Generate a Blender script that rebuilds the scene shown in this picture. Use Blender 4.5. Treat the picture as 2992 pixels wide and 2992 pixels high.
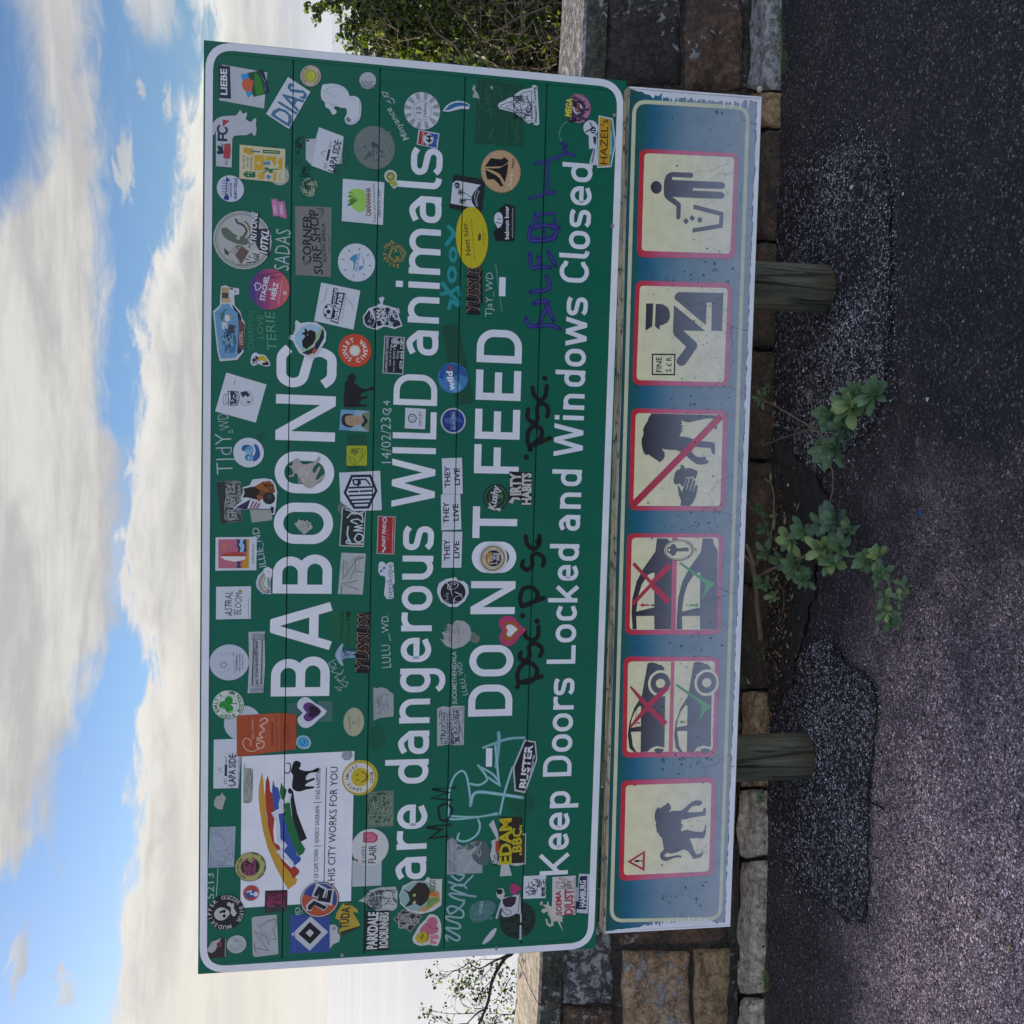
import bpy, bmesh, math, random
from math import sin, cos, pi, radians as RAD, atan2, sqrt, hypot
from mathutils import Vector as V, Matrix, noise as mnoise
from mathutils.geometry import tessellate_polygon
random.seed(7)
SC = bpy.context.scene
for o in list(bpy.data.objects): bpy.data.objects.remove(o)

# ------------------------------------------------------------------ camera (phone held on its side: the world stands 90 deg rolled in the picture)
FPX, HALF, N0 = 2914.0, 1496.0, 2992.0
PITCH, ROLL, CAMZ = math.atan(534/2914), 0.005, 1.45
f_ = V((0, cos(PITCH), -sin(PITCH))); u0 = V((0, sin(PITCH), cos(PITCH))); r0 = V((1, 0, 0))
r_ = r0*cos(ROLL) + u0*sin(ROLL); u_ = -r0*sin(ROLL) + u0*cos(ROLL)
CP = V((0, 0, CAMZ))
cd = bpy.data.cameras.new('camera'); cam = bpy.data.objects.new('camera', cd); SC.collection.objects.link(cam)
cd.sensor_fit = 'HORIZONTAL'; cd.sensor_width = 36; cd.lens = 36*FPX/N0; cd.clip_start = .05; cd.clip_end = 120000
# camera x axis = world down, camera y axis = world right (picture's left edge is the sky)
M = Matrix(((-u_.x, r_.x, -f_.x, 0), (-u_.y, r_.y, -f_.y, 0), (-u_.z, r_.z, -f_.z, CAMZ), (0, 0, 0, 1)))
cam.matrix_world = M
SC.camera = cam
def ray(x, y):
    return f_ + r_*((N0-y-HALF)/FPX) - u_*((x-HALF)/FPX)

# ------------------------------------------------------------------ sun, sky, exposure
SUN_EL, SUN_AZ = RAD(15.0), RAD(-40)      # low sun behind the wall, to the left of the view
sdir = V((sin(SUN_AZ)*cos(SUN_EL), cos(SUN_AZ)*cos(SUN_EL), sin(SUN_EL)))
sl = bpy.data.lights.new('sun', 'SUN'); sl.energy = 3.6; sl.angle = RAD(.6); sl.color = (1, .86, .68)
so = bpy.data.objects.new('sun', sl); SC.collection.objects.link(so)
so.rotation_euler = sdir.to_track_quat('Z', 'Y').to_euler(); so.location = (-6, 8, 6)
W = bpy.data.worlds.new('World'); SC.world = W; W.use_nodes = True
SC.view_settings.view_transform = 'Standard'; SC.view_settings.look = 'None'
SC.view_settings.exposure = 1.22; SC.view_settings.gamma = 1; SC.view_settings.use_curve_mapping = False

class NT:
    """tiny node-tree helper"""
    def __init__(s, tree): s.t = tree; s.n = tree.nodes; s.l = tree.links
    def new(s, kind, **kw):
        n = s.n.new('ShaderNode'+kind)
        for k, v in kw.items(): setattr(n, k, v)
        return n
    def put(s, sock, v):
        if hasattr(v, 'links') or isinstance(v, bpy.types.NodeSocket): s.l.new(v, sock)
        elif v is not None:
            if isinstance(v, (tuple, list)) and len(v) == 3 and sock.type == 'RGBA': v = (*v, 1)
            elif isinstance(v, (int, float)) and sock.type == 'RGBA': v = (v, v, v, 1)
            sock.default_value = v
    def m(s, op, a, b=None, c=None, clamp=False):
        n = s.new('Math', operation=op); n.use_clamp = clamp
        s.put(n.inputs[0], a); s.put(n.inputs[1], b); s.put(n.inputs[2], c)
        return n.outputs[0]
    def mix(s, f, a, b, mode='MIX'):
        n = s.new('Mix', data_type='RGBA', blend_type=mode)
        s.put(n.inputs[0], f); s.put(n.inputs[6], a); s.put(n.inputs[7], b)
        return n.outputs[2]
    def noise(s, vec, scale, detail=4, rough=.55, dist=0, out=0):
        n = s.new('TexNoise'); s.put(n.inputs['Vector'], vec)
        n.inputs['Scale'].default_value = scale; n.inputs['Detail'].default_value = detail
        n.inputs['Roughness'].default_value = rough; n.inputs['Distortion'].default_value = dist
        return n.outputs[out]
    def vor(s, vec, scale, feature='F1', out=0, rnd=1):
        n = s.new('TexVoronoi', feature=feature); s.put(n.inputs['Vector'], vec)
        n.inputs['Scale'].default_value = scale; n.inputs['Randomness'].default_value = rnd
        return n.outputs[out]
    def ramp(s, f, stops, interp='LINEAR'):
        n = s.new('ValToRGB'); s.put(n.inputs[0], f); cr = n.color_ramp; cr.interpolation = interp
        cr.elements.remove(cr.elements[1]); cr.elements[0].position = stops[0][0]
        for p, c in stops[1:]: cr.elements.new(p)
        for e, (p, c) in zip(cr.elements, stops):
            e.color = (c, c, c, 1) if not isinstance(c, (tuple, list)) else (*c, 1)
        return n.outputs[0]
    def ss(s, x, lo, hi):
        n = s.new('MapRange', interpolation_type='SMOOTHSTEP'); s.put(n.inputs[0], x)
        s.put(n.inputs[1], lo); s.put(n.inputs[2], hi); n.inputs[3].default_value = 0; n.inputs[4].default_value = 1
        return n.outputs[0]
    def curve(s, x, pts):
        n = s.new('FloatCurve'); n.inputs[0].default_value = 1; s.put(n.inputs[1], x)
        c = n.mapping.curves[0]; n.mapping.use_clip = False
        while len(c.points) < len(pts): c.points.new(.5, .5)
        for p, (a, b) in zip(c.points, pts): p.location = (a, b); p.handle_type = 'AUTO_CLAMPED'
        n.mapping.update()
        return n.outputs[0]
    def vmul(s, vec, k):
        n = s.new('Mapping'); s.put(n.inputs[0], vec); n.inputs['Scale'].default_value = k
        return n.outputs[0]

def build_world():
    t = NT(W.node_tree); t.n.clear()
    out = t.new('OutputWorld'); bg = t.new('Background'); t.l.new(bg.outputs[0], out.inputs[0])
    sky = t.new('TexSky', sky_type='NISHITA'); sky.sun_disc = False
    sky.sun_elevation = SUN_EL; sky.sun_rotation = SUN_AZ
    sky.altitude = 50; sky.air_density = 1.0; sky.dust_density = .25; sky.ozone_density = 1.6
    tc = t.new('TexCoord'); D = tc.outputs['Generated']
    sp = t.new('SeparateXYZ'); t.l.new(D, sp.inputs[0]); X, Y, Z = sp.outputs
    el = t.m('MULTIPLY', t.m('ARCSINE', Z), 180/pi)
    az = t.m('MULTIPLY', t.m('ARCTAN2', X, Y), 180/pi)
    # cloud layer: direction divided by height gives the perspective of a flat deck
    cmb = t.new('CombineXYZ'); t.put(cmb.inputs[0], t.m('MULTIPLY', az, .10)); t.put(cmb.inputs[1], t.m('MULTIPLY', el, .30))
    Vc = cmb.outputs[0]
    nb = t.noise(Vc, .9, 7, .6, .5)        # broad
    nf = t.noise(Vc, 3.2, 8, .62, .8)       # fine
    nn = t.m('ADD', t.m('MULTIPLY', t.m('SUBTRACT', nb, .5), 2.6), t.m('MULTIPLY', t.m('SUBTRACT', nf, .5), 3.4))
    azn = t.m('DIVIDE', t.m('ADD', az, 30), 60)          # 0..1 over the view and a little more
    e1 = t.m('MULTIPLY', t.curve(azn, [(0, .52), (.066, .509), (.135, .503), (.247, .498), (.301, .498), (.343, .467), (.386, .501), (.41, .539), (.458, .558), (.501, .542), (.549, .528), (.602, .505), (.664, .487), (.72, .46), (.757, .419), (.798, .392), (.854, .37), (.896, .332), (.94, .319), (1, .33)]), 20)
    e2 = t.m('MULTIPLY', t.curve(azn, [(0, 1.15), (.10, 1.05), (.15, .90), (.191, .771), (.215, .718), (.25, .69), (.294, .667), (.321, .64), (.358, .616), (.386, .583), (.41, .556), (.482, .559), (.554, .555), (.587, .598), (.649, .589), (.763, .593), (.823, .582), (.93, .57), (1, .56)]), 20)
    e3 = t.m('MULTIPLY', t.curve(azn, [(0, 1.2), (.66, 1.1), (.713, .893), (.749, .839), (.776, .775), (.803, .722), (.846, .694), (.886, .701), (.925, .706), (1, .73)]), 20)
    elw = t.m('ADD', el, nn); els = t.m('ADD', el, t.m('MULTIPLY', nn, .8))
    low = t.ss(t.m('SUBTRACT', e1, elw), -.45, .55)
    up = t.m('MULTIPLY', t.ss(t.m('SUBTRACT', els, e2), -.7, .9), t.ss(t.m('SUBTRACT', e3, els), -1.3, 1.3))
    wisps = t.m('MULTIPLY', t.ss(nf, .56, .80), .35)
    # small separate clouds
    def puff(a, e, ra, re):
        da = t.m('DIVIDE', t.m('SUBTRACT', az, a), ra); de = t.m('DIVIDE', t.m('SUBTRACT', els, e), re)
        return t.ss(t.m('ADD', t.m('MULTIPLY', da, da), t.m('MULTIPLY', de, de)), 1.5, .1)
    p = t.m('MAXIMUM', puff(-22.9, 14.6, 1.9, .42), t.m('MAXIMUM', puff(-24.4, 12.3, .8, .3), puff(-23.5, 12.8, .5, .25)))
    p = t.m('MAXIMUM', p, puff(18.1, 10.6, 1.8, .5)); p = t.m('MAXIMUM', p, puff(26.8, 8.6, 2.8, 1.4)); p = t.m('MAXIMUM', p, puff(21.9, 9.4, .5, .3)); p = t.m('MAXIMUM', p, puff(21.4, 8.1, .9, .3))
    # rest of the sky goes on with broken cloud of the same kind
    gen = t.ss(t.noise(D, 2.2, 8, .6, .3), .44, .62)
    above = t.ss(el, 17.5, 24)
    side = t.ss(t.m('ABSOLUTE', az), 31, 44)
    view = t.m('MAXIMUM', t.m('MAXIMUM', low, up), t.m('MAXIMUM', t.m('MULTIPLY', p, .8), wisps))
    dens = t.m('ADD', t.m('MULTIPLY', view, t.m('SUBTRACT', 1, t.m('MAXIMUM', above, side))), t.m('MULTIPLY', gen, t.m('MAXIMUM', above, side)), clamp=True)
    # cloud light: cream tops, greyer, slightly violet bases; front-lit clouds opposite the sun, boosted to brighten the sign
    edge = t.ss(t.m('SUBTRACT', e1, elw), .3, 3.5)
    cv = t.new('CombineXYZ'); t.put(cv.inputs[0], t.m('MULTIPLY', az, .045)); t.put(cv.inputs[1], t.m('MULTIPLY', el, .34))
    body = t.ss(t.noise(cv.outputs[0], 1.5, 7, .6, .5), .36, .66)
    det = t.noise(Vc, 4.5, 7, .62, .5)
    body = t.m('ADD', body, t.m('MULTIPLY', t.m('SUBTRACT', det, .5), .9), clamp=True)
    ccol = t.mix(body, (3.9, 3.85, 3.9), (5.4, 5.3, 5.0))
    rim = t.m('MULTIPLY', t.ss(t.m('SUBTRACT', e1, elw), 2.2, .2), t.ss(t.m('SUBTRACT', e1, elw), -.6, .4))
    ccol = t.mix(t.m('MULTIPLY', rim, .55), ccol, (7.3, 7.1, 6.7))
    warm = t.m('MULTIPLY', t.ss(az, 10, -24), t.ss(el, 13, 3))
    ccol = t.mix(t.m('MULTIPLY', warm, .45), ccol, (8.2, 7.6, 6.5))
    ds = t.new('VectorMath', operation='DOT_PRODUCT'); t.l.new(D, ds.inputs[0]); ds.inputs[1].default_value = tuple(sdir)
    front = t.ss(ds.outputs['Value'], .55, -.75)
    ccol = t.mix(front, ccol, (12.9, 14.2, 17.4))
    hz = t.ss(el, 4.0, -.5)
    cool = t.mix(t.ss(az, -12, 18), (6.7, 6.4, 6.0), (5.2, 5.6, 6.4))
    cool = t.mix(t.m('MULTIPLY', t.ss(t.noise(cv.outputs[0], 3, 5), .4, .6), .35), cool, (5.4, 5.4, 5.7))
    skyc = t.mix(1.0, sky.outputs[0], SKYK, 'MULTIPLY')
    col = t.mix(dens, skyc, ccol)
    col = t.mix(t.m('MULTIPLY', hz, .75), col, cool)
    t.put(bg.inputs[0], col); bg.inputs[1].default_value = .058
SKYK = (.57, .70, .93)
build_world()

# ------------------------------------------------------------------ materials
def lin(c):
    if isinstance(c, str):
        c = c.lstrip('#'); c = [int(c[i:i+2], 16)/255 for i in (0, 2, 4)]
        c = [x/12.92 if x <= .04045 else ((x+.055)/1.055)**2.4 for x in c]
    return tuple(c)
MATS = {}
def pmat(name, color=(.5, .5, .5), rough=.6, fn=None, spec=.5, metal=0):
    if name in MATS: return MATS[name]
    m = bpy.data.materials.new(name); m.use_nodes = True
    t = NT(m.node_tree); b = t.n['Principled BSDF']
    b.inputs['Base Color'].default_value = (*lin(color), 1); b.inputs['Roughness'].default_value = rough
    b.inputs['Specular IOR Level'].default_value = spec; b.inputs['Metallic'].default_value = metal
    t.b = b; t.co = t.new('TexCoord').outputs['Object']
    if fn: fn(t)
    MATS[name] = m
    return m
def bump(t, h, strength=.3, dist=.01, prev=None):
    n = t.new('Bump'); t.put(n.inputs['Height'], h); n.inputs['Strength'].default_value = strength; n.inputs['Distance'].default_value = dist
    if prev: t.l.new(prev, n.inputs['Normal'])
    return n.outputs[0]
SHADE = (.60, .64, .80)       # how the photo shows a white print in this open shade
def vinyl(hx):
    """printed / cut vinyl whose colour was read off the photo, turned back into a surface colour"""
    key = 'print_'+hx
    if key in MATS: return MATS[key]
    c = lin(hx); c = tuple(min(.85, max(.004, a/s*.80)) for a, s in zip(c, SHADE))
    def fn(t):
        n1 = t.noise(t.co, 14, 5, .6); n2 = t.noise(t.co, 160, 3, .7)
        k = t.m('MULTIPLY', t.m('ADD', t.m('MULTIPLY', n1, .28), t.m('MULTIPLY', n2, .16)), 1)
        k = t.m('ADD', k, .78)
        mx = t.mix(1.0, (*c, ), t.mix(0, (1, 1, 1), (1, 1, 1)), 'MULTIPLY')
        hsv = t.new('HueSaturation'); t.put(hsv.inputs['Color'], (*c, 1)); t.put(hsv.inputs['Value'], k)
        t.put(t.b.inputs['Base Color'], hsv.outputs[0])
        t.put(t.b.inputs['Normal'], bump(t, t.noise(t.co, 35, 3, .5), .12, .003))
    return pmat(key, c, (.34, .46, .58)[sum(map(ord, hx)) % 3], fn, .35)

# ------------------------------------------------------------------ object helpers
COL = SC.collection
def props(o, label=None, cat=None, group=None, kind=None):
    if label: o['label'] = label
    if cat: o['category'] = cat
    if group: o['group'] = group
    if kind: o['kind'] = kind
    return o
def empty(name, mat=None, loc=None):
    o = bpy.data.objects.new(name, None); COL.objects.link(o); o.empty_display_size = .1
    if mat is not None: o.matrix_world = mat
    if loc is not None: o.location = loc
    return o
def link(name, me, parent=None, mw=None):
    o = bpy.data.objects.new(name, me); COL.objects.link(o)
    if parent: o.parent = parent
    if mw is not None: o.matrix_world = mw
    return o
def mesh(name, vs, fs, mats, parent=None, mi=None, smooth=False):
    me = bpy.data.meshes.new(name); me.from_pydata([tuple(v) for v in vs], [], [tuple(f) for f in fs])
    for m in (mats if isinstance(mats, (list, tuple)) else [mats]): me.materials.append(m)
    if mi: me.polygons.foreach_set('material_index', mi)
    if smooth: me.polygons.foreach_set('use_smooth', [True]*len(me.polygons))
    me.update()
    return link(name, me, parent)
def bobj(name, bm, mats, parent=None, smooth=False):
    me = bpy.data.meshes.new(name); bm.to_mesh(me); bm.free()
    for m in (mats if isinstance(mats, (list, tuple)) else [mats]): me.materials.append(m)
    if smooth: me.polygons.foreach_set('use_smooth', [True]*len(me.polygons))
    return link(name, me, parent)
def box_bm(x0, x1, y0, y1, z0, z1, bev=0, seg=1, bm=None):
    own = bm is None
    if own: bm = bmesh.new()
    r = bmesh.ops.create_cube(bm, size=1)
    for v in r['verts']: v.co = V((x0+(v.co.x+.5)*(x1-x0), y0+(v.co.y+.5)*(y1-y0), z0+(v.co.z+.5)*(z1-z0)))
    if bev: bmesh.ops.bevel(bm, geom=list({e for v in r['verts'] for e in v.link_edges}), offset=bev, segments=seg, affect='EDGES')
    return bm

# ------------------------------------------------------------------ the two boards: a frame each; a picture point read off the photo becomes a point on the board
class Board:
    def __init__(s, O, yaw, tilt, rl):
        a = V((cos(yaw), sin(yaw), 0)); n = V((sin(yaw), -cos(yaw), 0)); b = V((0, 0, -1))
        b2 = b*cos(tilt) + n*sin(tilt); s.a = a*cos(rl) + b2*sin(rl); s.b = -a*sin(rl) + b2*cos(rl)
        s.O = V(O); s.n = s.a.cross(s.b).normalized()
        if s.n.y > 0: s.n = -s.n          # towards the viewer
        s.M = Matrix(((s.a.x, -s.n.x, -s.b.x, s.O.x), (s.a.y, -s.n.y, -s.b.y, s.O.y), (s.a.z, -s.n.z, -s.b.z, s.O.z), (0, 0, 0, 1)))
    def H(s, x, y):
        d = ray(x, y); t = (s.O-CP).dot(s.n)/d.dot(s.n); p = CP + d*t - s.O
        return (p.dot(s.a), -p.dot(s.b))       # local x, local z
BIG = Board((-1.2282818, 2.7477987, 1.93612661-.15), -.07478615, .00115469, .01033923)
LOW = Board((-1.17387336, 2.68956136, .84221085-.15), -.07130806, .02921652, .00387448)
BW, BH = 2.4, 1.0881; LW, LH = 2.30, .36987
# ------------------------------------------------------------------ flat print: polygons, strokes and lettering on a board
SEAMS = []            # board heights of the joints between the sign's panels
_tc = {}
def text2d(s, bold=0.0, shear=0.0):
    bold *= .6; key = (s, bold, shear)
    if key in _tc: return _tc[key]
    cu = bpy.data.curves.new('t', 'FONT'); cu.body = s; cu.size = 1; cu.resolution_u = 2; cu.offset = bold; cu.shear = shear
    ob = bpy.data.objects.new('t', cu)
    me = bpy.data.meshes.new_from_object(ob)
    vs = [(v.co.x, v.co.y) for v in me.vertices]; fs = [tuple(p.vertices) for p in me.polygons]
    bpy.data.meshes.remove(me); bpy.data.objects.remove(ob); bpy.data.curves.remove(cu)
    _tc[key] = (vs, fs)
    return vs, fs
_h = text2d('H')[0]; CAPH = max(v[1] for v in _h)
def ribbon(pts, w, closed=False):
    """centre line -> list of quads (each 4 points), mitred"""
    P = [V(p) for p in pts]; q = [P[0]]
    for p in P[1:]:
        if (p-q[-1]).length > 1e-7: q.append(p)
    P = q; n = len(P)
    if closed and (P[0]-P[-1]).length < 1e-7: P.pop(); n -= 1
    if n < 2: return []
    L = []; R = []
    for i in range(n):
        if closed: a, b, c = P[i-1], P[i], P[(i+1) % n]
        else: a, b, c = P[max(i-1, 0)], P[i], P[min(i+1, n-1)]
        d1 = (b-a).normalized() if (b-a).length else (c-b).normalized()
        d2 = (c-b).normalized() if (c-b).length else d1
        n1 = V((-d1.y, d1.x)); n2 = V((-d2.y, d2.x)); m = n1+n2
        if m.length < .3: m = n1
        m = m.normalized(); k = 1/max(.45, m.dot(n1))
        L.append(b+m*w/2*k); R.append(b-m*w/2*k)
    out = []
    for i in range(n if closed else n-1):
        j = (i+1) % n
        out.append([L[i], L[j], R[j], R[i]])
    return out
def smooth(pts, n=6, closed=False):
    P = [V(p) for p in pts]; out = []; m = len(P)
    rng = range(m) if closed else range(m-1)
    for i in rng:
        p0 = P[i-1] if (closed or i > 0) else P[0]; p1 = P[i]; p2 = P[(i+1) % m]
        p3 = P[(i+2) % m] if (closed or i+2 < m) else P[-1]
        for k in range(n):
            t = k/n
            out.append(.5*((2*p1)+(p2-p0)*t+(2*p0-5*p1+4*p2-p3)*t*t+(3*p1-p0-3*p2+p3)*t**3))
    if not closed: out.append(P[-1])
    return out
def rrect(pts4, r, seg=5):
    """rounded quad through 4 corner points"""
    P = [V(p) for p in pts4]; out = []
    for i in range(4):
        a, b, c = P[i-1], P[i], P[(i+1) % 4]
        p = b+(a-b).normalized()*r; q = b+(c-b).normalized()*r
        for k in range(seg+1):
            t = k/seg
            out.append(p*(1-t)**2 + b*2*t*(1-t)*(.5+.0)*1.0 + q*t*t if False else (p*(1-t)**2 + b*2*t*(1-t) + q*t*t))
    return out
class Sheet:
    """print laid on a board; coordinates are photo pixels through the frame F"""
    STEP = .00005
    def __init__(s, board, y0, frame=(0, 0, 1)):
        s.B = board; s.y = y0; s.k = 0; s.F = frame; s.vs = []; s.fs = []; s.mi = []; s.mats = []; s.box = None
    def pt(s, p): return V(s.B.H(s.F[0]+p[0]*s.F[2], s.F[1]+p[1]*s.F[2]))
    def sc(s, p):                      # metres per frame unit, here
        a = s.pt(p); b = s.pt((p[0]+1, p[1])); c = s.pt((p[0], p[1]+1)); return ((b-a).length+(c-a).length)/2
    def _mat(s, m):
        if isinstance(m, str): m = vinyl(m)
        if m not in s.mats: s.mats.append(m)
        return s.mats.index(m)
    def raw(s, m, V2, F):
        i = s._mat(m); o = len(s.vs); y = -(s.y+s.k*s.STEP)
        s.vs += [(v[0], y, v[1]) for v in V2]; s.fs += [tuple(a+o for a in f) for f in F]; s.mi += [i]*len(F)
    def poly2(s, m, V2, holes=()):
        rings = [[V((p[0], p[1], 0)) for p in V2]]+[[V((p[0], p[1], 0)) for p in h] for h in holes]
        F = tessellate_polygon(rings); allv = [p for r in rings for p in r]
        s.raw(m, allv, F); s.k += 1
    def P(s, m, pts, sm=0):
        if sm: pts = smooth(pts, sm, True)
        s.poly2(m, [s.pt(p) for p in pts]); return s
    def C(s, m, cx, cy, r, ry=None, rot=0, n=28, hole=0):
        ry = ry or r; c = s.pt((cx, cy)); k = s.sc((cx, cy)); a0 = RAD(rot)
        def ring(f):
            return [c+V((r*f*k*cos(2*pi*i/n)*cos(a0)-ry*f*k*sin(2*pi*i/n)*sin(a0), r*f*k*cos(2*pi*i/n)*sin(a0)+ry*f*k*sin(2*pi*i/n)*cos(a0))) for i in range(n)]
        # r runs along the reading direction, ry across it
        s.poly2(m, ring(1), [ring(hole)] if hole else []); return s
    def R(s, m, x0, y0, x1, y1, r=0):
        q = [s.pt(p) for p in ((x0, y0), (x1, y0), (x1, y1), (x0, y1))]
        s.poly2(m, rrect(q, r*s.sc((x0, y0))) if r else q); return s
    def Q(s, m, a, b, c, d, r=0):
        q = [s.pt(p) for p in (a, b, c, d)]
        s.poly2(m, rrect(q, r*s.sc(a)) if r else q); return s
    def L(s, m, pts, w, closed=False, sm=0, cap=False):
        if sm: pts = smooth(pts, sm, closed)
        k = s.sc(pts[0]); P = [s.pt(p) for p in pts]
        s.strokes2(m, [(P, closed)], w*k)
        if cap:
            for e in (P[0], P[-1]):
                s.raw(m, [e+V((cos(i*pi/4), sin(i*pi/4)))*w*k/2 for i in range(8)], [tuple(range(8))])
        return s
    def strokes2(s, m, strokes, w):
        for P, cl in strokes:
            for q in ribbon(P, w, cl): s.raw(m, q, [(0, 1, 2, 3)])
            s.k += 1
    def T(s, m, txt, p0, p1, h, bold=0., sh=0.):
        vs, fs = text2d(txt, bold, sh)
        if not vs: return s
        a = s.pt(p0); b = s.pt(p1); d = b-a; L = d.length; d.normalize(); n = V((-d.y, d.x))
        x0 = min(v[0] for v in vs); x1 = max(v[0] for v in vs); k = L/(x1-x0); hh = h*s.sc(p0)/CAPH
        s.raw(m, [a+d*(v[0]-x0)*k+n*v[1]*hh for v in vs], fs); s.k += 1; return s
    def A(s, m, txt, cx, cy, r, a0, a1, h, bold=0., inward=False):
        """lettering on a circle; angles clockwise from the top, in degrees, first letter at a0, last at a1"""
        c = s.pt((cx, cy)); k = s.sc((cx, cy)); n = len(txt)
        for i, ch in enumerate(txt):
            if ch == ' ': continue
            vs, fs = text2d(ch, bold); 
            if not vs: continue
            t = RAD(a0+(a1-a0)*(i/(n-1) if n > 1 else .5))
            R_ = V((sin(t), cos(t))); T_ = V((cos(t), -sin(t)))
            up = R_; rt = T_; rad = r
            if inward: up = -R_; rt = -T_; rad = r+h
            x0 = min(v[0] for v in vs); x1 = max(v[0] for v in vs); mid = (x0+x1)/2; hh = h*k/CAPH
            s.raw(m, [c+R_*rad*k+rt*(v[0]-mid)*hh+up*v[1]*hh for v in vs], fs)
        s.k += 1; return s
    def scribble(s, m, box, n, w, seed=0, seg=4):
        rr = random.Random(seed); x0, y0, x1, y1 = box
        for i in range(n):
            x, y = rr.uniform(x0, x1), rr.uniform(y0, y1); pts = [(x, y)]
            for j in range(seg):
                x = min(x1, max(x0, x+rr.gauss(0, (x1-x0)*.16))); y = min(y1, max(y0, y+rr.gauss(0, (y1-y0)*.16))); pts.append((x, y))
            s.L(m, pts, w, sm=2); s.k -= 1
        s.k += 1; return s
    def build(s, name, parent=None, cut=True, center=False):
        bm = bmesh.new(); bv = [bm.verts.new(v) for v in s.vs]
        for f, i in zip(s.fs, s.mi):
            try:
                a = bm.faces.new([bv[j] for j in f]); a.material_index = i
                if a.normal.length == 0: a.normal_update()
            except ValueError: pass
        bm.normal_update()
        for f in bm.faces:
            if f.normal.y > 0: f.normal_flip()
        if cut and s.B is BIG:
            zs = [v[2] for v in s.vs]
            for z in SEAMS:
                if min(zs) < z < max(zs):
                    for q in (z-.0012, z+.0012):
                        bmesh.ops.bisect_plane(bm, geom=bm.verts[:]+bm.edges[:]+bm.faces[:], plane_co=(0, 0, q), plane_no=(0, 0, 1))
                    bmesh.ops.delete(bm, geom=[f for f in bm.faces if abs(f.calc_center_median().z-z) < .0012], context='FACES')
        me = bpy.data.meshes.new(name)
        if center:
            cx = sum(v.co.x for v in bm.verts)/len(bm.verts); cz = sum(v.co.z for v in bm.verts)/len(bm.verts)
            for v in bm.verts: v.co.x -= cx; v.co.z -= cz
        bm.to_mesh(me); bm.free()
        for m in s.mats: me.materials.append(m)
        o = link(name, me, parent)
        if center: o.matrix_world = s.B.M @ Matrix.Translation((cx, 0, cz))
        return o
STK_GROUP = 'stickers stuck on the green sign'
STICKERS = []
class Stk(Sheet):
    def __init__(s, label, frame, lvl=1, board=None):
        super().__init__(board or BIG, .0009+lvl*.0007, frame); s.label = label; STICKERS.append(s)
    def done(s):
        o = s.build('sticker', center=True); props(o, s.label, 'sticker', STK_GROUP)

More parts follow.
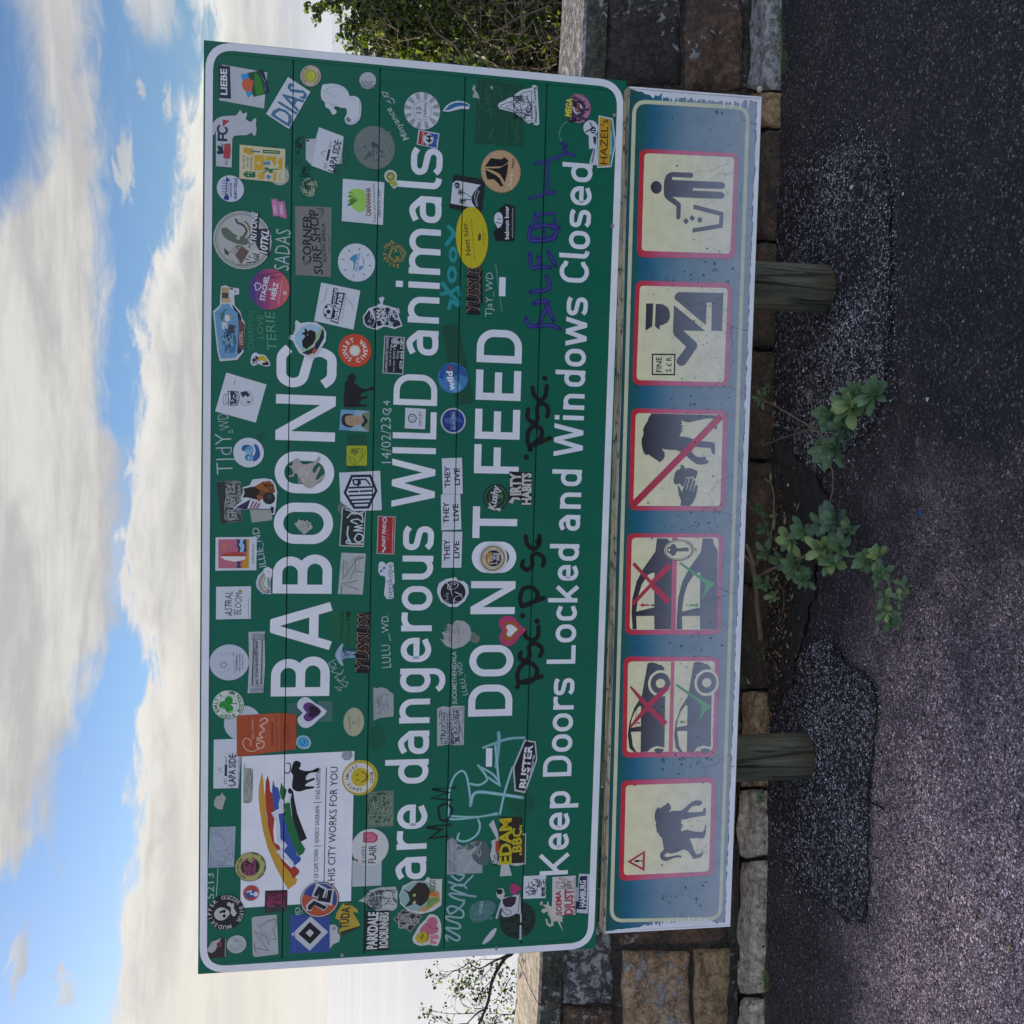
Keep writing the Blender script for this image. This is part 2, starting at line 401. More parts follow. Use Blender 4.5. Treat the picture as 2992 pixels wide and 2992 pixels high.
# ------------------------------------------------------------------ road-sign lettering, drawn as strokes of constant width (cap height 1)
def arc(cx, cy, rx, ry, a0, a1, n=9):
    return [(cx+rx*cos(RAD(a0+(a1-a0)*i/n)), cy+ry*sin(RAD(a0+(a1-a0)*i/n))) for i in range(n+1)]
def stadium(x0, x1, y0, y1, r=None):
    r = r or (x1-x0)/2
    return arc(x1-r, y1-r, r, r, 0, 90)+arc(x0+r, y1-r, r, r, 90, 180)+arc(x0+r, y0+r, r, r, 180, 270)+arc(x1-r, y0+r, r, r, 270, 360)
def glyph(c, w, t=.165, X=.72):
    h = t/2; S = []
    def l(*p): S.append((list(p), False))
    def cl(p): S.append((p, True))
    if c == 'B':
        l((h, 0), (h, 1)); m = .5; r = (1-m)/2-h/2+.0
        l((t*.8, 1-h), *arc(w-.04-h-.21, 1-h-.21, .21, .21, 90, 0), *arc(w-.04-h-.21, m+.21, .21, .21, 0, -90), (t*.8, m))
        l((t*.8, m), *arc(w-h-.21, m-.21, .21, .21, 90, 0), *arc(w-h-.21, h+.21, .21, .21, 0, -90), (t*.8, h))
    elif c == 'D':
        l((h, 0), (h, 1)); r = min(.30, w-t)
        l((t*.8, 1-h), *arc(w-h-r, 1-h-r, r, r, 90, 0), *arc(w-h-r, h+r, r, r, 0, -90), (t*.8, h))
    elif c in 'Oo':
        H = 1 if c == 'O' else X
        cl(stadium(h, w-h, h, H-h))
    elif c == 'A':
        l((h*.95, 0), (w/2-h*.55, 1)); l((w-h*.95, 0), (w/2+h*.55, 1)); l((w*.22, .29), (w*.78, .29))
        l((w/2-h*1.3, 1-h*.6), (w/2+h*1.3, 1-h*.6))
    elif c == 'N':
        l((h, 0), (h, 1)); l((w-h, 0), (w-h, 1)); S.append(([(0, 1), (t*1.05, 1), (w, 0), (w-t*1.05, 0)], 'poly'))
    elif c in 'Ss':
        H = 1 if c == 'S' else X; k = .30*H
        l((w*.04+h*.5, .22*H if c == 'S' else .16), (w*.26, h+.015), (w*.5, h), (w*.76, h+.02*H), (w-h, .27*H), (w*.80, .44*H), (w*.5, .51*H), (w*.20, .58*H), (h, .75*H), (w*.24, H-h-.02*H), (w*.52, H-h), (w*.76, H-h-.01), (w*.95, H-.20*H))
        S[-1] = ([tuple(p) for p in smooth(S[-1][0], 5)], False)
    elif c in 'Ww':
        H = 1 if c == 'W' else X; q = t*.52
        for a, b in (((q, H), (w*.27, 0)), ((w*.27, 0), (w*.5, H)), ((w*.5, H), (w*.73, 0)), ((w*.73, 0), (w-q, H))):
            S.append(([(a[0]-q, a[1]), (a[0]+q, a[1]), (b[0]+q, b[1]), (b[0]-q, b[1])], 'poly'))
    elif c == 'I': l((w/2, 0), (w/2, 1))
    elif c == 'L': l((h, 0), (h, 1)); l((t*.8, h), (w, h))
    elif c == 'E': l((h, 0), (h, 1)); l((t*.8, h), (w, h)); l((t*.8, 1-h), (w, 1-h)); l((t*.8, .505), (w*.93, .505))
    elif c == 'F': l((h, 0), (h, 1)); l((t*.8, 1-h), (w, 1-h)); l((t*.8, .49), (w*.9, .49))
    elif c == 'T': l((0, 1-h), (w, 1-h)); l((w/2, 0), (w/2, 1-t*.8))
    elif c == 'K': l((h, 0), (h, 1)); l((t*.7, .36), (w-h, 1.0)); l((w*.38, .5), (w-h*.9, 0))
    elif c == 'C':
        r = w/2-h
        l(*[(w*.97, .22)], *arc(w/2, h+r, r, r, -35, -90, 5), *arc(h+r, h+r, r, r, 270, 180)[0:], *arc(h+r, 1-h-r, r, r, 180, 90), *arc(w/2, 1-h-r, r, r, 90, 35, 5), (w*.97, .78))
    elif c == 'i': l((w/2, 0), (w/2, X)); l((w/2, .84), (w/2, 1.0))
    elif c == 'l': l((h, 1.03), (h, .2), *arc(h+.2-h*0, .2, .2, .2-h, 180, 265, 5), (w, h+.004))
    elif c in 'adgopbq':
        if c == 'a':
            l((w*.07, X-.14), *[tuple(p) for p in smooth([(w*.07, X-.14), (w*.30, X-h-.005), (w*.55, X-h), (w-h, X-.27)], 5)], (w-h, 0))
            l((w-h, .425), (w*.45, .425), *arc(h+.155, .425-.155-.005, .155, .155, 90, 180, 6), *arc(h+.155, h+.135, .155, .135, 180, 270, 6), *arc(w-h-.17, h+.14, .17, .14, 270, 340, 5))
        elif c == 'd': l((w-h, 0), (w-h, 1.02)); cl(stadium(h, w-h, h, X-h))
        elif c == 'g': cl(stadium(h, w-h, h, X-h)); l((w-h, X), (w-h, -.06), *arc(w-h-.2, -.08, .2, .2, 0, -90, 6), (w*.4, -.28), (w*.22, -.24), (w*.10, -.16))
        elif c == 'p': l((h, -.29), (h, X)); cl(stadium(h, w-h, h, X-h))
    elif c == 'e':
        r = w/2-h
        l((h, X/2-.01), (w-h, X/2-.01), *arc(h+r, X-h-r, r, r, 0, 180, 14), *arc(h+r, h+r, r, r, 180, 290, 9), (w*.93, .16))
    elif c == 'n': l((h, 0), (h, X)); r = w/2-h; l(*arc(h+r, X-h-r, r, r, 165, 0, 12), (w-h, 0))
    elif c == 'u': l((w-h, 0), (w-h, X)); r = w/2-h; l((h, X), *arc(h+r, h+r, r, r, 180, 345, 12))
    elif c == 'm':
        l((h, 0), (h, X)); r = (w-t)/4; 
        for k in (0, 1): l(*arc(h+r+k*2*r, X-h-r, r, r, 165, 0, 10), (h+2*r+k*2*r, 0))
    elif c == 'r': l((h, 0), (h, X)); l((h, X-.30), *arc(h+.24, X-h-.22, .24, .22, 180, 95, 6), (w-.01, X-h*1.15))
    elif c == 'k': l((h, 0), (h, 1.02)); l((t*.7, .24), (w-h, X)); l((w*.38, .36), (w-h*.95, 0))
    elif c == 'c':
        r = w/2-h
        l((w*.95, .15), *arc(h+r, h+r, r, r, -50, -90, 3), *arc(h+r, h+r, r, r, 270, 180), *arc(h+r, X-h-r, r, r, 180, 90), *arc(h+r, X-h-r, r, r, 90, 50, 3), (w*.95, X-.15))
    return S

def arc_px(cx, cy, rx, ry, a0, a1, n=16): return [(cx+rx*cos(RAD(a0+(a1-a0)*i/n)), cy+ry*sin(RAD(a0+(a1-a0)*i/n))) for i in range(n+1)]
# ------------------------------------------------------------------ the big green sign
def m_green(t):
    sp = t.new('SeparateXYZ'); t.l.new(t.co, sp.inputs[0])
    st = t.noise(t.vmul(t.co, (9, 1, 2.2)), 1.0, 6, .6); drip = t.noise(t.vmul(t.co, (34, 1, 1.5)), 1.0, 4, .6)
    fine = t.noise(t.co, 240, 3, .7); mid = t.noise(t.co, 3.2, 4, .5)
    c = t.mix(mid, (.0010, .122, .080), (.0012, .146, .070))
    c = t.mix(t.m('MULTIPLY', t.ss(st, .5, .75), .45), c, (.003, .150, .105))
    c = t.mix(t.m('MULTIPLY', t.ss(fine, .62, .8), .35), c, (.010, .19, .14))
    scr = t.ss(t.vor(t.vmul(t.co, (7, 1, 11)), 2.2, 'DISTANCE_TO_EDGE'), .004, 0)
    scr = t.m('MULTIPLY', scr, t.ss(t.noise(t.co, 2.1, 3), .56, .66))
    c = t.mix(t.m('MULTIPLY', scr, .35), c, (.12, .22, .18))
    c = t.mix(t.m('MULTIPLY', t.ss(drip, .56, .74), .30), c, (.012, .085, .06))
    t.put(t.b.inputs['Base Color'], c)
    t.put(t.b.inputs['Roughness'], t.m('ADD', .26, t.m('MULTIPLY', st, .30)))
    t.put(t.b.inputs['Normal'], bump(t, t.m('ADD', t.noise(t.co, 4, 2, .4), t.m('MULTIPLY', fine, .02)), .25, .006))
MG = pmat('green_reflective_sheeting', (.004, .095, .055), .35, m_green, .30)
def m_white(t):
    n = t.noise(t.co, 9, 6, .6); f = t.noise(t.co, 190, 3, .6)
    c = t.mix(t.ss(n, .35, .7), (.78, .79, .82), (.86, .86, .88))
    c = t.mix(t.m('MULTIPLY', t.ss(f, .60, .8), .5), c, (.52, .54, .58))
    t.put(t.b.inputs['Base Color'], c)
    t.put(t.b.inputs['Normal'], bump(t, t.noise(t.co, 22, 3, .5), .12, .003))
MW = pmat('white_letter_vinyl', (.78, .78, .8), .42, m_white, .4)
MWD = pmat('white_letter_vinyl_border', (.62, .63, .67), .5, m_white, .4)
MALU = pmat('dull_aluminium', (.30, .31, .33), .5, lambda t: t.put(t.b.inputs['Normal'], bump(t, t.noise(t.co, 60, 3), .1, .002)), .5, .6)
MDARK = pmat('blue_grey_sign_edge', (.02, .03, .07), .6)

def zline(xa, ya, xb, yb): return (BIG.H(xa, ya)[1]+BIG.H(xb, yb)[1])/2
SEAMS[:] = [zline(858, 177, 824, 2800), zline(1112, 203, 1063, 2784), zline(1362, 224, 1295, 2781), zline(1600, 249, 1522, 2755)]
sign = empty('road_sign', BIG.M)
props(sign, 'big green warning sign with white lettering, crowded with stickers', 'road sign')
edges = [0]+SEAMS+[-BH]; G = .0011; SW = .028
for i in range(5):
    z1, z0 = edges[i]-(G if i else 0), edges[i+1]+(G if i < 4 else 0)
    bm = box_bm(.002, BW-.002, 0, .024, z0, z1, .0016, 2)
    bobj('panel', bm, MG, sign)
for x0, x1 in ((0, SW), (BW-SW, BW)):
    bobj('edge_strip', box_bm(x0, x1, -.0016, .026, -BH, 0, .0007), MG, sign)
bobj('backing_sheet', box_bm(.01, BW-.01, .0245, .027, -BH+.004, -.004), MDARK, sign)
for z in (-.16, -.56, -.93):
    bobj('rail', box_bm(.05, BW-.05, .0272, .058, z-.03, z+.03, .003), MALU, sign)
# white border, a rounded ring
def ring_sheet(sh, m, q_out, r_out, wid, seg=8):
    out = rrect(q_out, r_out, seg)
    sh.strokes2(m, [(out, True)], wid)
bs = Sheet(BIG, .0022); ins = .0095
ring_sheet(bs, MWD, [V((ins+.001, -.0135)), V((BW-ins-.001, -.0135)), V((BW-ins-.001, -BH+.016)), V((ins+.001, -BH+.016))], .062, .0185)
o = bs.build('border_line', sign, cut=False); props(o, 'white rounded border line round the whole face')

# lettering
def line(words, base, cap, t, X):
    """words: (char, y_start, y_end) along the photo; base: two points of the baseline; cap: a point at cap height"""
    (xa, ya), (xb, yb) = base
    pa = V(BIG.H(xa, ya)); pb = V(BIG.H(xb, yb)); d = (pb-pa).normalized(); n = V((-d.y, d.x))
    c = V(BIG.H(*cap))-pa; ch = c.dot(n)
    for ch_, y0, y1 in words:
        def on(y):
            k = (y-ya)/(yb-ya); return V(BIG.H(xa+(xb-xa)*k, y))
        p0, p1 = on(y0), on(y1); w = (p1-p0).length/ch
        sh = Sheet(BIG, .0004)
        for st, cl in glyph(ch_, w, t, X):
            tr = [p0+(d*q[0]+n*q[1])*ch for q in st]
            if cl == 'poly': sh.raw(MW, tr, [(0, 1, 2, 3)]); sh.k += 1
            else: sh.strokes2(MW, [(tr, cl)], t*ch)
        sh.build('letter', sign)
line([('B', 2033, 1918), ('A', 1899, 1759), ('B', 1735, 1621), ('O', 1590.6, 1471), ('O', 1443.6, 1322.4), ('N', 1291, 1158.5), ('S', 1137, 1018)], ((962, 2033), (984.5, 1016)), (791, 2033), .158, .72)
line([('a', 2567, 2502), ('r', 2479.5, 2424), ('e', 2420, 2349), ('d', 2287.6, 2217), ('a', 2202, 2134), ('n', 2112, 2041), ('g', 2022, 1952.6), ('e', 1933.7, 1863), ('r', 1844, 1788), ('o', 1783.5, 1712.5), ('u', 1693.6, 1624), ('s', 1608, 1538),
      ('W', 1483, 1343), ('I', 1328, 1309), ('L', 1284, 1205), ('D', 1186.6, 1096.7), ('a', 1040, 967.7), ('n', 946, 870), ('i', 847, 825), ('m', 804, 672), ('a', 653.7, 577), ('l', 555, 524.7), ('s', 516, 436)], ((1245, 2540), (1293, 480)), (1122, 2540), .138, .715)
line([('D', 2091, 1999), ('O', 1975, 1884), ('N', 1794, 1698), ('O', 1674, 1583), ('T', 1573, 1481), ('F', 1385, 1300.6), ('E', 1285, 1198), ('E', 1172, 1084.6), ('D', 1063, 967)], ((1497, 2045), (1525, 1015)), (1368.5, 2045), .158, .72)
line([('K', 2554, 2489), ('e', 2481, 2433), ('e', 2423.6, 2373), ('p', 2359.5, 2310.7), ('D', 2267, 2207), ('o', 2195.5, 2144.6), ('o', 2136, 2083.7), ('r', 2072.6, 2034), ('s', 2030.7, 1981), ('L', 1939, 1885), ('o', 1876.7, 1824), ('c', 1813, 1769), ('k', 1760, 1708), ('e', 1696.6, 1651), ('d', 1638.7, 1590),
      ('a', 1551, 1505), ('n', 1487, 1439.6), ('d', 1421, 1373), ('W', 1335, 1239), ('i', 1229, 1215), ('n', 1198, 1152), ('d', 1131, 1083.6), ('o', 1072, 1020.7), ('w', 1013, 928), ('s', 924, 870), ('C', 828, 765), ('l', 757, 739), ('o', 730, 677), ('s', 667, 615), ('e', 602, 547), ('d', 534.5, 480)], ((1660, 2520), (1731, 507)), (1577.6, 2520), .148, .72)
for q in (((1420, 2186), (1438.5, 2186), (1437.5, 2240), (1419.5, 2240)), ((1459, 809.5), (1477.5, 810.5), (1476.5, 866), (1457.5, 865))):
    sh = Sheet(BIG, .0004); sh.Q(MW, *q); props(sh.build('dash', sign), 'short white dash in the third line')

for x, y in ((1795, 337), (1789, 660), (1000, 2790), (1450, 2770)):
    a, b = BIG.H(x, y); bm = bmesh.new(); bmesh.ops.create_cone(bm, segments=14, radius1=.006, radius2=.0045, depth=.003, cap_ends=True, matrix=Matrix.Translation((a, -.0022, b)) @ Matrix.Rotation(pi/2, 4, 'X'))
    bobj('screw', bm, MALU, sign)
# ------------------------------------------------------------------ the place: road, patches, kerb, wall, sea, plants
def G0(x, y, z=0.0):
    d = ray(x, y); t = (z-CAMZ)/d.z; return CP+d*t
def atY(x, y, Y):
    d = ray(x, y); return CP+d*(Y/d.y)
def wallY(X, off=0): return 3.262-.028*X+off
def WP(x, y, off=0):
    d = ray(x, y); t = (3.262+off)/(d.y+.028*d.x); return CP+d*t
def fbm(p, o=4, s=1.): return mnoise.fractal(V(p)*s, 1., 2., o)

def m_asphalt(coarse):
    def fn(t):
        P = t.co
        cell = t.vor(P, 190 if not coarse else 120, 'F1', 1)      # colour per stone
        sp = t.new('SeparateXYZ'); t.l.new(cell, sp.inputs[0]); rnd = sp.outputs[0]
        d = t.vor(P, 190 if not coarse else 120, 'F1', 0)
        c2 = t.vor(P, 330, 'F1', 1); s2 = t.new('SeparateXYZ'); t.l.new(c2, s2.inputs[0])
        big = t.noise(P, 1.1, 4, .55); mid = t.noise(P, 7, 4, .6)
        e = t.vor(P, 120 if coarse else 135, 'DISTANCE_TO_EDGE')
        if coarse: st = t.ramp(rnd, [(0, .008), (.55, .014), (.78, .03), (.90, .10), (1, .28)])
        else:
            st = t.ramp(rnd, [(0, .016), (.6, .026), (.84, .042), (.95, .09), (1, .22)])
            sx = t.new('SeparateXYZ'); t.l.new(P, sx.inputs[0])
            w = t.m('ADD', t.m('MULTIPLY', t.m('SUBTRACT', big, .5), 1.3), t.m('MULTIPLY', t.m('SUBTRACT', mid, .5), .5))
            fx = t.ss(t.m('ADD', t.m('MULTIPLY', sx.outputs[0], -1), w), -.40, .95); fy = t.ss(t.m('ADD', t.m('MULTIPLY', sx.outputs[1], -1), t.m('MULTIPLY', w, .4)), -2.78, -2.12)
            lane = t.m('MULTIPLY', fx, fy)          # the older, polished running lane, open grained; brightness of open sky painted in too
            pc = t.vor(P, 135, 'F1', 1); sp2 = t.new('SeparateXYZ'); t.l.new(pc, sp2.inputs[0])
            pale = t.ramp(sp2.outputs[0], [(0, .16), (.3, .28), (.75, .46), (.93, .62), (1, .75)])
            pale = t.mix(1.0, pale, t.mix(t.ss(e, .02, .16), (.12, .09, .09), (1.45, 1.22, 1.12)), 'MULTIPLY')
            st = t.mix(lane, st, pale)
        fine = t.ramp(s2.outputs[1], [(0, .6), (.7, 1.0), (1, 1.7)])
        base = t.mix(1.0, st, fine, 'MULTIPLY')
        base = t.mix(1.0, base, t.mix(t.ss(big, .3, .7), (.80, .80, .92), (1.18, 1.08, 1.06)), 'MULTIPLY')
        base = t.mix(1.0, base, t.mix(t.ss(mid, .35, .7), (.82, .82, .85), (1.15, 1.13, 1.10)), 'MULTIPLY')
        tint = t.mix(s2.outputs[2], (1.0, .98, 1.16), (1.12, 1.0, 1.02))
        base = t.mix(1.0, base, tint, 'MULTIPLY')
        t.put(t.b.inputs['Base Color'], base)
        t.put(t.b.inputs['Roughness'], t.mix(rnd, .75, .5))
        h = t.m('ADD', t.m('MULTIPLY', t.m('SUBTRACT', .6, d), 1.0), t.m('MULTIPLY', mid, .3))
        t.put(t.b.inputs['Normal'], bump(t, h, .9 if coarse else .55, .006))
    return fn
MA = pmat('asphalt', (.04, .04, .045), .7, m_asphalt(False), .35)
MAC = pmat('worn_asphalt', (.04, .04, .05), .7, m_asphalt(True), .35)

# road surface: gently uneven sheet
vs, fs = [], []
NX, NY = 90, 60
for j in range(NY+1):
    for i in range(NX+1):
        x = -4.5+9*i/NX; y = .3+(3.45-.3)*j/NY
        vs.append((x, y, .004*fbm((x, y, 3), 3, 1.4)))
for j in range(NY):
    for i in range(NX):
        a = j*(NX+1)+i; fs.append((a, a+1, a+NX+2, a+NX+1))
o = len(vs); 
def outer(x0, x1, y0, y1):
    k = len(vs); vs.extend([(x0, y0, 0), (x1, y0, 0), (x1, y1, 0), (x0, y1, 0)]); fs.append((k, k+1, k+2, k+3))
outer(-60, 60, -60, .3); outer(-60, -4.5, .3, 3.45); outer(4.5, 60, .3, 3.45)
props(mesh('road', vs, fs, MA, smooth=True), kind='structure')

def patch_sheet(name, px, z, mat, seed, jit=.022):
    pts = [G0(a, b) for a, b in px]; P = [p.to_2d() for p in pts]
    P = smooth(P, 16, True); rr = random.Random(seed)
    P = [p+V((mnoise.noise(V((p.x*14, p.y*14, seed))), mnoise.noise(V((p.x*14, p.y*14, seed+9)))))*jit+V((mnoise.noise(V((p.x*60, p.y*60, seed))), mnoise.noise(V((p.x*60, p.y*60, seed+9)))))*.009 for p in P]
    F = tessellate_polygon([[V((p.x, p.y, 0)) for p in P]])
    bm = bmesh.new(); b = [bm.verts.new((p.x, p.y, 0)) for p in P]
    for f in F: bm.faces.new([b[i] for i in f])
    bmesh.ops.subdivide_edges(bm, edges=bm.edges[:], cuts=3, use_grid_fill=True)
    bmesh.ops.triangulate(bm, faces=bm.faces[:])
    bm.normal_update()
    for f in bm.faces:
        if f.normal.z < 0: f.normal_flip()
    for v in bm.verts: v.co.z = z+.004*fbm((v.co.x, v.co.y, 3), 3, 1.4)
    ob = bobj(name, bm, mat); props(ob, kind='structure')
    return P
PR = [(2420, 432), (2500, 425), (2566, 440), (2596, 500), (2606, 600), (2604, 760), (2612, 860), (2603, 1010), (2590, 1130), (2560, 1230), (2480, 1330), (2400, 1380), (2300, 1400), (2232, 1300), (2240, 1000), (2262, 640), (2310, 520)]
PL = [(2400, 1880), (2470, 1930), (2535, 1975), (2572, 2035), (2566, 2120), (2555, 2210), (2546, 2290), (2543, 2335), (2549, 2400), (2538, 2500), (2548, 2580), (2534, 2640), (2528, 2706), (2488, 2694), (2440, 2655), (2395, 2605), (2350, 2580), (2312, 2520), (2262, 2440), (2232, 2300), (2236, 2100), (2300, 1960)]
patA = patch_sheet('worn_asphalt_patch', PR, .0055, MAC, 1)
patB = patch_sheet('worn_asphalt_patch', PL, .0055, MAC, 2)
def m_soil(t):
    n = t.noise(t.co, 30, 6, .65); c = t.mix(t.ss(n, .35, .7), (.008, .008, .009), (.030, .024, .022))
    t.put(t.b.inputs['Base Color'], c); t.put(t.b.inputs['Normal'], bump(t, n, .8, .02))
MSOIL = pmat('soil', (.03, .022, .018), .95, m_soil)
patS = patch_sheet('soil', [(2262, 1270), (2330, 1330), (2400, 1400), (2425, 1520), (2400, 1640), (2380, 1750), (2345, 1880), (2310, 2000), (2258, 2080), (2228, 1980), (2228, 1700), (2228, 1450)], .0095, MSOIL, 3, .03)

# loose chips lying on the worn patches
def inpoly(p, P):
    c = False; j = len(P)-1
    for i in range(len(P)):
        if (P[i].y > p.y) != (P[j].y > p.y) and p.x < (P[j].x-P[i].x)*(p.y-P[i].y)/(P[j].y-P[i].y)+P[i].x: c = not c
        j = i
    return c
MCH = [pmat('stone_chip_pale', (.44, .44, .47), .7), pmat('stone_chip_grey', (.17, .17, .20), .7), pmat('stone_chip_dark', (.05, .05, .065), .6), pmat('stone_chip_warm', (.24, .19, .16), .7)]
def chips(name, spots, mats, wts, szr, seed):
    rr = random.Random(seed); vs, fs, mi = [], [], []
    for x, y, z in spots:
        s = rr.uniform(*szr)*rr.choice((.7, 1, 1, 1.3)); o = len(vs); a = rr.uniform(0, pi); e = rr.uniform(.45, 1)
        n = 5
        for k in range(n):
            q = a+2*pi*k/n+rr.uniform(-.3, .3); r = s*rr.uniform(.7, 1.1)
            dx, dy = r*cos(q), r*sin(q)*e
            vs.append((x+dx*cos(a)-dy*sin(a), y+dx*sin(a)+dy*cos(a), z))
        vs.append((x+rr.uniform(-.3, .3)*s, y+rr.uniform(-.3, .3)*s, z+s*rr.uniform(.35, .8)))
        m = rr.choices(range(len(mats)), wts)[0]
        for k in range(n): fs.append((o+k, o+(k+1) % n, o+n)); mi.append(m)
    return mesh(name, vs, fs, mats, mi=mi)
def scatter(P, n, seed, dens=None):
    rr = random.Random(seed); xs = [p.x for p in P]; ys = [p.y for p in P]; out = []
    while len(out) < n:
        p = V((rr.uniform(min(xs), max(xs)), rr.uniform(min(ys), max(ys))))
        if inpoly(p, P) and (dens is None or rr.random() < dens(p)): out.append((p.x, p.y, .005+.004*fbm((p.x, p.y, 3), 3, 1.4)))
    return out
dn = lambda p: min(1, .12+.95*max(0, (3.02-p.y)/.30))*(.55+.9*max(0, mnoise.noise(V((p.x*4, p.y*4, 0)))+.3))
sp = scatter(patA, 10500, 5, dn)+scatter(patB, 8800, 6, dn)
for P_, k_ in ((patA, 3), (patB, 4)):
    rr = random.Random(k_)
    for i in range(1300):
        q = rr.choice(P_); sp.append((q.x+rr.gauss(0, .045), q.y+rr.gauss(0, .035), .002+.004*fbm((q.x, q.y, 3), 3, 1.4)))
props(chips('gravel', sp, MCH, (5, 5, 6, 2), (.0016, .0040), 3), 'loose grey stone chips lying on the worn asphalt around the posts', 'gravel', kind='stuff')
rr = random.Random(4); lo = []
for i in range(2600):
    x, y = rr.uniform(-1.7, 1.7), rr.uniform(1.75, 3.1); lo.append((x, y, (.008 if i%9==0 else .001)+.004*fbm((x, y, 3), 3, 1.4)))
props(chips('grit', lo, MCH, (3, 6, 3, 3), (.0012, .0026), 9), 'fine pale grit spread over the dark asphalt road', 'grit', kind='stuff')

# ---- stone
def m_stone(c1, c2, c3, lich, dark):
    def fn(t):
        oi = t.new('ObjectInfo'); ofs = t.new('VectorMath', operation='ADD'); t.l.new(t.co, ofs.inputs[0])
        sc_ = t.new('VectorMath', operation='SCALE'); t.l.new(oi.outputs['Location'], sc_.inputs[0]); sc_.inputs['Scale'].default_value = 3.7
        t.l.new(sc_.outputs[0], ofs.inputs[1]); P = ofs.outputs[0]
        a = t.noise(P, 3.5, 6, .65, .1); b = t.noise(P, 16, 6, .65); f = t.noise(P, 90, 4, .7)
        c = t.mix(t.ss(a, .36, .62), c1, c2); c = t.mix(t.m('MULTIPLY', t.ss(b, .42, .7), .7), c, c3)
        rg = t.m('ABSOLUTE', t.m('SUBTRACT', t.noise(P, 9, 7, .7, .1), .5)); mt_ = t.noise(P, 42, 5, .7)  # ridged noise darkens creases, painting in relief shade
        c = t.mix(1.0, c, t.mix(t.ss(rg, .0, .035), (.62, .60, .58), (1.06, 1.05, 1.04)), 'MULTIPLY'); c = t.mix(1.0, c, t.mix(t.ss(mt_, .35, .65), (.62, .60, .58), (1.30, 1.28, 1.24)), 'MULTIPLY')
        l = t.ss(t.noise(P, 30, 6, .72, .3), .60-lich*.11, .63-lich*.11); l = t.m('MULTIPLY', l, t.ss(t.noise(P, 5, 4, .6), .66-lich*.42, .72-lich*.42))
        c = t.mix(t.m('MULTIPLY', l, .9), c, (.42, .42, .43))
        dk = t.ss(t.noise(P, 7, 6, .7, .3), .66-dark*.4, .76-dark*.3)
        c = t.mix(t.m('MULTIPLY', dk, .82), c, (.022, .021, .020))
        c = t.mix(t.m('MULTIPLY', t.ss(f, .55, .8), .35), c, (.30, .27, .22))
        t.put(t.b.inputs['Base Color'], c)
        vs_ = t.ss(t.vor(P, 45, 'F1', 0), .30, .0); c = t.mix(t.m('MULTIPLY', t.m('MULTIPLY', vs_, t.ss(a, .45, .6)), .5), c, (.02, .018, .016)); t.put(t.b.inputs['Base Color'], c)
        t.put(t.b.inputs['Normal'], bump(t, t.m('ADD', t.m('MULTIPLY', b, 1.6), t.m('ADD', t.m('MULTIPLY', f, .5), t.m('MULTIPLY', l, .15))), 1.0, .022))
    return fn
MS = dict(grey=pmat('stone_lichen_grey', (.2, .2, .2), .9, m_stone((.055, .055, .06), (.10, .10, .11), (.15, .14, .14), .95, .15)),
          orange=pmat('stone_ochre', (.3, .2, .1), .9, m_stone((.44, .28, .15), (.50, .38, .27), (.30, .16, .09), .6, .05)),
          tan=pmat('stone_tan', (.25, .18, .1), .9, m_stone((.36, .25, .14), (.26, .17, .09), (.44, .34, .22), .3, .2)),
          brown=pmat('stone_brown', (.12, .08, .05), .9, m_stone((.11, .075, .055), (.18, .105, .065), (.055, .044, .038), .3, .38)),
          dark=pmat('stone_dark', (.05, .05, .05), .9, m_stone((.030, .030, .032), (.055, .050, .050), (.085, .070, .06), .4, .40)),
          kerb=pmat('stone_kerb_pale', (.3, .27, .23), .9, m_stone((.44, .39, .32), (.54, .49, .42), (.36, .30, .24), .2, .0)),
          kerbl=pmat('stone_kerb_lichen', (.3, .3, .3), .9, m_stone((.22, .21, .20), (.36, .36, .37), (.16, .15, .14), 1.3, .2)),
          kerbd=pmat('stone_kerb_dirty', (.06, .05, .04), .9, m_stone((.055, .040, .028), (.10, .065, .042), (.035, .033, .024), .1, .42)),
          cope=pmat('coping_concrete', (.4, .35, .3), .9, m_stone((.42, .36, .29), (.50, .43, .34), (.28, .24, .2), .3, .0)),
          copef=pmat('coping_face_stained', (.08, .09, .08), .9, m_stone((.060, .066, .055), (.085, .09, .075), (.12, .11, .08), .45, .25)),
          copeg=pmat('coping_weathered_shaded', (.2, .2, .2), .9, m_stone((.15, .15, .15), (.21, .21, .21), (.10, .10, .10), .9, .12)))
MMOR = pmat('mortar', (.05, .045, .04), .95, m_stone((.045, .042, .038), (.07, .062, .052), (.03, .03, .026), .3, .3))
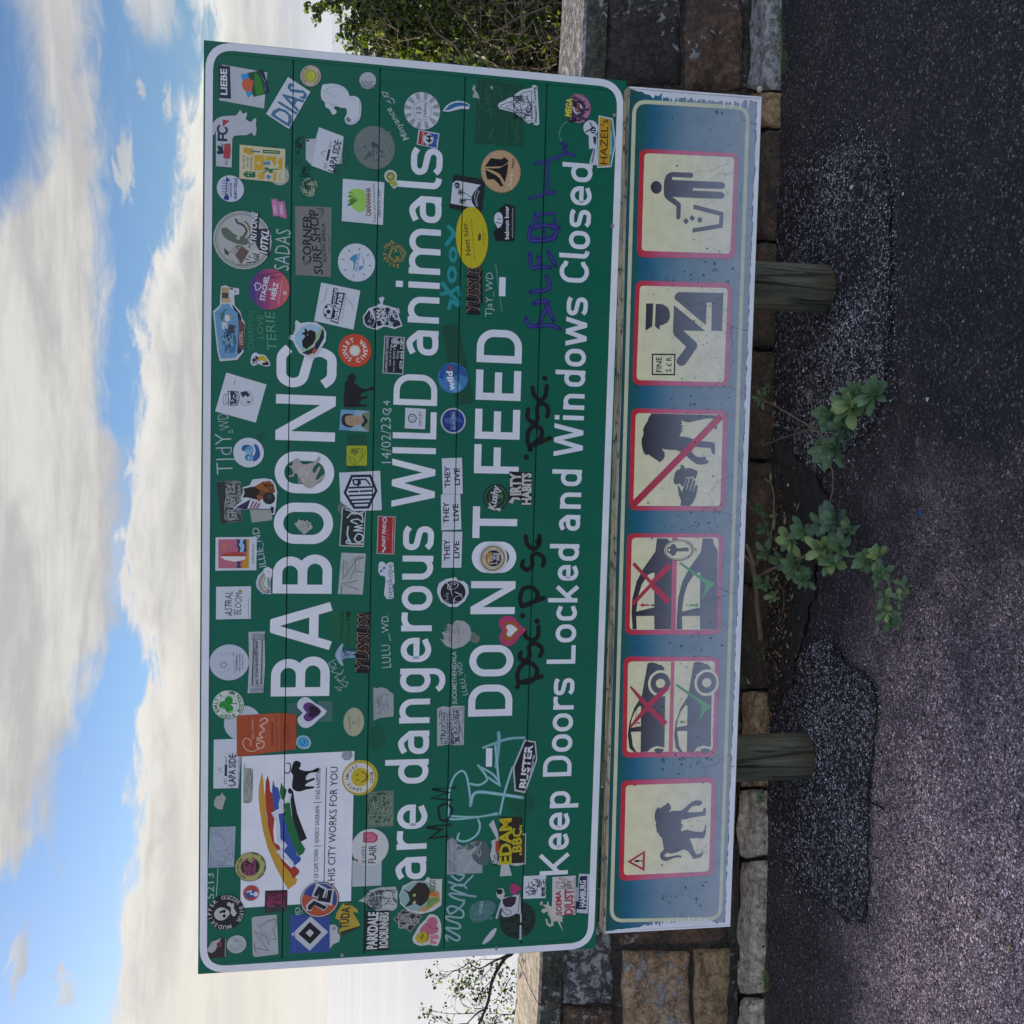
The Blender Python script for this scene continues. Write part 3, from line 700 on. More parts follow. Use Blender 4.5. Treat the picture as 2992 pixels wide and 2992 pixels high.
def rock(name, quad, depth, mat, parent, amp=.012, n=9, seed=0, tf=None):
    """a stone: quad = 4 points (x, z) of its face seen from the front; tf maps (x, out, z) to the world"""
    rr = random.Random(seed); bm = bmesh.new(); g = []
    (a, b, c, d) = [V(q) for q in quad]       # a top-left, b top-right, c bottom-right, d bottom-left
    for j in range(n+1):
        row = []
        for i in range(n+1):
            u, w = i/n, j/n
            p = (a*(1-u)+b*u)*(1-w)+(d*(1-u)+c*u)*w
            ed = min(u, 1-u, w, 1-w)
            e = V((mnoise.noise(V((p.x*12, p.y*12, seed)))*.011, mnoise.noise(V((p.x*12, p.y*12, seed+5)))*.011))
            q = p+e
            h = amp*(fbm((p.x, p.y, seed*.7), 5, 8.)+.9*abs(fbm((p.x, p.y*1.6, seed), 3, 4)))
            h -= .010 if ed == 0 else (.0022 if ed < 1.01/n and n > 5 else 0)
            row.append(bm.verts.new(tf(q.x, h, q.y)))
        g.append(row)
    for j in range(n):
        for i in range(n): bm.faces.new((g[j][i], g[j+1][i], g[j+1][i+1], g[j][i+1]))
    rim = [g[0][i] for i in range(n)]+[g[j][n] for j in range(n)]+[g[n][n-i] for i in range(n)]+[g[n-j][0] for j in range(n)]
    back = []
    for k, v in enumerate(rim):
        j = k//n; t_ = (k % n)/n
        p = (a, b, c, d)[j]*(1-t_)+(a, b, c, d)[(j+1) % 4]*t_
        back.append(bm.verts.new(tf(p.x, -depth, p.y)))
    m = len(rim)
    for k in range(m): bm.faces.new((rim[k], rim[(k+1) % m], back[(k+1) % m], back[k]))
    bm.faces.new(back)
    bmesh.ops.recalc_face_normals(bm, faces=bm.faces[:])
    c0 = sum((v.co for v in bm.verts), V())/len(bm.verts)
    for v in bm.verts: v.co -= c0
    ob = bobj(name, bm, mat, parent, smooth=True); ob.location = c0-(parent.location if parent else V())
    return ob
wall = empty('stone_wall', loc=V((0, 3.45, 0)))
props(wall, 'low dressed stone wall with a flat coping behind the sign', 'wall')
wtf = lambda x, o, z: V((x, wallY(x)-o, z))
def topz(x):      # front upper edge of the coping, from the two ends seen in the photo
    pl, pr = WP(1570, 2950), WP(1703, 100); k = (x-pl.x)/(pr.x-pl.x); return pl.z+(pr.z-pl.z)*k
CT = .078
xs0, xs1 = -6.0, 6.0
vs = []
for x in (xs0, xs1):
    for o, z in ((-.014, -.1), (-.014, topz(x)-CT+.002), (-.34, topz(x)-CT+.002), (-.34, -.8)): vs.append(wtf(x, o, z)-V((0, 3.45, 0)))
mesh('mortar_core', vs, [(0, 1, 5, 4), (1, 2, 6, 5), (2, 3, 7, 6), (0, 3, 2, 1), (4, 5, 6, 7), (0, 4, 7, 3)], MMOR, wall)
# coping slabs
rr = random.Random(12); x = xs0; k = 0
while x < xs1:
    L_ = rr.uniform(.75, 1.05) if not -2.2 < x < -1.2 else 1.1
    x2 = min(xs1, x+L_); mt = MS['cope'] if x < .3 else MS['copeg']  # right slabs: weathered lichen grey, with the bush's shade painted in
    bm = bmesh.new(); n = 10
    for u in range(n+1):
        X = x+.003+(x2-x-.006)*u/n; z = topz(X)
        for o, zz in ((.012, -CT), (.016, -CT*.5), (.012, -.008), (.002, 0), (-.10, .004), (-.20, .004), (-.30, .003), (-.362, 0), (-.37, -.012), (-.37, -CT)):
            bm.verts.new(wtf(X, o+.003*mnoise.noise(V((X*11, o*20, zz*50))), z+zz+.003*mnoise.noise(V((X*9, o*9, 4))))-V((0, 3.45, 0)))
    bm.verts.ensure_lookup_table(); R_ = 10
    for u in range(n):
        for q in range(R_):
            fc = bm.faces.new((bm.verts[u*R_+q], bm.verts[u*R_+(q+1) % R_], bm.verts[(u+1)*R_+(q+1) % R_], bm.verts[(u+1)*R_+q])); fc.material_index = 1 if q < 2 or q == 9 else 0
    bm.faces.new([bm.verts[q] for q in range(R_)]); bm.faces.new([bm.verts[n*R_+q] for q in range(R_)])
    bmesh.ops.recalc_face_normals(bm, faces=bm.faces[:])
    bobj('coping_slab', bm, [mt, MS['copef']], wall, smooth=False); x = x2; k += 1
def wq(x0, y0, x1, y1):       # photo box -> quad on the wall face; x is height, y runs leftwards
    P = [WP(x0, y1), WP(x0, y0), WP(x1, y0), WP(x1, y1)]
    return [(p.x, p.z) for p in P]
def stone_px(x0, y0, x1, y1, m, seed, amp=.013, n=8): rock('stone', wq(x0, y0, x1, y1), .05, MS[m], wall, amp, 14, seed, wtf)
stone_px(1645, 2700, 1793, 2932, 'grey', 1); stone_px(1644, 2943, 1795, 3120, 'brown', 2)
stone_px(1812, 2500, 2131, 2762, 'brown', 3); stone_px(1820, 2783, 2014, 3130, 'orange', 4, .022, 10)
stone_px(2030, 2776, 2133, 3090, 'tan', 5, .02, 10)
stone_px(1774, -130, 1993, 246, 'dark', 6); stone_px(2003, -60, 2168, 262, 'brown', 7, .02); 
stone_px(1774, 258, 1990, 520, 'dark', 8); stone_px(2003, 272, 2166, 600, 'brown', 9)
XL, XR = WP(1700, 2700).x, WP(1800, 520).x       # explicit stones lie outside this span
ZB = .035
def fill(xa, xb, seed, cols):
    rr = random.Random(seed); 
    zt = (topz(xa)+topz(xb))/2-CT-.008
    hs = [rr.uniform(.9, 1.2) for _ in range(3)]; tot = sum(hs); z = zt; rows = []
    for h in hs: z2 = z-(zt-ZB)*h/tot; rows.append((z, z2)); z = z2
    for r, (z1, z2) in enumerate(rows):
        x = xa+(0 if r % 2 else rr.uniform(0, .02))
        while x < xb-.02:
            L_ = rr.uniform(.26, .55); x2 = min(xb, x+L_)
            if xb-x2 < .12: x2 = xb
            def top(X, zz): return min(zz, 9)+(topz(X)-CT-.008-zt)*((zz-ZB)/(zt-ZB))
            q = [(x+.006, top(x, z1)-.006), (x2-.006, top(x2, z1)-.006), (x2-.006, top(x2, z2)+.006), (x+.006, top(x, z2)+.006)]
            rock('stone', q, .05, MS[rr.choice(cols)], wall, .014, 5, rr.randint(20, 9999), wtf); x = x2
fill(WP(1900, 2490).x+.004, WP(1900, 610).x-.004, 31, ('brown', 'brown', 'dark', 'tan'))
fill(xs0+.01, WP(1900, 3140).x-.01, 32, ('orange', 'tan', 'brown', 'grey')); fill(WP(1900, -140).x+.01, xs1-.01, 33, ('dark', 'brown', 'dark'))

# kerb of long stones at the foot of the wall
kerb = empty('kerb', loc=V((0, 3.2, 0))); props(kerb, 'row of long pale kerb stones along the foot of the wall', 'kerb')
KZ = .045
def kerbstone(ya, yb, m, seed, xa=2152, xb=2222):
    """between photo rows ya<yb"""
    def P(y, f): 
        k = (y-100)/2800; xt = 2186+(2153-2186)*k; xf = 2246+(2199-2246)*k
        return G0(xt+(xf-xt)*f, y, KZ)
    A, B, C_, D = P(yb, 0), P(ya, 0), P(ya, 1), P(yb, 1)
    q = [(p.x, p.y) for p in (A, B, C_, D)]
    rock('kerb_stone', q, .14, MS[m], kerb, .013, 14, seed, lambda x, o, y: V((x, y, KZ+o)))
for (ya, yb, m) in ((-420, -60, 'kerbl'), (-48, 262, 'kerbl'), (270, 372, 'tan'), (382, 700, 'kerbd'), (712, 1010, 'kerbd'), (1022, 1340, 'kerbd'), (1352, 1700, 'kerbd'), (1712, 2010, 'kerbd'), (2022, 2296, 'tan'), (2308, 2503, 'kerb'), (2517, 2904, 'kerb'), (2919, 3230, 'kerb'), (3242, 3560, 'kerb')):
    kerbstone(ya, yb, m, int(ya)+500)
a_, b_ = G0(2190, -420, 0), G0(2190, 3560, 0)
mesh('mortar_bed', [(b_.x, 3.02, -.05), (a_.x, 2.98, -.05), (a_.x, 2.98, .0+.0), (b_.x, 3.02, 0), (b_.x, 3.30, .034), (a_.x, 3.24, .034), (a_.x, 3.5, .034), (b_.x, 3.5, .034)], [(4, 5, 6, 7)], MMOR, kerb).location = V((0, -3.2, 0))

# ---- sea and the slope behind the wall
def m_sea(t):
    n1 = t.noise(t.vmul(t.co, (.02, .09, 1)), 1, 5, .6); n2 = t.noise(t.vmul(t.co, (.5, 1.2, 1)), 1, 4, .6)
    t.put(t.b.inputs['Base Color'], t.mix(t.ss(t.noise(t.vmul(t.co, (.0012, .006, 1)), 1, 4), .4, .6), (.68, .69, .68), (.76, .76, .73)))  # sun glint and haze painted into a near-white water colour
    t.put(t.b.inputs['Normal'], bump(t, t.m('ADD', n1, t.m('MULTIPLY', n2, .3)), .35, 1.0))
MSEA = pmat('sea_water', (.1, .16, .2), .22, m_sea, .5)
props(mesh('sea', [(-60000, 20, -30), (60000, 20, -30), (60000, 80000, -30), (-60000, 80000, -30)], [(0, 1, 2, 3)], MSEA), kind='structure')
def m_slope(t):
    n = t.noise(t.co, 3, 6, .65); t.put(t.b.inputs['Base Color'], t.mix(t.ss(n, .4, .65), (.03, .035, .018), (.10, .09, .055)))
    t.put(t.b.inputs['Normal'], bump(t, n, .8, .08))
vs, fs = [], []
for j in range(26):
    for i in range(41):
        x = -40+2*i; y = 3.62+(j/25)**2*55; z = -.12-(y-3.62)*.55-.25*min(1, j/4)+(.5*fbm((x, y, 0), 4, .3) if j > 3 else 0)
        vs.append((x, y, z))
for j in range(25):
    for i in range(40): a = j*41+i; fs.append((a, a+1, a+42, a+41))
props(mesh('hillside', vs, fs, pmat('hillside_scrub', (.06, .06, .03), .95, m_slope), smooth=True), kind='structure')

# ---- posts
def m_post(t):
    g = t.noise(t.vmul(t.co, (28, 28, 2.2)), 1, 5, .6, .6); k = t.noise(t.vmul(t.co, (55, 55, 1.6)), 1, 4, .6, 1.0)
    big = t.noise(t.co, 5, 3)
    c = t.mix(t.ss(g, .35, .65), (.080, .092, .060), (.175, .175, .120)); c = t.mix(t.ss(big, .46, .62), c, (.135, .100, .060))
    c = t.mix(t.ss(k, .60, .66), c, (.02, .02, .015)); kn = t.ss(t.vor(t.vmul(t.co, (1, 1, .6)), 6, 'F1', 0), .10, .03)
    c = t.mix(kn, c, (.03, .022, .014)); sz = t.new('SeparateXYZ'); t.l.new(t.co, sz.inputs[0]); damp = t.ss(t.m('ADD', sz.outputs[2], t.m('MULTIPLY', big, .12)), .16, .04)
    c = t.mix(t.m('MULTIPLY', damp, .7), c, (.02, .022, .014)); ln = t.ss(t.noise(t.vmul(t.co, (16, 16, 1.1)), 1, 3, .5, 1.6), .60, .63); c = t.mix(t.m('MULTIPLY', ln, .8), c, (.018, .016, .012))
    t.put(t.b.inputs['Base Color'], c); t.put(t.b.inputs['Normal'], bump(t, t.m('ADD', g, t.m('MULTIPLY', k, 1.8)), 1.0, .02))
MPOST = pmat('weathered_treated_pine', (.1, .12, .08), .85, m_post)
def post(X, Yc, seed, label, r=.0705):
    bm = bmesh.new(); n = 26; R_ = []
    zs = [-.12, .0, .02, .05, .1, .2, .3, .4, .5, .7, .9, 1.1, 1.3, 1.5, 1.66, 1.70, 1.712]
    for z in zs:
        ring = []
        for i in range(n):
            a = 2*pi*i/n; rr_ = r*(1+.022*mnoise.noise(V((cos(a)*1.5, sin(a)*1.5, z*1.5+seed)))-.02*max(0, mnoise.noise(V((cos(a)*6, sin(a)*6, z*.7+seed))))*2)
            if z > 1.69: rr_ *= .985-(z-1.69)*3
            ring.append(bm.verts.new((rr_*cos(a), rr_*sin(a), z)))
        R_.append(ring)
    for a, b in zip(R_, R_[1:]):
        for i in range(n): bm.faces.new((a[i], a[(i+1) % n], b[(i+1) % n], b[i]))
    bm.faces.new(R_[-1])
    o = bobj('wooden_post', bm, MPOST, smooth=True); o.location = (X, Yc, 0)
    props(o, label, 'post', 'posts holding up the sign boards')
def signY(X): return 2.7478-.0749*(X+1.228)
pl, pr = G0(2395, 2227), G0(2440, 831)
PXL, PXR = pl.x, pr.x
post(PXL, signY(PXL)+.148, 1, 'round greenish wooden post beside the pale kerb stones, at the walking baboon end')
post(PXR, signY(PXR)+.148, 2, 'round brownish wooden post under the litter and fine pictograms')

# dark mound added behind the bush, standing in for its unlit interior
vs, fs = [], []
for j in range(13):
    for i in range(25):
        x = 1.55+i*.27; y = 4.25+j*.16; k = min(1, max(0, (x-1.5)/.7)); e = sin(min(1, j/7)*pi/2)
        vs.append((x, y, -.7+(1.62*e+.12*fbm((x, y, 1), 4, 2))*k))
for j in range(12):
    for i in range(24): a = j*25+i; fs.append((a, a+1, a+26, a+25))
props(mesh('bush_backing', vs, fs, MSOIL, smooth=True), kind='structure')

# cracks where the worn patch meets the running lane
MCRK = pmat('crack', (.006, .006, .008), .95)
def crack(px, w, seed):
    rr = random.Random(seed); P = smooth([G0(a, b).to_2d() for a, b in px], 14); vs, fs = [], []
    for i, p in enumerate(P):
        d = (P[min(i+1, len(P)-1)]-P[max(i-1, 0)]).normalized(); n = V((-d.y, d.x)); p = p+n*rr.gauss(0, .0022); h = w*rr.uniform(.15, 1.0)*min(1, (len(P)-1-i)/6+.1)
        z = .0135+.004*fbm((p.x, p.y, 3), 3, 1.4)
        vs += [(p.x+n.x*h, p.y+n.y*h, z-.004), (p.x-n.x*h, p.y-n.y*h, z-.004)]
        if i: k = 2*i; fs.append((k-2, k-1, k+1, k))
    props(mesh('crack', vs, fs, MCRK), kind='structure')
crack([(2435, 1900), (2480, 1935), (2535, 1968), (2566, 2025), (2570, 2100), (2560, 2200), (2549, 2290), (2545, 2335), (2551, 2400), (2545, 2480), (2550, 2580), (2538, 2640), (2532, 2700)], .0065, 1)
crack([(2520, 2330), (2545, 2336), (2575, 2352), (2600, 2366)], .005, 2)
crack([(2290, 2500), (2350, 2585), (2400, 2622), (2450, 2668), (2490, 2698)], .004, 3)
crack([(2600, 560), (2607, 700), (2612, 850), (2606, 1000), (2590, 1120)], .0035, 4)
crack([(2560, 2500), (2590, 2512)], .004, 5)
# ------------------------------------------------------------------ the lower board with the six pictograms, its print bleached by the sun
low = empty('pictogram_sign', LOW.M)
props(low, 'long faded board of six red framed pictograms under the green sign', 'sign board')
FD = .045
bobj('board', box_bm(.004, LW-.004, 0, FD, -LH+.004, -.004, .002), pmat('white_board', (.6, .62, .66), .5, m_white), low)
MTRIM = pmat('board_trim', (.55, .57, .62), .45, m_white)
def m_grime(t):
    n = t.noise(t.vmul(t.co, (3, 40, 40)), 1, 5, .65); k = t.noise(t.co, 26, 5, .7)
    c = t.mix(t.ss(n, .35, .6), (.09, .075, .05), (.50, .42, .26)); c = t.mix(t.ss(k, .52, .62), c, (.03, .026, .02))
    t.put(t.b.inputs['Base Color'], c)
MTOP = pmat('board_trim_grimed', (.3, .25, .16), .7, m_grime)
bobj('frame_rail', box_bm(0, LW, -.0025, FD+.003, -.0045, 0, .0006), MTOP, low)
bobj('frame_rail', box_bm(0, LW, -.0025, FD+.003, -LH, -LH+.0045, .0006), MTRIM, low)
for x in (0, LW-.0045): bobj('frame_rail', box_bm(x, x+.0045, -.0025, FD+.003, -LH+.0047, -.0047, .0006), MTRIM, low)
# spacers that carry the board on the posts
for X in (PXL, PXR):
    xl = (X-LOW.O.x)/LOW.a.x
    bobj('bracket', box_bm(xl-.03, xl+.03, FD+.0032, FD+.09, -LH*.62, -LH*.38, .003), MALU, low)
def faded(name, stops, rough=.55, crinkle=1.0, cream=False):
    def fn(t):
        sp = t.new('SeparateXYZ'); t.l.new(t.co, sp.inputs[0])
        wob = t.noise(t.vmul(t.co, (3, 1, 5)), 1, 4, .55)
        h = t.m('ADD', t.m('DIVIDE', t.m('MULTIPLY', sp.outputs[2], -1), LH), t.m('MULTIPLY', t.m('SUBTRACT', wob, .5), .10))
        c = t.ramp(h, stops)
        g = t.noise(t.co, 420, 2, .7); c = t.mix(1.0, c, t.mix(g, (.86, .86, .86), (1.14, 1.14, 1.14)), 'MULTIPLY')
        d = t.noise(t.co, 24, 5, .6); c = t.mix(1.0, c, t.mix(t.ss(d, .3, .7), (.93, .93, .93), (1.05, 1.05, 1.04)), 'MULTIPLY')
        # crazed film: finer and denser towards the foot of the board
        wv = t.new('VectorMath', operation='ADD'); ns = t.new('TexNoise'); t.l.new(t.co, ns.inputs[0]); ns.inputs['Scale'].default_value = 18; ns.inputs['Detail'].default_value = 4
        sc = t.new('VectorMath', operation='SCALE'); t.l.new(ns.outputs[1], sc.inputs[0]); sc.inputs['Scale'].default_value = .05
        t.l.new(t.co, wv.inputs[0]); t.l.new(sc.outputs[0], wv.inputs[1])
        e1 = t.vor(wv.outputs[0], 11, 'DISTANCE_TO_EDGE'); e2 = t.vor(wv.outputs[0], 42, 'DISTANCE_TO_EDGE')
        lowz = t.ss(h, .45, .95); pat = t.ss(t.noise(t.co, 5, 3), .42, .62)
        cr1 = t.m('MULTIPLY', t.ss(e1, .022, .0), t.m('MULTIPLY', t.ss(t.noise(t.co, 7, 2), .48, .56), t.m('ADD', .25, lowz)))
        cr2 = t.m('MULTIPLY', t.ss(e2, .06, .0), t.m('MULTIPLY', lowz, pat))
        k = t.m('MULTIPLY', t.m('ADD', t.m('MULTIPLY', cr1, .45), t.m('MULTIPLY', cr2, .38 if cream else .05), clamp=True), crinkle)
        c = t.mix(k, c, (.16, .15, .15) if cream else (.03, .06, .10))
        t.put(t.b.inputs['Base Color'], c)
        t.put(t.b.inputs['Normal'], bump(t, t.m('ADD', t.m('MULTIPLY', cr2, -1), t.m('MULTIPLY', t.noise(t.co, 60, 3), .4)), .35 if cream else .15, .003))
    return pmat(name, (.3, .3, .3), rough, fn, .4)
def S(hx): c = lin(hx); return tuple(min(.85, a/s*.8) for a, s in zip(c, SHADE))
MFILM = faded('faded_blue_film', [(.0, S('0c4548')), (.10, S('0e5560')), (.20, S('185d86')), (.32, S('4a7698')), (.45, S('6c88a6')), (.8, S('8798b4')), (1, S('919fbc'))])
MRED = faded('faded_red_print', [(.12, S('b8263a')), (.2, S('b83a58')), (.32, S('ba5c84')), (.55, S('bd7aa0')), (.85, S('b486a8')), (1, S('ae86aa'))])
MCRM = faded('faded_cream_print', [(.1, S('d6cfb4')), (.4, S('d4d1c2')), (.75, S('d0d1d4')), (1, S('ccd0d8'))], cream=True)
MGRY = faded('faded_black_print', [(.18, S('2b2b3a')), (.30, S('4a4c60')), (.45, S('646a80')), (.65, S('767e98')), (.9, S('828ba6'))], crinkle=.5)
MLINE = faded('faded_cream_line', [(0, S('b8bfae')), (.5, S('bcc2b4')), (1, S('b6bfc4'))], crinkle=.3)
MGRN = faded('faded_green_print', [(.3, S('3f8a6a')), (.6, S('6aa58f')), (.9, S('86b0a4'))], crinkle=.4)
MREDX = faded('faded_red_cross', [(.15, S('a02a40')), (.4, S('b0486c')), (.7, S('b76a8c'))], crinkle=.4)
MDKB = pmat('dark_blue_flake', S('1b3f68'), .5)
MBLK = pmat('unfaded_black', (.012, .013, .02), .5)
rr = random.Random(3)
def jag(p, q, n, amp):
    P, Q = V(p), V(q); d = (Q-P).normalized(); nn = V((-d.y, d.x)); out = []
    for i in range(n): out.append(P+(Q-P)*(i/n)+nn*rr.uniform(-1, 1)*amp*(1 if rr.random() < .75 else 2.6))
    return out
m = .0062
ring = jag((m, -m), (LW-m, -m), 30, .0003)+jag((LW-m, -m), (LW-m-.012, -.07), 6, .001)+jag((LW-.020, -.07), (LW-.020, -LH+.05), 46, .0055)+jag((LW-.014, -LH+.05), (LW-.013, -LH+.013), 6, .002)+jag((LW-.014, -LH+.0125), (.016, -LH+.016), 190, .0013)+jag((.016, -LH+.016), (.022, -LH+.1), 16, .004)+jag((.026, -LH+.1), (.020, -.11), 46, .0065)+jag((.012, -.10), (m, -m), 8, .001)
fs_ = Sheet(LOW, .0003)
fs_.poly2(MFILM, ring); fs_.build('film', low)
es = Sheet(LOW, .0006); k0 = len(ring)
for a in range(82, k0-8):
    if rr.random() < .72 and (ring[a+1]-ring[a]).length < .05:
        es.strokes2(MDKB, [([ring[a], ring[a+1]], False)], rr.uniform(.0006, .0022)); es.k = 0
es.build('torn_edge', low)['kind'] = 'stuff'
bl = Sheet(LOW, .0008)
Q4 = [V(LOW.H(*p)) for p in ((1786, 2690), (1853.5, 296), (2185.5, 316), (2104, 2684))]
bl.strokes2(MLINE, [(rrect(Q4, .035, 8), True)], .0105)
props(bl.build('border_line', low), 'thin cream border line round the faded board')
# torn strips peeling over the two ends
ts = Sheet(LOW, .0011)
for x0, lo_, hi_, n in ((LW-.030, -.33, -.075, 12), (.030, -.30, -.13, 14)):
    for i in range(n):
        z = lo_+(hi_-lo_)*i/n+rr.uniform(-.004, .004); s = 1 if x0 > 1 else -1; w = rr.uniform(.002, .007)
        pts = [V((x0+s*.022, z-w)), V((x0+s*rr.uniform(.0, .010), z-w*.4)), V((x0-s*rr.uniform(.0, .012), z+rr.uniform(-.004, .006))), V((x0+s*.022, z+w))]
        ts.poly2(MW, pts); ts.k = 0
ts.build('peeled_strip', low)['kind'] = 'stuff'

def pic(label, frame_out, frame_in, fr, draw):
    sh = Sheet(LOW, .0014, (0, 0, 1))
    o = [V(LOW.H(*p)) for p in frame_out]; i_ = [V(LOW.H(*p)) for p in frame_in]
    sh.poly2(MRED, rrect(o, .021, 6)); plate = sh.build('pictogram', low); props(plate, label)
    s2 = Sheet(LOW, .0018); s2.poly2(MCRM, rrect(i_, .012, 6)); s2.build('plate_face', plate)
    s3 = Sheet(LOW, .0022, fr); draw(s3); s3.build('silhouette', plate)
FA = (1820, 420, .18634); FB = (1500, 800, .41408); FC = (1820, 1180, .18634); FD_ = (1500, 1500, .41408); FE = (1800, 2240, .18634)
def d_litter(s):
    s.C(MGRY, 520, 687, 98, 90)
    s.P(MGRY, [(650, 560), (672, 505), (710, 466), (760, 446), (1065, 458), (1090, 470), (1100, 497), (1090, 525), (1060, 538), (770, 523), (768, 570), (1100, 585), (1560, 605), (1598, 640), (1592, 690), (1555, 712), (1095, 697), (1092, 738), (1540, 757), (1585, 785), (1590, 820), (1575, 852), (1545, 866), (1250, 858), (768, 836), (890, 925), (906, 955), (898, 1155), (885, 1183), (862, 1192), (840, 1180), (832, 1150), (835, 985), (690, 880), (655, 845), (637, 790), (640, 620)])
    s.P(MGRY, [(1103, 955), (1575, 1078), (1562, 1318), (1085, 1396), (1088, 1330), (1504, 1260), (1508, 1130), (1100, 1025)])
    s.P(MGRY, [(985, 1165), (1032, 1218), (985, 1268), (938, 1212)]); s.P(MGRY, [(1080, 1118), (1128, 1168), (1080, 1218), (1034, 1165)]); s.P(MGRY, [(1170, 1160), (1235, 1163), (1232, 1235), (1167, 1230)])
def d_fine(s):
    s.P(MGRY, [(935, 210), (986, 210), (978, 372), (930, 402)])
    s.P(MGRY, [(1003, 213), (1050, 215), (1085, 235), (1103, 270), (1103, 310), (1085, 345), (1050, 362), (1032, 364), (1029, 398), (997, 370)])
    s.P(MGRY, [(1143, 145), (1165, 130), (1480, 136), (1470, 404), (1395, 402), (1398, 204), (1362, 203), (1355, 362), (1137, 178), (1136, 160)])
    s.P(MGRY, [(1131, 222), (1352, 405), (1196, 400), (1292, 488), (1296, 515), (1215, 635), (1195, 650), (1168, 648), (1150, 628), (1152, 605), (1218, 515), (1130, 432), (1124, 410)])
    s.L(MBLK, [(980, 568), (1138, 570), (1134, 712), (979, 710)], 9, True)
    s.T(MBLK, 'FINE', (1045, 694), (1045, 588), 40, .01); s.T(MBLK, 'S £ R', (1112, 692), (1114, 588), 38, .01)
def d_feed(s):
    s.P(MGRY, [(445, 152), (870, 162), (1450, 178), (1478, 185), (1420, 262), (1385, 228), (1300, 230), (1160, 262), (1040, 290), (960, 280), (910, 255), (925, 310), (900, 330), (955, 355), (905, 375), (950, 400), (900, 410), (935, 430), (905, 455), (885, 510), (1010, 522), (1120, 560), (1210, 580), (1400, 600), (1435, 618), (1440, 700), (1440, 790), (1400, 785), (1370, 690), (1290, 688), (1130, 672), (1060, 740), (1140, 822), (1200, 838), (1285, 825), (1308, 862), (1290, 885), (1340, 880), (1345, 905), (1310, 940), (1230, 955), (1150, 945), (1060, 880), (985, 810), (905, 755), (830, 722), (740, 722), (650, 712), (605, 700), (650, 770), (652, 830), (620, 880), (575, 916), (540, 890), (480, 850), (400, 795), (350, 803), (310, 730), (290, 640), (290, 560), (320, 470), (312, 400), (350, 320), (385, 270), (400, 215)])
    s.P(MGRY, [(1420, 370), (1475, 340), (1470, 385), (1455, 410), (1430, 380)])
    s.P(MGRY, [(895, 955), (930, 955), (968, 990), (972, 1020), (1010, 1000), (1060, 1008), (1165, 1055), (1165, 1100), (1120, 1200), (960, 1260), (935, 1305), (885, 1250), (830, 1265), (795, 1240), (790, 1180), (815, 1080), (840, 1040), (890, 1022), (905, 985)])
    H_ = [(850, 1275), (885, 1300), (920, 1385), (995, 1170), (1020, 1160), (1035, 1180), (1060, 1160), (1085, 1155), (1098, 1180), (1120, 1200), (1135, 1220), (1120, 1300), (1150, 1265), (1170, 1290), (1140, 1450), (1100, 1540), (1045, 1600), (895, 1595), (910, 1520), (875, 1430)]
    s.P(MCRM, [(p[0]+(p[0]-1010)*.07, p[1]+(p[1]-1400)*.07) if p[1] < 1500 else p for p in H_]); s.P(MGRY, H_)
    for a in (((1035, 1180), (990, 1345)), ((1095, 1190), (1045, 1365)), ((1130, 1240), (1098, 1380))): s.L(MCRM, a, 10)
    s.P(MREDX, [(85, 1600), (150, 1520), (1500, 155), (1575, 225), (1560, 240), (210, 1600), (130, 1640)])
def d_key(s):
    for dy, g in ((0, 0), (1, 1)):
        X = lambda x: x+(322 if g else 0)
        s.P(MGRY, [(X(1012), 175), (X(1085), 178), (X(1120) if not g else 1412, 215), (X(1120) if not g else 1440, 260), (X(1112), 818), (X(826) if g else 840, 818), (X(832), 700), (X(838), 600), (X(868), 480), (X(915), 390), (X(1000), 270)])
        s.P(MCRM, [(X(994), 418), (X(975), 420), (X(950), 432), (X(905), 500), (X(880), 580), (X(866), 692), (X(992), 662)])
        s.P(MCRM, [(X(866), 724), (X(992), 722), (X(994), 818), (X(868), 818)])
    s.P(MRED, [(1120, 172), (1155, 172), (1142, 820), (1110, 820)])
    s.L(MREDX, [(845, 352), (1095, 625)], 24); s.L(MREDX, [(840, 640), (1100, 365)], 26)
    s.P(MREDX, [(1052, 385), (1088, 350), (1114, 385), (990, 500), (965, 480)]); s.P(MREDX, [(990, 490), (1110, 605), (1078, 640), (965, 520)])
    s.P(MGRN, [(1166, 350), (1180, 345), (1340, 455), (1420, 495), (1375, 540), (1325, 615), (1350, 530), (1352, 495), (1320, 470)])
    s.L(MREDX, [(895, 646), (955, 646)], 11); s.P(MREDX, [(893, 646), (915, 630), (915, 662)]); s.L(MBLK, [(968, 647), (990, 647)], 10)
    s.L(MGRN, [(1238, 646), (1285, 647)], 11); s.P(MGRN, [(1308, 647), (1285, 631), (1285, 663)])
    s.C(MCRM, 1163, 258, 72, 108); s.C(MGRY, 1163, 258, 74, 110, hole=.93); s.C(MCRM, 1163, 258, 64, 98)
    s.C(MGRY, 1163, 258, 64, 98, hole=.94)
    s.C(MGRY, 1125, 257, 42, 26); s.C(MGRY, 1100, 257, 24, 20); s.L(MGRY, [(1130, 257), (1235, 255)], 22); s.L(MGRY, [(1190, 247), (1230, 247)], 14); s.C(MCRM, 1097, 257, 9)
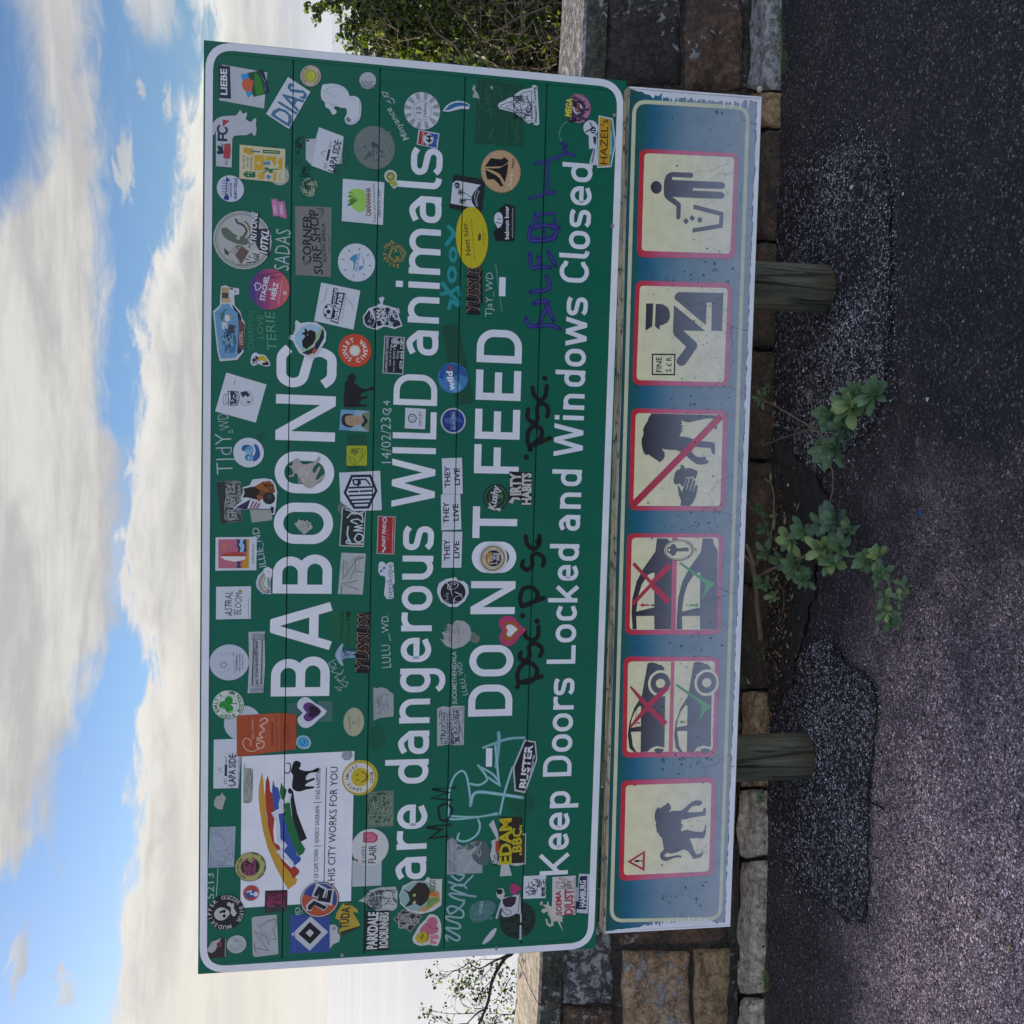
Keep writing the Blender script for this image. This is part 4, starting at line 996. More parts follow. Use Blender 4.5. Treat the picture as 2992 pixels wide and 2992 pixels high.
def d_window(s):
    for g in (0, 1):
        X = lambda x: x+(326 if g else 0); d = 0 if not g else -5
        s.P(MGRY, [(X(945), 1058+d), (X(975), 1050+d), (X(1012), 1058+d), (X(1020), 1065+d), (X(1045), 1070+d), (X(1062), 1090+d), (X(1065), 1108+d), (X(1010), 1108+d), (X(962), 1145+d), (X(948), 1200+d), (X(965), 1255+d), (X(1010), 1288+d), (X(1070), 1290+d), (X(1064), 1650+d), (X(1010), 1640+d), (X(970), 1655+d), (X(945), 1680), (X(850), 1683), (X(818), 1655), (X(806), 1560), (X(818), 1470), (X(850), 1375), (X(905), 1285)])
        s.P(MCRM, [(X(900), 1358+d), (X(885), 1360+d), (X(855), 1400+d), (X(832), 1455+d), (X(824), 1512+d), (X(898), 1500+d)])
        s.P(MCRM, [(X(828), 1540+d), (X(898), 1538+d), (X(896), 1683), (X(868), 1683), (X(842), 1640)])
        s.C(MCRM, X(1036), 1198+d, 92, 88); s.C(MGRY, X(1036), 1198+d, 74, 70); s.C(MCRM, X(1036), 1198+d, 32, 33)
        s.P(MGRY, [(X(990), 1664), (X(1020), 1655), (X(1062), 1664), (X(1042), 1690), (X(1005), 1690)])
    s.P(MRED, [(1110, 1045), (1134, 1045), (1122, 1678), (1094, 1678)])
    s.P(MREDX, [(818, 1224), (830, 1218), (960, 1350), (1085, 1468), (1060, 1502), (930, 1372)]); s.P(MREDX, [(815, 1505), (828, 1512), (960, 1372), (1098, 1238), (1068, 1215), (930, 1352)])
    s.P(MGRN, [(1140, 1212), (1152, 1204), (1300, 1300), (1393, 1358), (1350, 1400), (1297, 1482), (1325, 1395), (1330, 1355), (1298, 1325)])
    s.L(MBLK, [(864, 1378), (862, 1508)], 3); s.L(MREDX, [(868, 1477), (885, 1477)], 9); s.P(MREDX, [(893, 1477), (880, 1466), (880, 1488)])
    s.L(MGRN, [(1213, 1470), (1190, 1470)], 9); s.P(MGRN, [(1168, 1470), (1190, 1456), (1190, 1484)])
def d_walk(s):
    s.P(MREDX, [(172, 1487), (452, 1310), (445, 1635)]); s.P(MCRM, [(235, 1485), (415, 1365), (410, 1578)])
    s.L(MBLK, [(300, 1476), (352, 1474)], 34, cap=True); s.C(MBLK, 396, 1472, 14)
    s.P(MGRY, [(665, 628), (680, 655), (720, 625), (770, 595), (812, 558), (835, 580), (858, 625), (858, 650), (820, 712), (870, 692), (940, 688), (1010, 688), (1070, 650), (1130, 590), (1190, 545), (1240, 525), (1300, 524), (1345, 540), (1345, 570), (1310, 608), (1280, 606), (1205, 600), (1150, 655), (1115, 712), (1230, 712), (1350, 700), (1372, 640), (1405, 645), (1405, 690), (1395, 765), (1300, 775), (1180, 795), (1090, 820), (1010, 830), (1030, 860), (1005, 880), (1050, 905), (1015, 930), (1055, 940), (1010, 965), (1020, 1010), (1110, 985), (1240, 1015), (1350, 1020), (1380, 985), (1390, 920), (1412, 895), (1402, 985), (1400, 1050), (1380, 1105), (1350, 1122), (1260, 1112), (1145, 1122), (1190, 1210), (1215, 1300), (1250, 1368), (1300, 1365), (1340, 1345), (1365, 1312), (1360, 1365), (1320, 1420), (1200, 1440), (1185, 1400), (1120, 1320), (1060, 1292), (1010, 1310), (950, 1340), (860, 1362), (800, 1342), (760, 1375), (752, 1402), (800, 1415), (870, 1400), (960, 1380), (1010, 1390), (1026, 1412), (1012, 1425), (985, 1415), (900, 1425), (850, 1450), (790, 1475), (740, 1472), (700, 1445), (682, 1395), (690, 1350), (745, 1300), (730, 1190), (712, 1105), (680, 1085), (665, 1040), (640, 1030), (628, 990), (625, 940), (612, 915), (628, 880), (605, 830), (600, 750), (620, 670)])
pic('walking baboon pictogram with a small red warning triangle', [(1815, 2280), (2091.6, 2270), (2086, 2556.7), (1809, 2574)], [(1828, 2294), (2078.5, 2285.6), (2071, 2545.5), (1822, 2556.7)], FE, d_walk)
pic('car window pictogram, open crossed out above closed ticked, wheels showing', [(1822, 1918), (2101.5, 1919), (2094, 2211), (1818, 2213)], [(1834.5, 1932.6), (2088.7, 1930.6), (2081.7, 2193.5), (1831, 2197.6)], FD_, d_window)
pic('car door lock pictogram with a key in an oval', [(1832, 1558), (2113.5, 1559), (2104.4, 1854), (1825, 1854)], [(1845.7, 1571), (2100, 1570), (2092, 1840), (1839.5, 1840)], FD_, d_key)
pic('pictogram of a hand feeding a baboon, struck through in red', [(1844, 1192.7), (2125.5, 1198.6), (2117.7, 1493), (1836.4, 1491)], [(1857, 1207), (2111.6, 1211), (2104, 1479), (1850, 1477.7)], FC, d_feed)
pic('officer holding out a fine slip pictogram', [(1857, 820), (2139.6, 827), (2129, 1130), (1847, 1125)], [(1869, 835), (2126, 842), (2115, 1117), (1859, 1110.5)], FB, d_fine)
pic('figure dropping litter in a bin pictogram', [(1868.8, 435), (2158, 448), (2147, 757), (1860, 751.6)], [(1882.4, 448), (2145, 460), (2133, 742), (1874, 733)], FA, d_litter)
# chips where the film has flaked down to its dark first print
fl = Sheet(LOW, .0034); rr = random.Random(21)
for i in range(300):
    g = rr.choice((2235, 2235, 1888, 1170, 785, 1525, 350, 2610)); y = g+rr.gauss(0, 26); x = 1830+abs(rr.gauss(190, 85))-(y-1500)*.03
    if not (1800 < x < 2190): continue
    if rr.random() < .3: y = rr.uniform(330, 2650)
    r = rr.uniform(1.0, 3.6); n = rr.randint(4, 6); a0 = rr.uniform(0, 6); e = rr.uniform(.4, 1)
    m_ = MDKB
    fl.P(m_, [(x+r*cos(a0+2*pi*k/n)*rr.uniform(.6, 1.3), y+r*e*sin(a0+2*pi*k/n)*rr.uniform(.6, 1.3)) for k in range(n)]); fl.k = 0
fl.build('paint_flake', low)['kind'] = 'stuff'
fl = Sheet(LOW, .0036)
for (cx, cy, n) in ((2075, 895, 26), (2055, 1010, 14), (2010, 2430, 7), (1995, 2480, 6), (2030, 1300, 5), (2060, 2130, 9), (2020, 1600, 8), (2060, 700, 7), (2110, 560, 4), (1940, 2060, 5)):
    for i in range(n):
        x = cx+rr.gauss(0, 16); y = cy+rr.gauss(0, 16); r = rr.uniform(.9, 2.6); k_ = rr.randint(3, 5); a0 = rr.uniform(0, 6)
        fl.P(MBLK, [(x+r*cos(a0+2*pi*k/k_), y+r*.7*sin(a0+2*pi*k/k_)) for k in range(k_)]); fl.k = 0
fl.build('paint_flake', low)['kind'] = 'stuff'
# ------------------------------------------------------------------ stickers; each is laid out in the frame of the close-up it was read from
K1 = (570, 110, .28986); K2 = (1080, 110, .28986); K3 = (1500, 110, .41408); K4 = (570, 640, .28986); K5 = (1080, 640, .28986); K6 = (1500, 800, .41408)
K7 = (570, 1160, .28986); K8 = (1080, 1160, .28986); K9 = (570, 1680, .28986); K10 = (1080, 1680, .28986); K11 = (570, 2200, .32609); K12 = (1080, 2200, .37267)
WH = 'b9c3dc'; WG = 'a9b2c8'; CR = 'b9b6a4'; BK = '14141f'; NV = '16203f'; GY = '6a7684'; RD = '9c2f3a'; YL = 'b9a52a'; PK = 'b0668f'; BL = '2f6fae'
s = Stk('white torn card with a navy word strip and a sunset over mountains', K1, 0)
s.Q(WG, (275, 273), (728, 352), (695, 715), (243, 632)).Q(NV, (230, 280), (352, 290), (363, 617), (245, 610)).T('c9cfe0', 'LIEBE', (322, 580), (320, 318), 62, .045)
s.Q('2f8fd0', (458, 375), (625, 338), (690, 470), (533, 612)).C('b8553a', 540, 480, 68).P('1b4a2c', [(535, 355), (640, 335), (705, 450), (710, 570), (590, 600), (570, 545), (590, 440), (545, 410)]).P('2a7a2c', [(600, 345), (655, 400), (700, 560), (620, 590), (600, 480)]).P('12244f', [(635, 330), (690, 322), (750, 545), (715, 570), (705, 440)]).done()
s = Stk('tilted white rectangle with a bold blue four letter word', K1, 1)
s.Q(WH, (937, 398), (1163, 547), (947, 922), (716, 771)).T('3c6795', 'DIAS', (945, 900), (1140, 565), 205, .03).done()
s = Stk('round cream serrated badge with a yellow centre, top right corner', K1, 1)
c = s.pt
s.P('b3a5a2', [(1165+(108 if i % 2 else 97)*cos(pi*i/28), 388+(112 if i % 2 else 100)*sin(pi*i/28)) for i in range(56)]).C('8f9a26', 1165, 388, 64).C('a3ac3c', 1165, 388, 54).scribble('c3c86a', (1130, 355, 1195, 420), 9, 5, 3).A('4a3436', 'Dynamite Bar', 1165, 388, 74, -50, 70, 22).L('4a3436', [(1200, 470), (1240, 430), (1250, 385), (1238, 350)], 7, sm=4).done()
s = Stk('blank white cut-out of a curled cat-like creature with a grey tail tip', K1, 1)
s.P(WH, [(1285, 480), (1330, 470), (1380, 465), (1440, 475), (1500, 500), (1540, 545), (1560, 590), (1610, 590), (1655, 620), (1675, 680), (1672, 760), (1660, 820), (1620, 865), (1560, 880), (1520, 860), (1508, 810), (1530, 770), (1520, 715), (1470, 710), (1440, 695), (1395, 705), (1425, 740), (1420, 765), (1385, 777), (1355, 725), (1315, 700), (1308, 655), (1278, 625), (1268, 560)], 3)
s.L('8f96a8', [(1290, 545), (1330, 520), (1360, 505), (1385, 490)], 5, sm=3).L('8f96a8', [(1400, 490), (1480, 510), (1530, 545)], 4, sm=3).L('8f96a8', [(1320, 650), (1360, 670), (1400, 680), (1440, 700)], 5, sm=3).L('8f96a8', [(1310, 620), (1300, 580), (1330, 555), (1380, 585), (1400, 600)], 4, sm=3).P('6d7284', [(1530, 795), (1578, 830), (1548, 862), (1522, 835)]).L('7d8596', [(1655, 640), (1658, 760), (1620, 845), (1560, 866)], 4, sm=4).done()
s = Stk('small bleached white disc with a chipped rim, near the upper right edge', K1, 1)
s.P('a4abb9', [(1740+84*cos(pi*i/16)*(.86 if i == 14 else 1), 435+86*sin(pi*i/16)*(.95 if i in (14, 3) else 1)) for i in range(32)]).scribble('7f8898', (1680, 440, 1800, 510), 22, 5, 5).done()
s = Stk('white rhinoceros silhouette with a red and navy club badge strip', K1, 1)
s.P(WG, [(455, 730), (480, 770), (518, 755), (522, 790), (510, 820), (540, 842), (570, 848), (603, 812), (618, 830), (612, 890), (620, 920), (612, 985), (585, 985), (570, 958), (520, 985), (400, 990), (375, 1030), (330, 1060), (230, 1040), (212, 935), (195, 985), (166, 960), (172, 880), (230, 810), (330, 790), (415, 785)], 2)
s.Q(WG, (212, 940), (376, 985), (370, 1310), (212, 1297)).L(NV, [(325, 1035), (225, 1030)], 26).L(NV, [(238, 1030), (240, 965)], 22).L(NV, [(280, 1030), (282, 980)], 20).L(NV, [(302, 905), (322, 930), (308, 962), (272, 972), (240, 955), (230, 915), (250, 885)], 22, sm=4).P(RD, [(278, 828), (350, 838), (280, 900)]).P(RD, [(298, 1072), (355, 1068), (362, 1140), (350, 1225), (285, 1218), (290, 1150)]).P(NV, [(230, 1100), (280, 1095), (290, 1170), (240, 1180)]).C(NV, 240, 1105, 15).C(NV, 232, 1160, 14).L(NV, [(300, 1100), (262, 1070)], 9).T(NV, 'FC-', (330, 1280), (328, 1225), 26).done()
s = Stk('round cream peeled backing under the drawings card', K1, 0)
s.C('9fa6ac', 850, 1390, 100, 98).scribble('7d868e', (870, 1300, 940, 1470), 8, 5, 9).done()
s = Stk('cream card of yellow and green drawings with three lines of serif text', K1, 1)
s.Q('bdb9a4', (450, 1080), (910, 1125), (905, 1466), (447, 1422)).T('33404a', 'Go all in', (500, 1325), (503, 1185), 28).T('33404a', 'on all', (540, 1310), (540, 1212), 26).T('33404a', 'outside.', (576, 1335), (578, 1195), 27)
s.C('b3962a', 510, 1135, 30, 26).C('b3962a', 555, 1150, 34, 42).L('4f7396', [(560, 1145), (655, 1152)], 16).L('2c6a4a', [(683, 1148), (855, 1158)], 34).L('bdb9a4', [(700, 1148), (840, 1157)], 6).R('b99b2e', 596, 1188, 695, 1340, 6).P('bdb9a4', [(620, 1265), (640, 1240), (640, 1255), (660, 1255), (660, 1275), (640, 1275), (640, 1290)])
s.P('b99b2e', [(705, 1200), (815, 1200), (815, 1295), (790, 1285), (775, 1235), (710, 1240)]).R('4f7fae', 690, 1252, 757, 1285).P('b99b2e', [(878, 1200), (878, 1335), (830, 1320), (850, 1290), (830, 1260), (845, 1230)]).L('2c6a4a', [(680, 1368), (740, 1330), (835, 1328)], 10).C('2c6a4a', 720, 1322, 14, 22).C('2c6a4a', 762, 1350, 16, 24)
s.P('2c6a4a', [(482, 1380), (515, 1350), (608, 1356), (608, 1412), (512, 1408)]).R('bdb9a4', 530, 1362, 545, 1372).R('bdb9a4', 560, 1362, 575, 1372).R('bdb9a4', 530, 1388, 545, 1398).P('b99b2e', [(665+(42 if i % 2 else 28)*cos(pi*i/9), 1392+(42 if i % 2 else 28)*sin(pi*i/9)) for i in range(18)]).P('3f7fc0', [(720, 1390), (740, 1385), (768, 1405), (735, 1432), (720, 1412)]).P('b99b2e', [(788, 1356), (818, 1358), (812, 1398), (785, 1396)]).P('b99b2e', [(788, 1402), (815, 1404), (810, 1440), (783, 1438)]).L('33404a', [(860, 1360), (850, 1435), (870, 1437)], 3).done()
s = Stk('white disc with a blue fish skeleton and two words', K1, 1)
s.C('b3bddb', 357, 1523, 135, 136).P('1f3a8a', [(285, 1620), (310, 1575), (335, 1590), (345, 1615), (340, 1640), (300, 1635)]).L('1f3a8a', [(310, 1600), (318, 1420)], 8).P('1f3a8a', [(318, 1425), (312, 1400), (358, 1440), (325, 1448)])
for i in range(6): s.L('1f3a8a', [(270, 1580-i*26), (312, 1570-i*26), (345, 1582-i*24)], 6)
s.T('22304f', 'SEZIONE', (370, 1610), (372, 1465), 18, .02).T('1f3a8a', 'ALBO·TELLE', (418, 1635), (425, 1420), 28, .04).done()
s = Stk('two small pink ribbons side by side with two words', K1, 1)
s.P('a06a9a', [(768, 1618), (790, 1630), (832, 1625), (828, 1650), (890, 1650), (905, 1655), (928, 1820), (900, 1825), (870, 1815), (845, 1800), (800, 1805), (785, 1790)]).P('b87db0', [(775, 1640), (820, 1645), (838, 1790), (795, 1795)]).P('b27ab0', [(835, 1665), (880, 1665), (905, 1800), (855, 1790)]).T('d8c4dc', 'STAY', (822, 1765), (815, 1690), 26, .03).T('d8c4dc', 'STRONG', (888, 1785), (880, 1685), 24, .03).done()
def lapa(s, o, ux, uy, k):      # o origin; ux reading direction, uy down the text
    O, X, Y = V(o), V(ux), V(uy)
    def q(a, b): p = O+X*a*k+Y*b*k; return (p.x, p.y)
    s.L('3a4154', [q(.42, .12), q(.50, -.0), q(.58, .12)], 3*k/300).T('2a3042', 'EST.', q(.10, .25), q(.28, .25), .075*k).T('2a3042', '2017', q(.70, .25), q(.9, .25), .06*k)
    s.L('2a3042', [q(.32, .22), q(.66, .22)], .07*k).T('11182e', '·LAPA SIDE·', q(.0, .50), q(1.0, .50), .19*k, .035)
    s.T('3a4154', 'MADE WITH HEART, WORN WITH SOUL', q(.02, .62), q(.98, .62), .045*k, .01).T('3a4154', 'South Africa', q(.32, .78), q(.68, .78), .07*k, 0, .3)
    for i in range(7): s.L('8d94a6', [q(.5+.05*cos(pi*i/6), .11-.05*sin(pi*i/6)), q(.5+.10*cos(pi*i/6), .11-.10*sin(pi*i/6))], 2.5)
s = Stk('tilted white sticker on a larger torn white one, bold navy two word name', K1, 1)
s.P(WG, [(1118, 1025), (1215, 1020), (1250, 905), (1497, 998), (1478, 1275), (1412, 1275), (1385, 1370), (1180, 1295), (1115, 1230)]).P(WH, [(1250, 905), (1497, 998), (1385, 1370), (1178, 1292)])
lapa(s, (1230, 1330), (.225, -1), (1, .28), 340); s.C(BK, 1135, 1040, 10, 14).done()
s = Stk('small torn green and cream scrap, half worn away', K1, 1)
s.P('6f8a78', [(1062, 1500), (1085, 1450), (1120, 1420), (1165, 1412), (1150, 1455), (1180, 1460), (1205, 1430), (1228, 1460), (1235, 1500), (1210, 1540), (1195, 1600), (1150, 1608), (1090, 1580), (1068, 1545)]).scribble('24463c', (1075, 1430, 1220, 1600), 16, 9, 4).scribble('8f9f8a', (1090, 1440, 1210, 1590), 8, 7, 6).done()
s = Stk('white square with a green leaf and brown word over handwriting and a phone number', K1, 1)
s.Q(WH, (1490, 1423), (1908, 1460), (1893, 1890), (1478, 1850)).P('8fbf5a', [(1560, 1545), (1660, 1525), (1715, 1560), (1720, 1720), (1660, 1760), (1590, 1720), (1555, 1640)], 3)
for a in (0, 40, 80, -40): s.P('3f7a2c', [(1640, 1640), (1570+10*cos(a), 1620-a*.8), (1530, 1655-a*1.2), (1575, 1650-a)])
s.T('6e3f22', 'CANNAHAHA', (1772, 1800), (1768, 1515), 48, .05).T('33343f', 'Treats and Accessories', (1822, 1862), (1808, 1468), 24, .0, .25).T('33343f', '084 610 1430', (1872, 1805), (1868, 1528), 30, .0, .25).done()
s = Stk('large round grey moon-like sticker across the second joint', (0, 0, 1), 1)
s.C('66727a', 1094, 432, 63, 61).C('56636c', 1105, 455, 24, 20).P('3a4750', [(1085, 415), (1100, 420), (1115, 440), (1100, 450), (1088, 432)], 2).P('46535c', [(1060, 470), (1080, 440), (1095, 445), (1075, 462)]).C('37444d', 1093, 454, 4).C('37444d', 1066, 430, 3).scribble('7c8890', (1050, 385, 1140, 480), 14, 1.6, 8).done()
# --- K2
s = Stk('round grey and white casino-chip sticker with a number above a town name', K2, 1)
s.C(WH, 530, 740, 186, 183)
for i in range(12):
    a = 2*pi*i/12+.1; s.P('8b93a2', [(530+182*cos(a), 740+184*sin(a)), (530+182*cos(a+.26), 740+184*sin(a+.26)), (530+112*cos(a+.26), 740+114*sin(a+.26)), (530+112*cos(a), 740+114*sin(a))])
s.C('8b93a2', 530, 740, 96, 96, hole=.93).T('7b8392', '13', (522, 768), (520, 700), 56, .05).T('6b7382', 'Tallinn', (570, 812), (570, 668), 28, .03).done()
s = Stk('small red and blue road shield sticker with a circled 44', K2, 1)
s.Q(WH, (493, 930), (703, 968), (683, 1122), (474, 1078)).Q('8f3438', (503, 940), (592, 958), (572, 1092), (485, 1072)).Q('2c4f9c', (602, 962), (693, 976), (675, 1112), (584, 1096)).C(WH, 592, 1025, 52).T(BK, '44', (628, 1068), (630, 985), 62, .05).T('c9cfe0', 'Station', (545, 1075), (550, 955), 26, 0, .2).T('b9c3dc', 'diner', (680, 1085), (686, 1020), 16, 0, .2).done()
s = Stk('thin blue and white crescent left of a peeled round sticker', K2, 1)
s.P(WH, [(735, 742), (770, 690), (820, 655), (880, 638), (950, 645), (1008, 675), (1000, 725), (930, 718), (860, 735), (790, 750)]).P('24609c', [(755, 735), (800, 685), (860, 658), (930, 655), (1000, 678), (998, 695), (930, 688), (870, 698), (800, 730)]).done()
s = Stk('tiny torn white paper scrap right of the fourth joint end', K2, 1)
s.P('8fa0a4', [(1030, 515), (1050, 478), (1068, 490), (1062, 530), (1088, 560), (1105, 600), (1098, 625), (1070, 605), (1040, 610), (1038, 580), (1055, 560)]).P('9fb0b0', [(1218, 492), (1235, 488), (1240, 505), (1225, 528)]).done()
s = Stk('white triangular sticker with an inked rocky mountain and a name along its foot', K2, 1)
s.P(WH, [(1292, 690), (1305, 660), (1350, 640), (1400, 610), (1440, 600), (1480, 560), (1540, 525), (1600, 515), (1635, 505), (1640, 482), (1670, 480), (1690, 500), (1710, 870), (1690, 888), (1655, 880), (1650, 850), (1600, 870), (1550, 830), (1500, 785), (1450, 755), (1370, 735), (1310, 720)]).L('232a40', [(1310, 690), (1380, 660), (1450, 640), (1540, 560), (1630, 540), (1640, 830), (1590, 850), (1500, 770), (1440, 735), (1310, 700)], 6).scribble('232a40', (1450, 590, 1630, 820), 34, 6, 2).scribble('3a4258', (1370, 660, 1450, 720), 5, 5, 3).T('1d2236', 'Wasatch Touring', (1690, 868), (1672, 498), 30, .03, .1).done()
s = Stk('small green snail with a purple centred shell beside the letter l', K2, 1)
s.C(WH, 212, 1400, 65, 64).P(WH, [(190, 1440), (270, 1450), (292, 1490), (245, 1528), (205, 1480)]).C('8f9f2c', 212, 1402, 50).P('8f9f2c', [(190, 1430), (255, 1450), (280, 1475), (270, 1500), (235, 1490), (195, 1470)]).C('3f2f5a', 212, 1402, 32).C('b0b884', 212, 1402, 24).scribble('3f2f5a', (198, 1388, 226, 1416), 5, 4, 2).C('8fa53c', 240, 1495, 16, 12).done()
s = Stk('black rounded square framing a white picture of two palms and a wave', K2, 1)
s.Q('1a1f26', (845, 1380), (1168, 1432), (1128, 1768), (798, 1720), 30).P(WH, [(865, 1446), (885, 1444), (1117, 1486), (1104, 1600), (1085, 1722), (815, 1672), (835, 1470)]).P('1a1f30', [(1117, 1490), (1060, 1550), (1030, 1600), (1028, 1650), (1050, 1690), (1085, 1722), (1104, 1600)], 2).L(WH, [(1095, 1530), (1058, 1600), (1078, 1705)], 4, sm=4).L(WH, [(1108, 1545), (1078, 1620), (1088, 1700)], 4, sm=4)
for (x, y, tx, ty) in ((915, 1560, 1030, 1615), (930, 1650, 1025, 1635)):
    s.L('1a1f30', [(x, y), ((x+tx)/2, (y+ty)/2-8), (tx, ty)], 6, sm=3)
    for i in range(8): s.L('1a1f30', [(x, y), (x+26*cos(i*.8)-4, y+26*sin(i*.8)), (x+38*cos(i*.8)+6, y+38*sin(i*.8))], 7)
s.C('1a1f30', 880, 1492, 30, 28).scribble(WH, (860, 1475, 900, 1510), 4, 4, 1).done()
s = Stk('large tan disc with four black curved leaf shapes and faint lettering', K2, 1)
s.C('a08468', 1322, 1350, 212, 204).C('b0947a', 1322, 1350, 202, 194)
s.P('14141a', [(1160, 1303), (1222, 1213), (1262, 1222), (1330, 1228), (1355, 1205), (1400, 1238), (1385, 1268), (1330, 1300)], 1).P('14141a', [(1162, 1318), (1305, 1318), (1398, 1270), (1385, 1370), (1362, 1460), (1310, 1375), (1240, 1340)]).P('14141a', [(1165, 1328), (1205, 1352), (1270, 1385), (1310, 1420), (1350, 1500), (1320, 1500), (1290, 1465), (1250, 1430), (1185, 1432), (1172, 1380)])
s.T('2c2420', 'PIERRE', (1455, 1318), (1462, 1222), 24, .02).T('c9c0b4', 'atelier', (1440, 1400), (1442, 1330), 22).scribble('c9c4bc', (1380, 1380, 1440, 1530), 8, 5, 5).C('8b93a2', 1215, 1180, 18, 12).done()
s = Stk('black sticker with a white baboon face and outlined lettering', K5, 1)
s.P(BK, [(1245, 130), (1270, 100), (1280, -50), (1310, -110), (1350, -130), (1370, -155), (1465, -120), (1460, 215), (1425, 225), (1268, 218)]).P(WH, [(1255, 20), (1262, -40), (1300, -70), (1335, -40), (1342, 20), (1325, 70), (1290, 95), (1275, 60)], 2).L(BK, [(1270, 35), (1330, 45)], 8).L(BK, [(1290, 0), (1325, 5)], 7).T('c9cfe0', 'baboun boar', (1402, 205), (1400, -130), 40, .04).T('9aa2b8', 'www.boardsandmore', (1445, 195), (1447, -110), 18, .02).done()
# --- K3
s = Stk('pink and purple disc with a shouting face and a yellow slanted word', K3, 1)
s.P('6a5070', [(455+92*cos(pi*i/14), 500+104*sin(pi*i/14)*(1.02 if i % 3 else .95)) for i in range(28)]).P('9f6f96', [(420, 400), (470, 405), (520, 440), (545, 500), (520, 570), (470, 605), (440, 590), (500, 540), (510, 480), (470, 430)], 2).C('b9b9c8', 450, 500, 40, 36).C('8f4f5f', 452, 500, 26, 22).C('b0705f', 452, 500, 12).scribble('2c2340', (390, 430, 535, 590), 16, 8, 12).T('c9c838', 'MEGA', (405, 560), (416, 432), 42, .05).done()
s = Stk('propeller plane above a yellow and teal arrow sign with a name', K3, 2)
s.C(WH, 545, 640, 54).P(WH, [(530, 690), (590, 690), (590, 900), (545, 902), (535, 880), (565, 780), (535, 790), (530, 740)]).P('2a2f4a', [(560, 700), (585, 700), (580, 760), (565, 745)]).C('2a2f4a', 562, 655, 24, 22).L(WH, [(548, 665), (580, 665)], 6).L(WH, [(548, 648), (580, 650)], 6).L(BK, [(508, 668), (560, 640)], 8).L(BK, [(538, 598), (556, 632)], 8).L('6a7090', [(572, 790), (552, 885)], 12)
s.P(WH, [(600, 550), (700, 572), (722, 745), (690, 915), (588, 922)]).P('2a7f8f', [(607, 560), (692, 580), (714, 745), (684, 906), (596, 912)]).P('b08f1e', [(607, 562), (685, 582), (676, 905), (598, 908)]).T('5a2418', "HAZEL's", (660, 898), (668, 580), 52, .012).T('b9c8cc', 'BEVERAGE WORLD', (692, 825), (694, 665), 15, .02).done()
# --- K4
s = Stk('big round sticker of a grey squid over packed boxes with slanted white lettering', K4, 1)
s.C('a3a9b4', 480, 215, 296, 292).C('23283a', 480, 215, 278, 274, hole=.985).C('23283a', 480, 215, 262, 258, hole=.985).P('55665e', [(270, 90), (330, 95), (390, 150), (440, 170), (500, 190), (540, 225), (520, 260), (440, 255), (360, 225), (300, 190), (270, 140)], 2).C('c9cfd8', 435, 190, 18).C(BK, 435, 190, 9).L('4f4a44', [(480, 190), (520, 120), (480, 60), (430, 40), (410, 0)], 22, sm=4).L('6a635a', [(500, 220), (560, 160), (540, 70), (500, 20)], 18, sm=4).L('55665e', [(500, 240), (560, 250), (540, 290)], 14, sm=3)
s.P('5f4a44', [(470, 270), (545, 330), (465, 455), (405, 365)]).P('8f939a', [(400, 270), (470, 270), (405, 365), (345, 330)]).P('b3b7c0', [(550, 330), (650, 310), (640, 400), (480, 462)]).P('3f5048', [(290, 290), (345, 340), (335, 370), (300, 350)]).scribble('2a2f40', (500, 350, 640, 440), 10, 6, 3).scribble('2a2f40', (340, 270, 460, 300), 4, 5, 5)
s.P('23283a', [(548, 240), (600, -75), (650, -65), (640, 100), (755, 100), (750, 380), (660, 340), (610, 250)]).T('c3cbe0', 'TRITONE', (612, 258), (632, -68), 55, .04, .2).T('c3cbe0', '10TKL', (725, 355), (745, 112), 70, .05, .2).A('2a2f40', 'ALL AROUND DIY', 480, 215, 240, -130, -55, 18).done()
s = Stk('grey rectangular surf card in ornate worn black lettering', (0, 0, 1), 1)
s.Q('70747c', (862, 602), (969, 606), (967, 810), (864, 804), 4).T('1c2028', 'CORNER', (909, 772), (910, 628), 24, .04).T('1c2028', 'SURF SHOP', (944, 802), (928, 612), 25, .03, .1).T('2a2e38', 'MUIZENBERG', (944, 742), (938, 674), 7).T('1c2028', 'SOUTH AFRICA', (954, 766), (950, 652), 10, .03).T('2a2e38', 'EST. 1971', (966, 735), (965, 690), 6).C('5a5e68', 894, 768, 8).L('3a3e48', [(880, 712), (890, 700)], 2).scribble('3a3e48', (905, 610, 945, 640), 8, 1.5, 3).done()
s = Stk('white disc with a blue globe and eight blue rays', K4, 1)
s.C(WH, 1628, 440, 192, 188)
for i in range(8):
    a = 2*pi*i/8+.22; s.L('3a5a80', [(1628+125*cos(a), 440+128*sin(a)), (1628+150*cos(a), 440+154*sin(a))], 9)
s.C('3f84ba', 1630, 440, 82, 76).P(WH, [(1530, 400), (1575, 420), (1600, 440), (1590, 520), (1560, 490)]).P(WH, [(1650, 380), (1690, 400), (1700, 470), (1660, 480)]).L(WH, [(1620, 535), (1665, 345)], 44).T('2a6fae', 'VILLA VIVA', (1634, 532), (1668, 348), 28, .03, .15).done()
s = Stk('violet to coral disc with white bold lettering and a small heart', K4, 1)
for i, c in enumerate(('4a3a86', '6a3a80', '8a3f7a', 'a04872', 'b0526e', 'b85f68')):
    x0 = 548+i*67; n = 8; P = []
    for k in range(n+1): x = x0+ (71 if i < 5 else 68)*k/n; P.append((min(x, 950), 710+205*sqrt(max(0, 1-((min(x, 950)-749)/202)**2))))
    for k in range(n, -1, -1): x = x0+(71 if i < 5 else 68)*k/n; P.append((min(x, 950), 710-205*sqrt(max(0, 1-((min(x, 950)-749)/202)**2))))
    s.P(c, P)
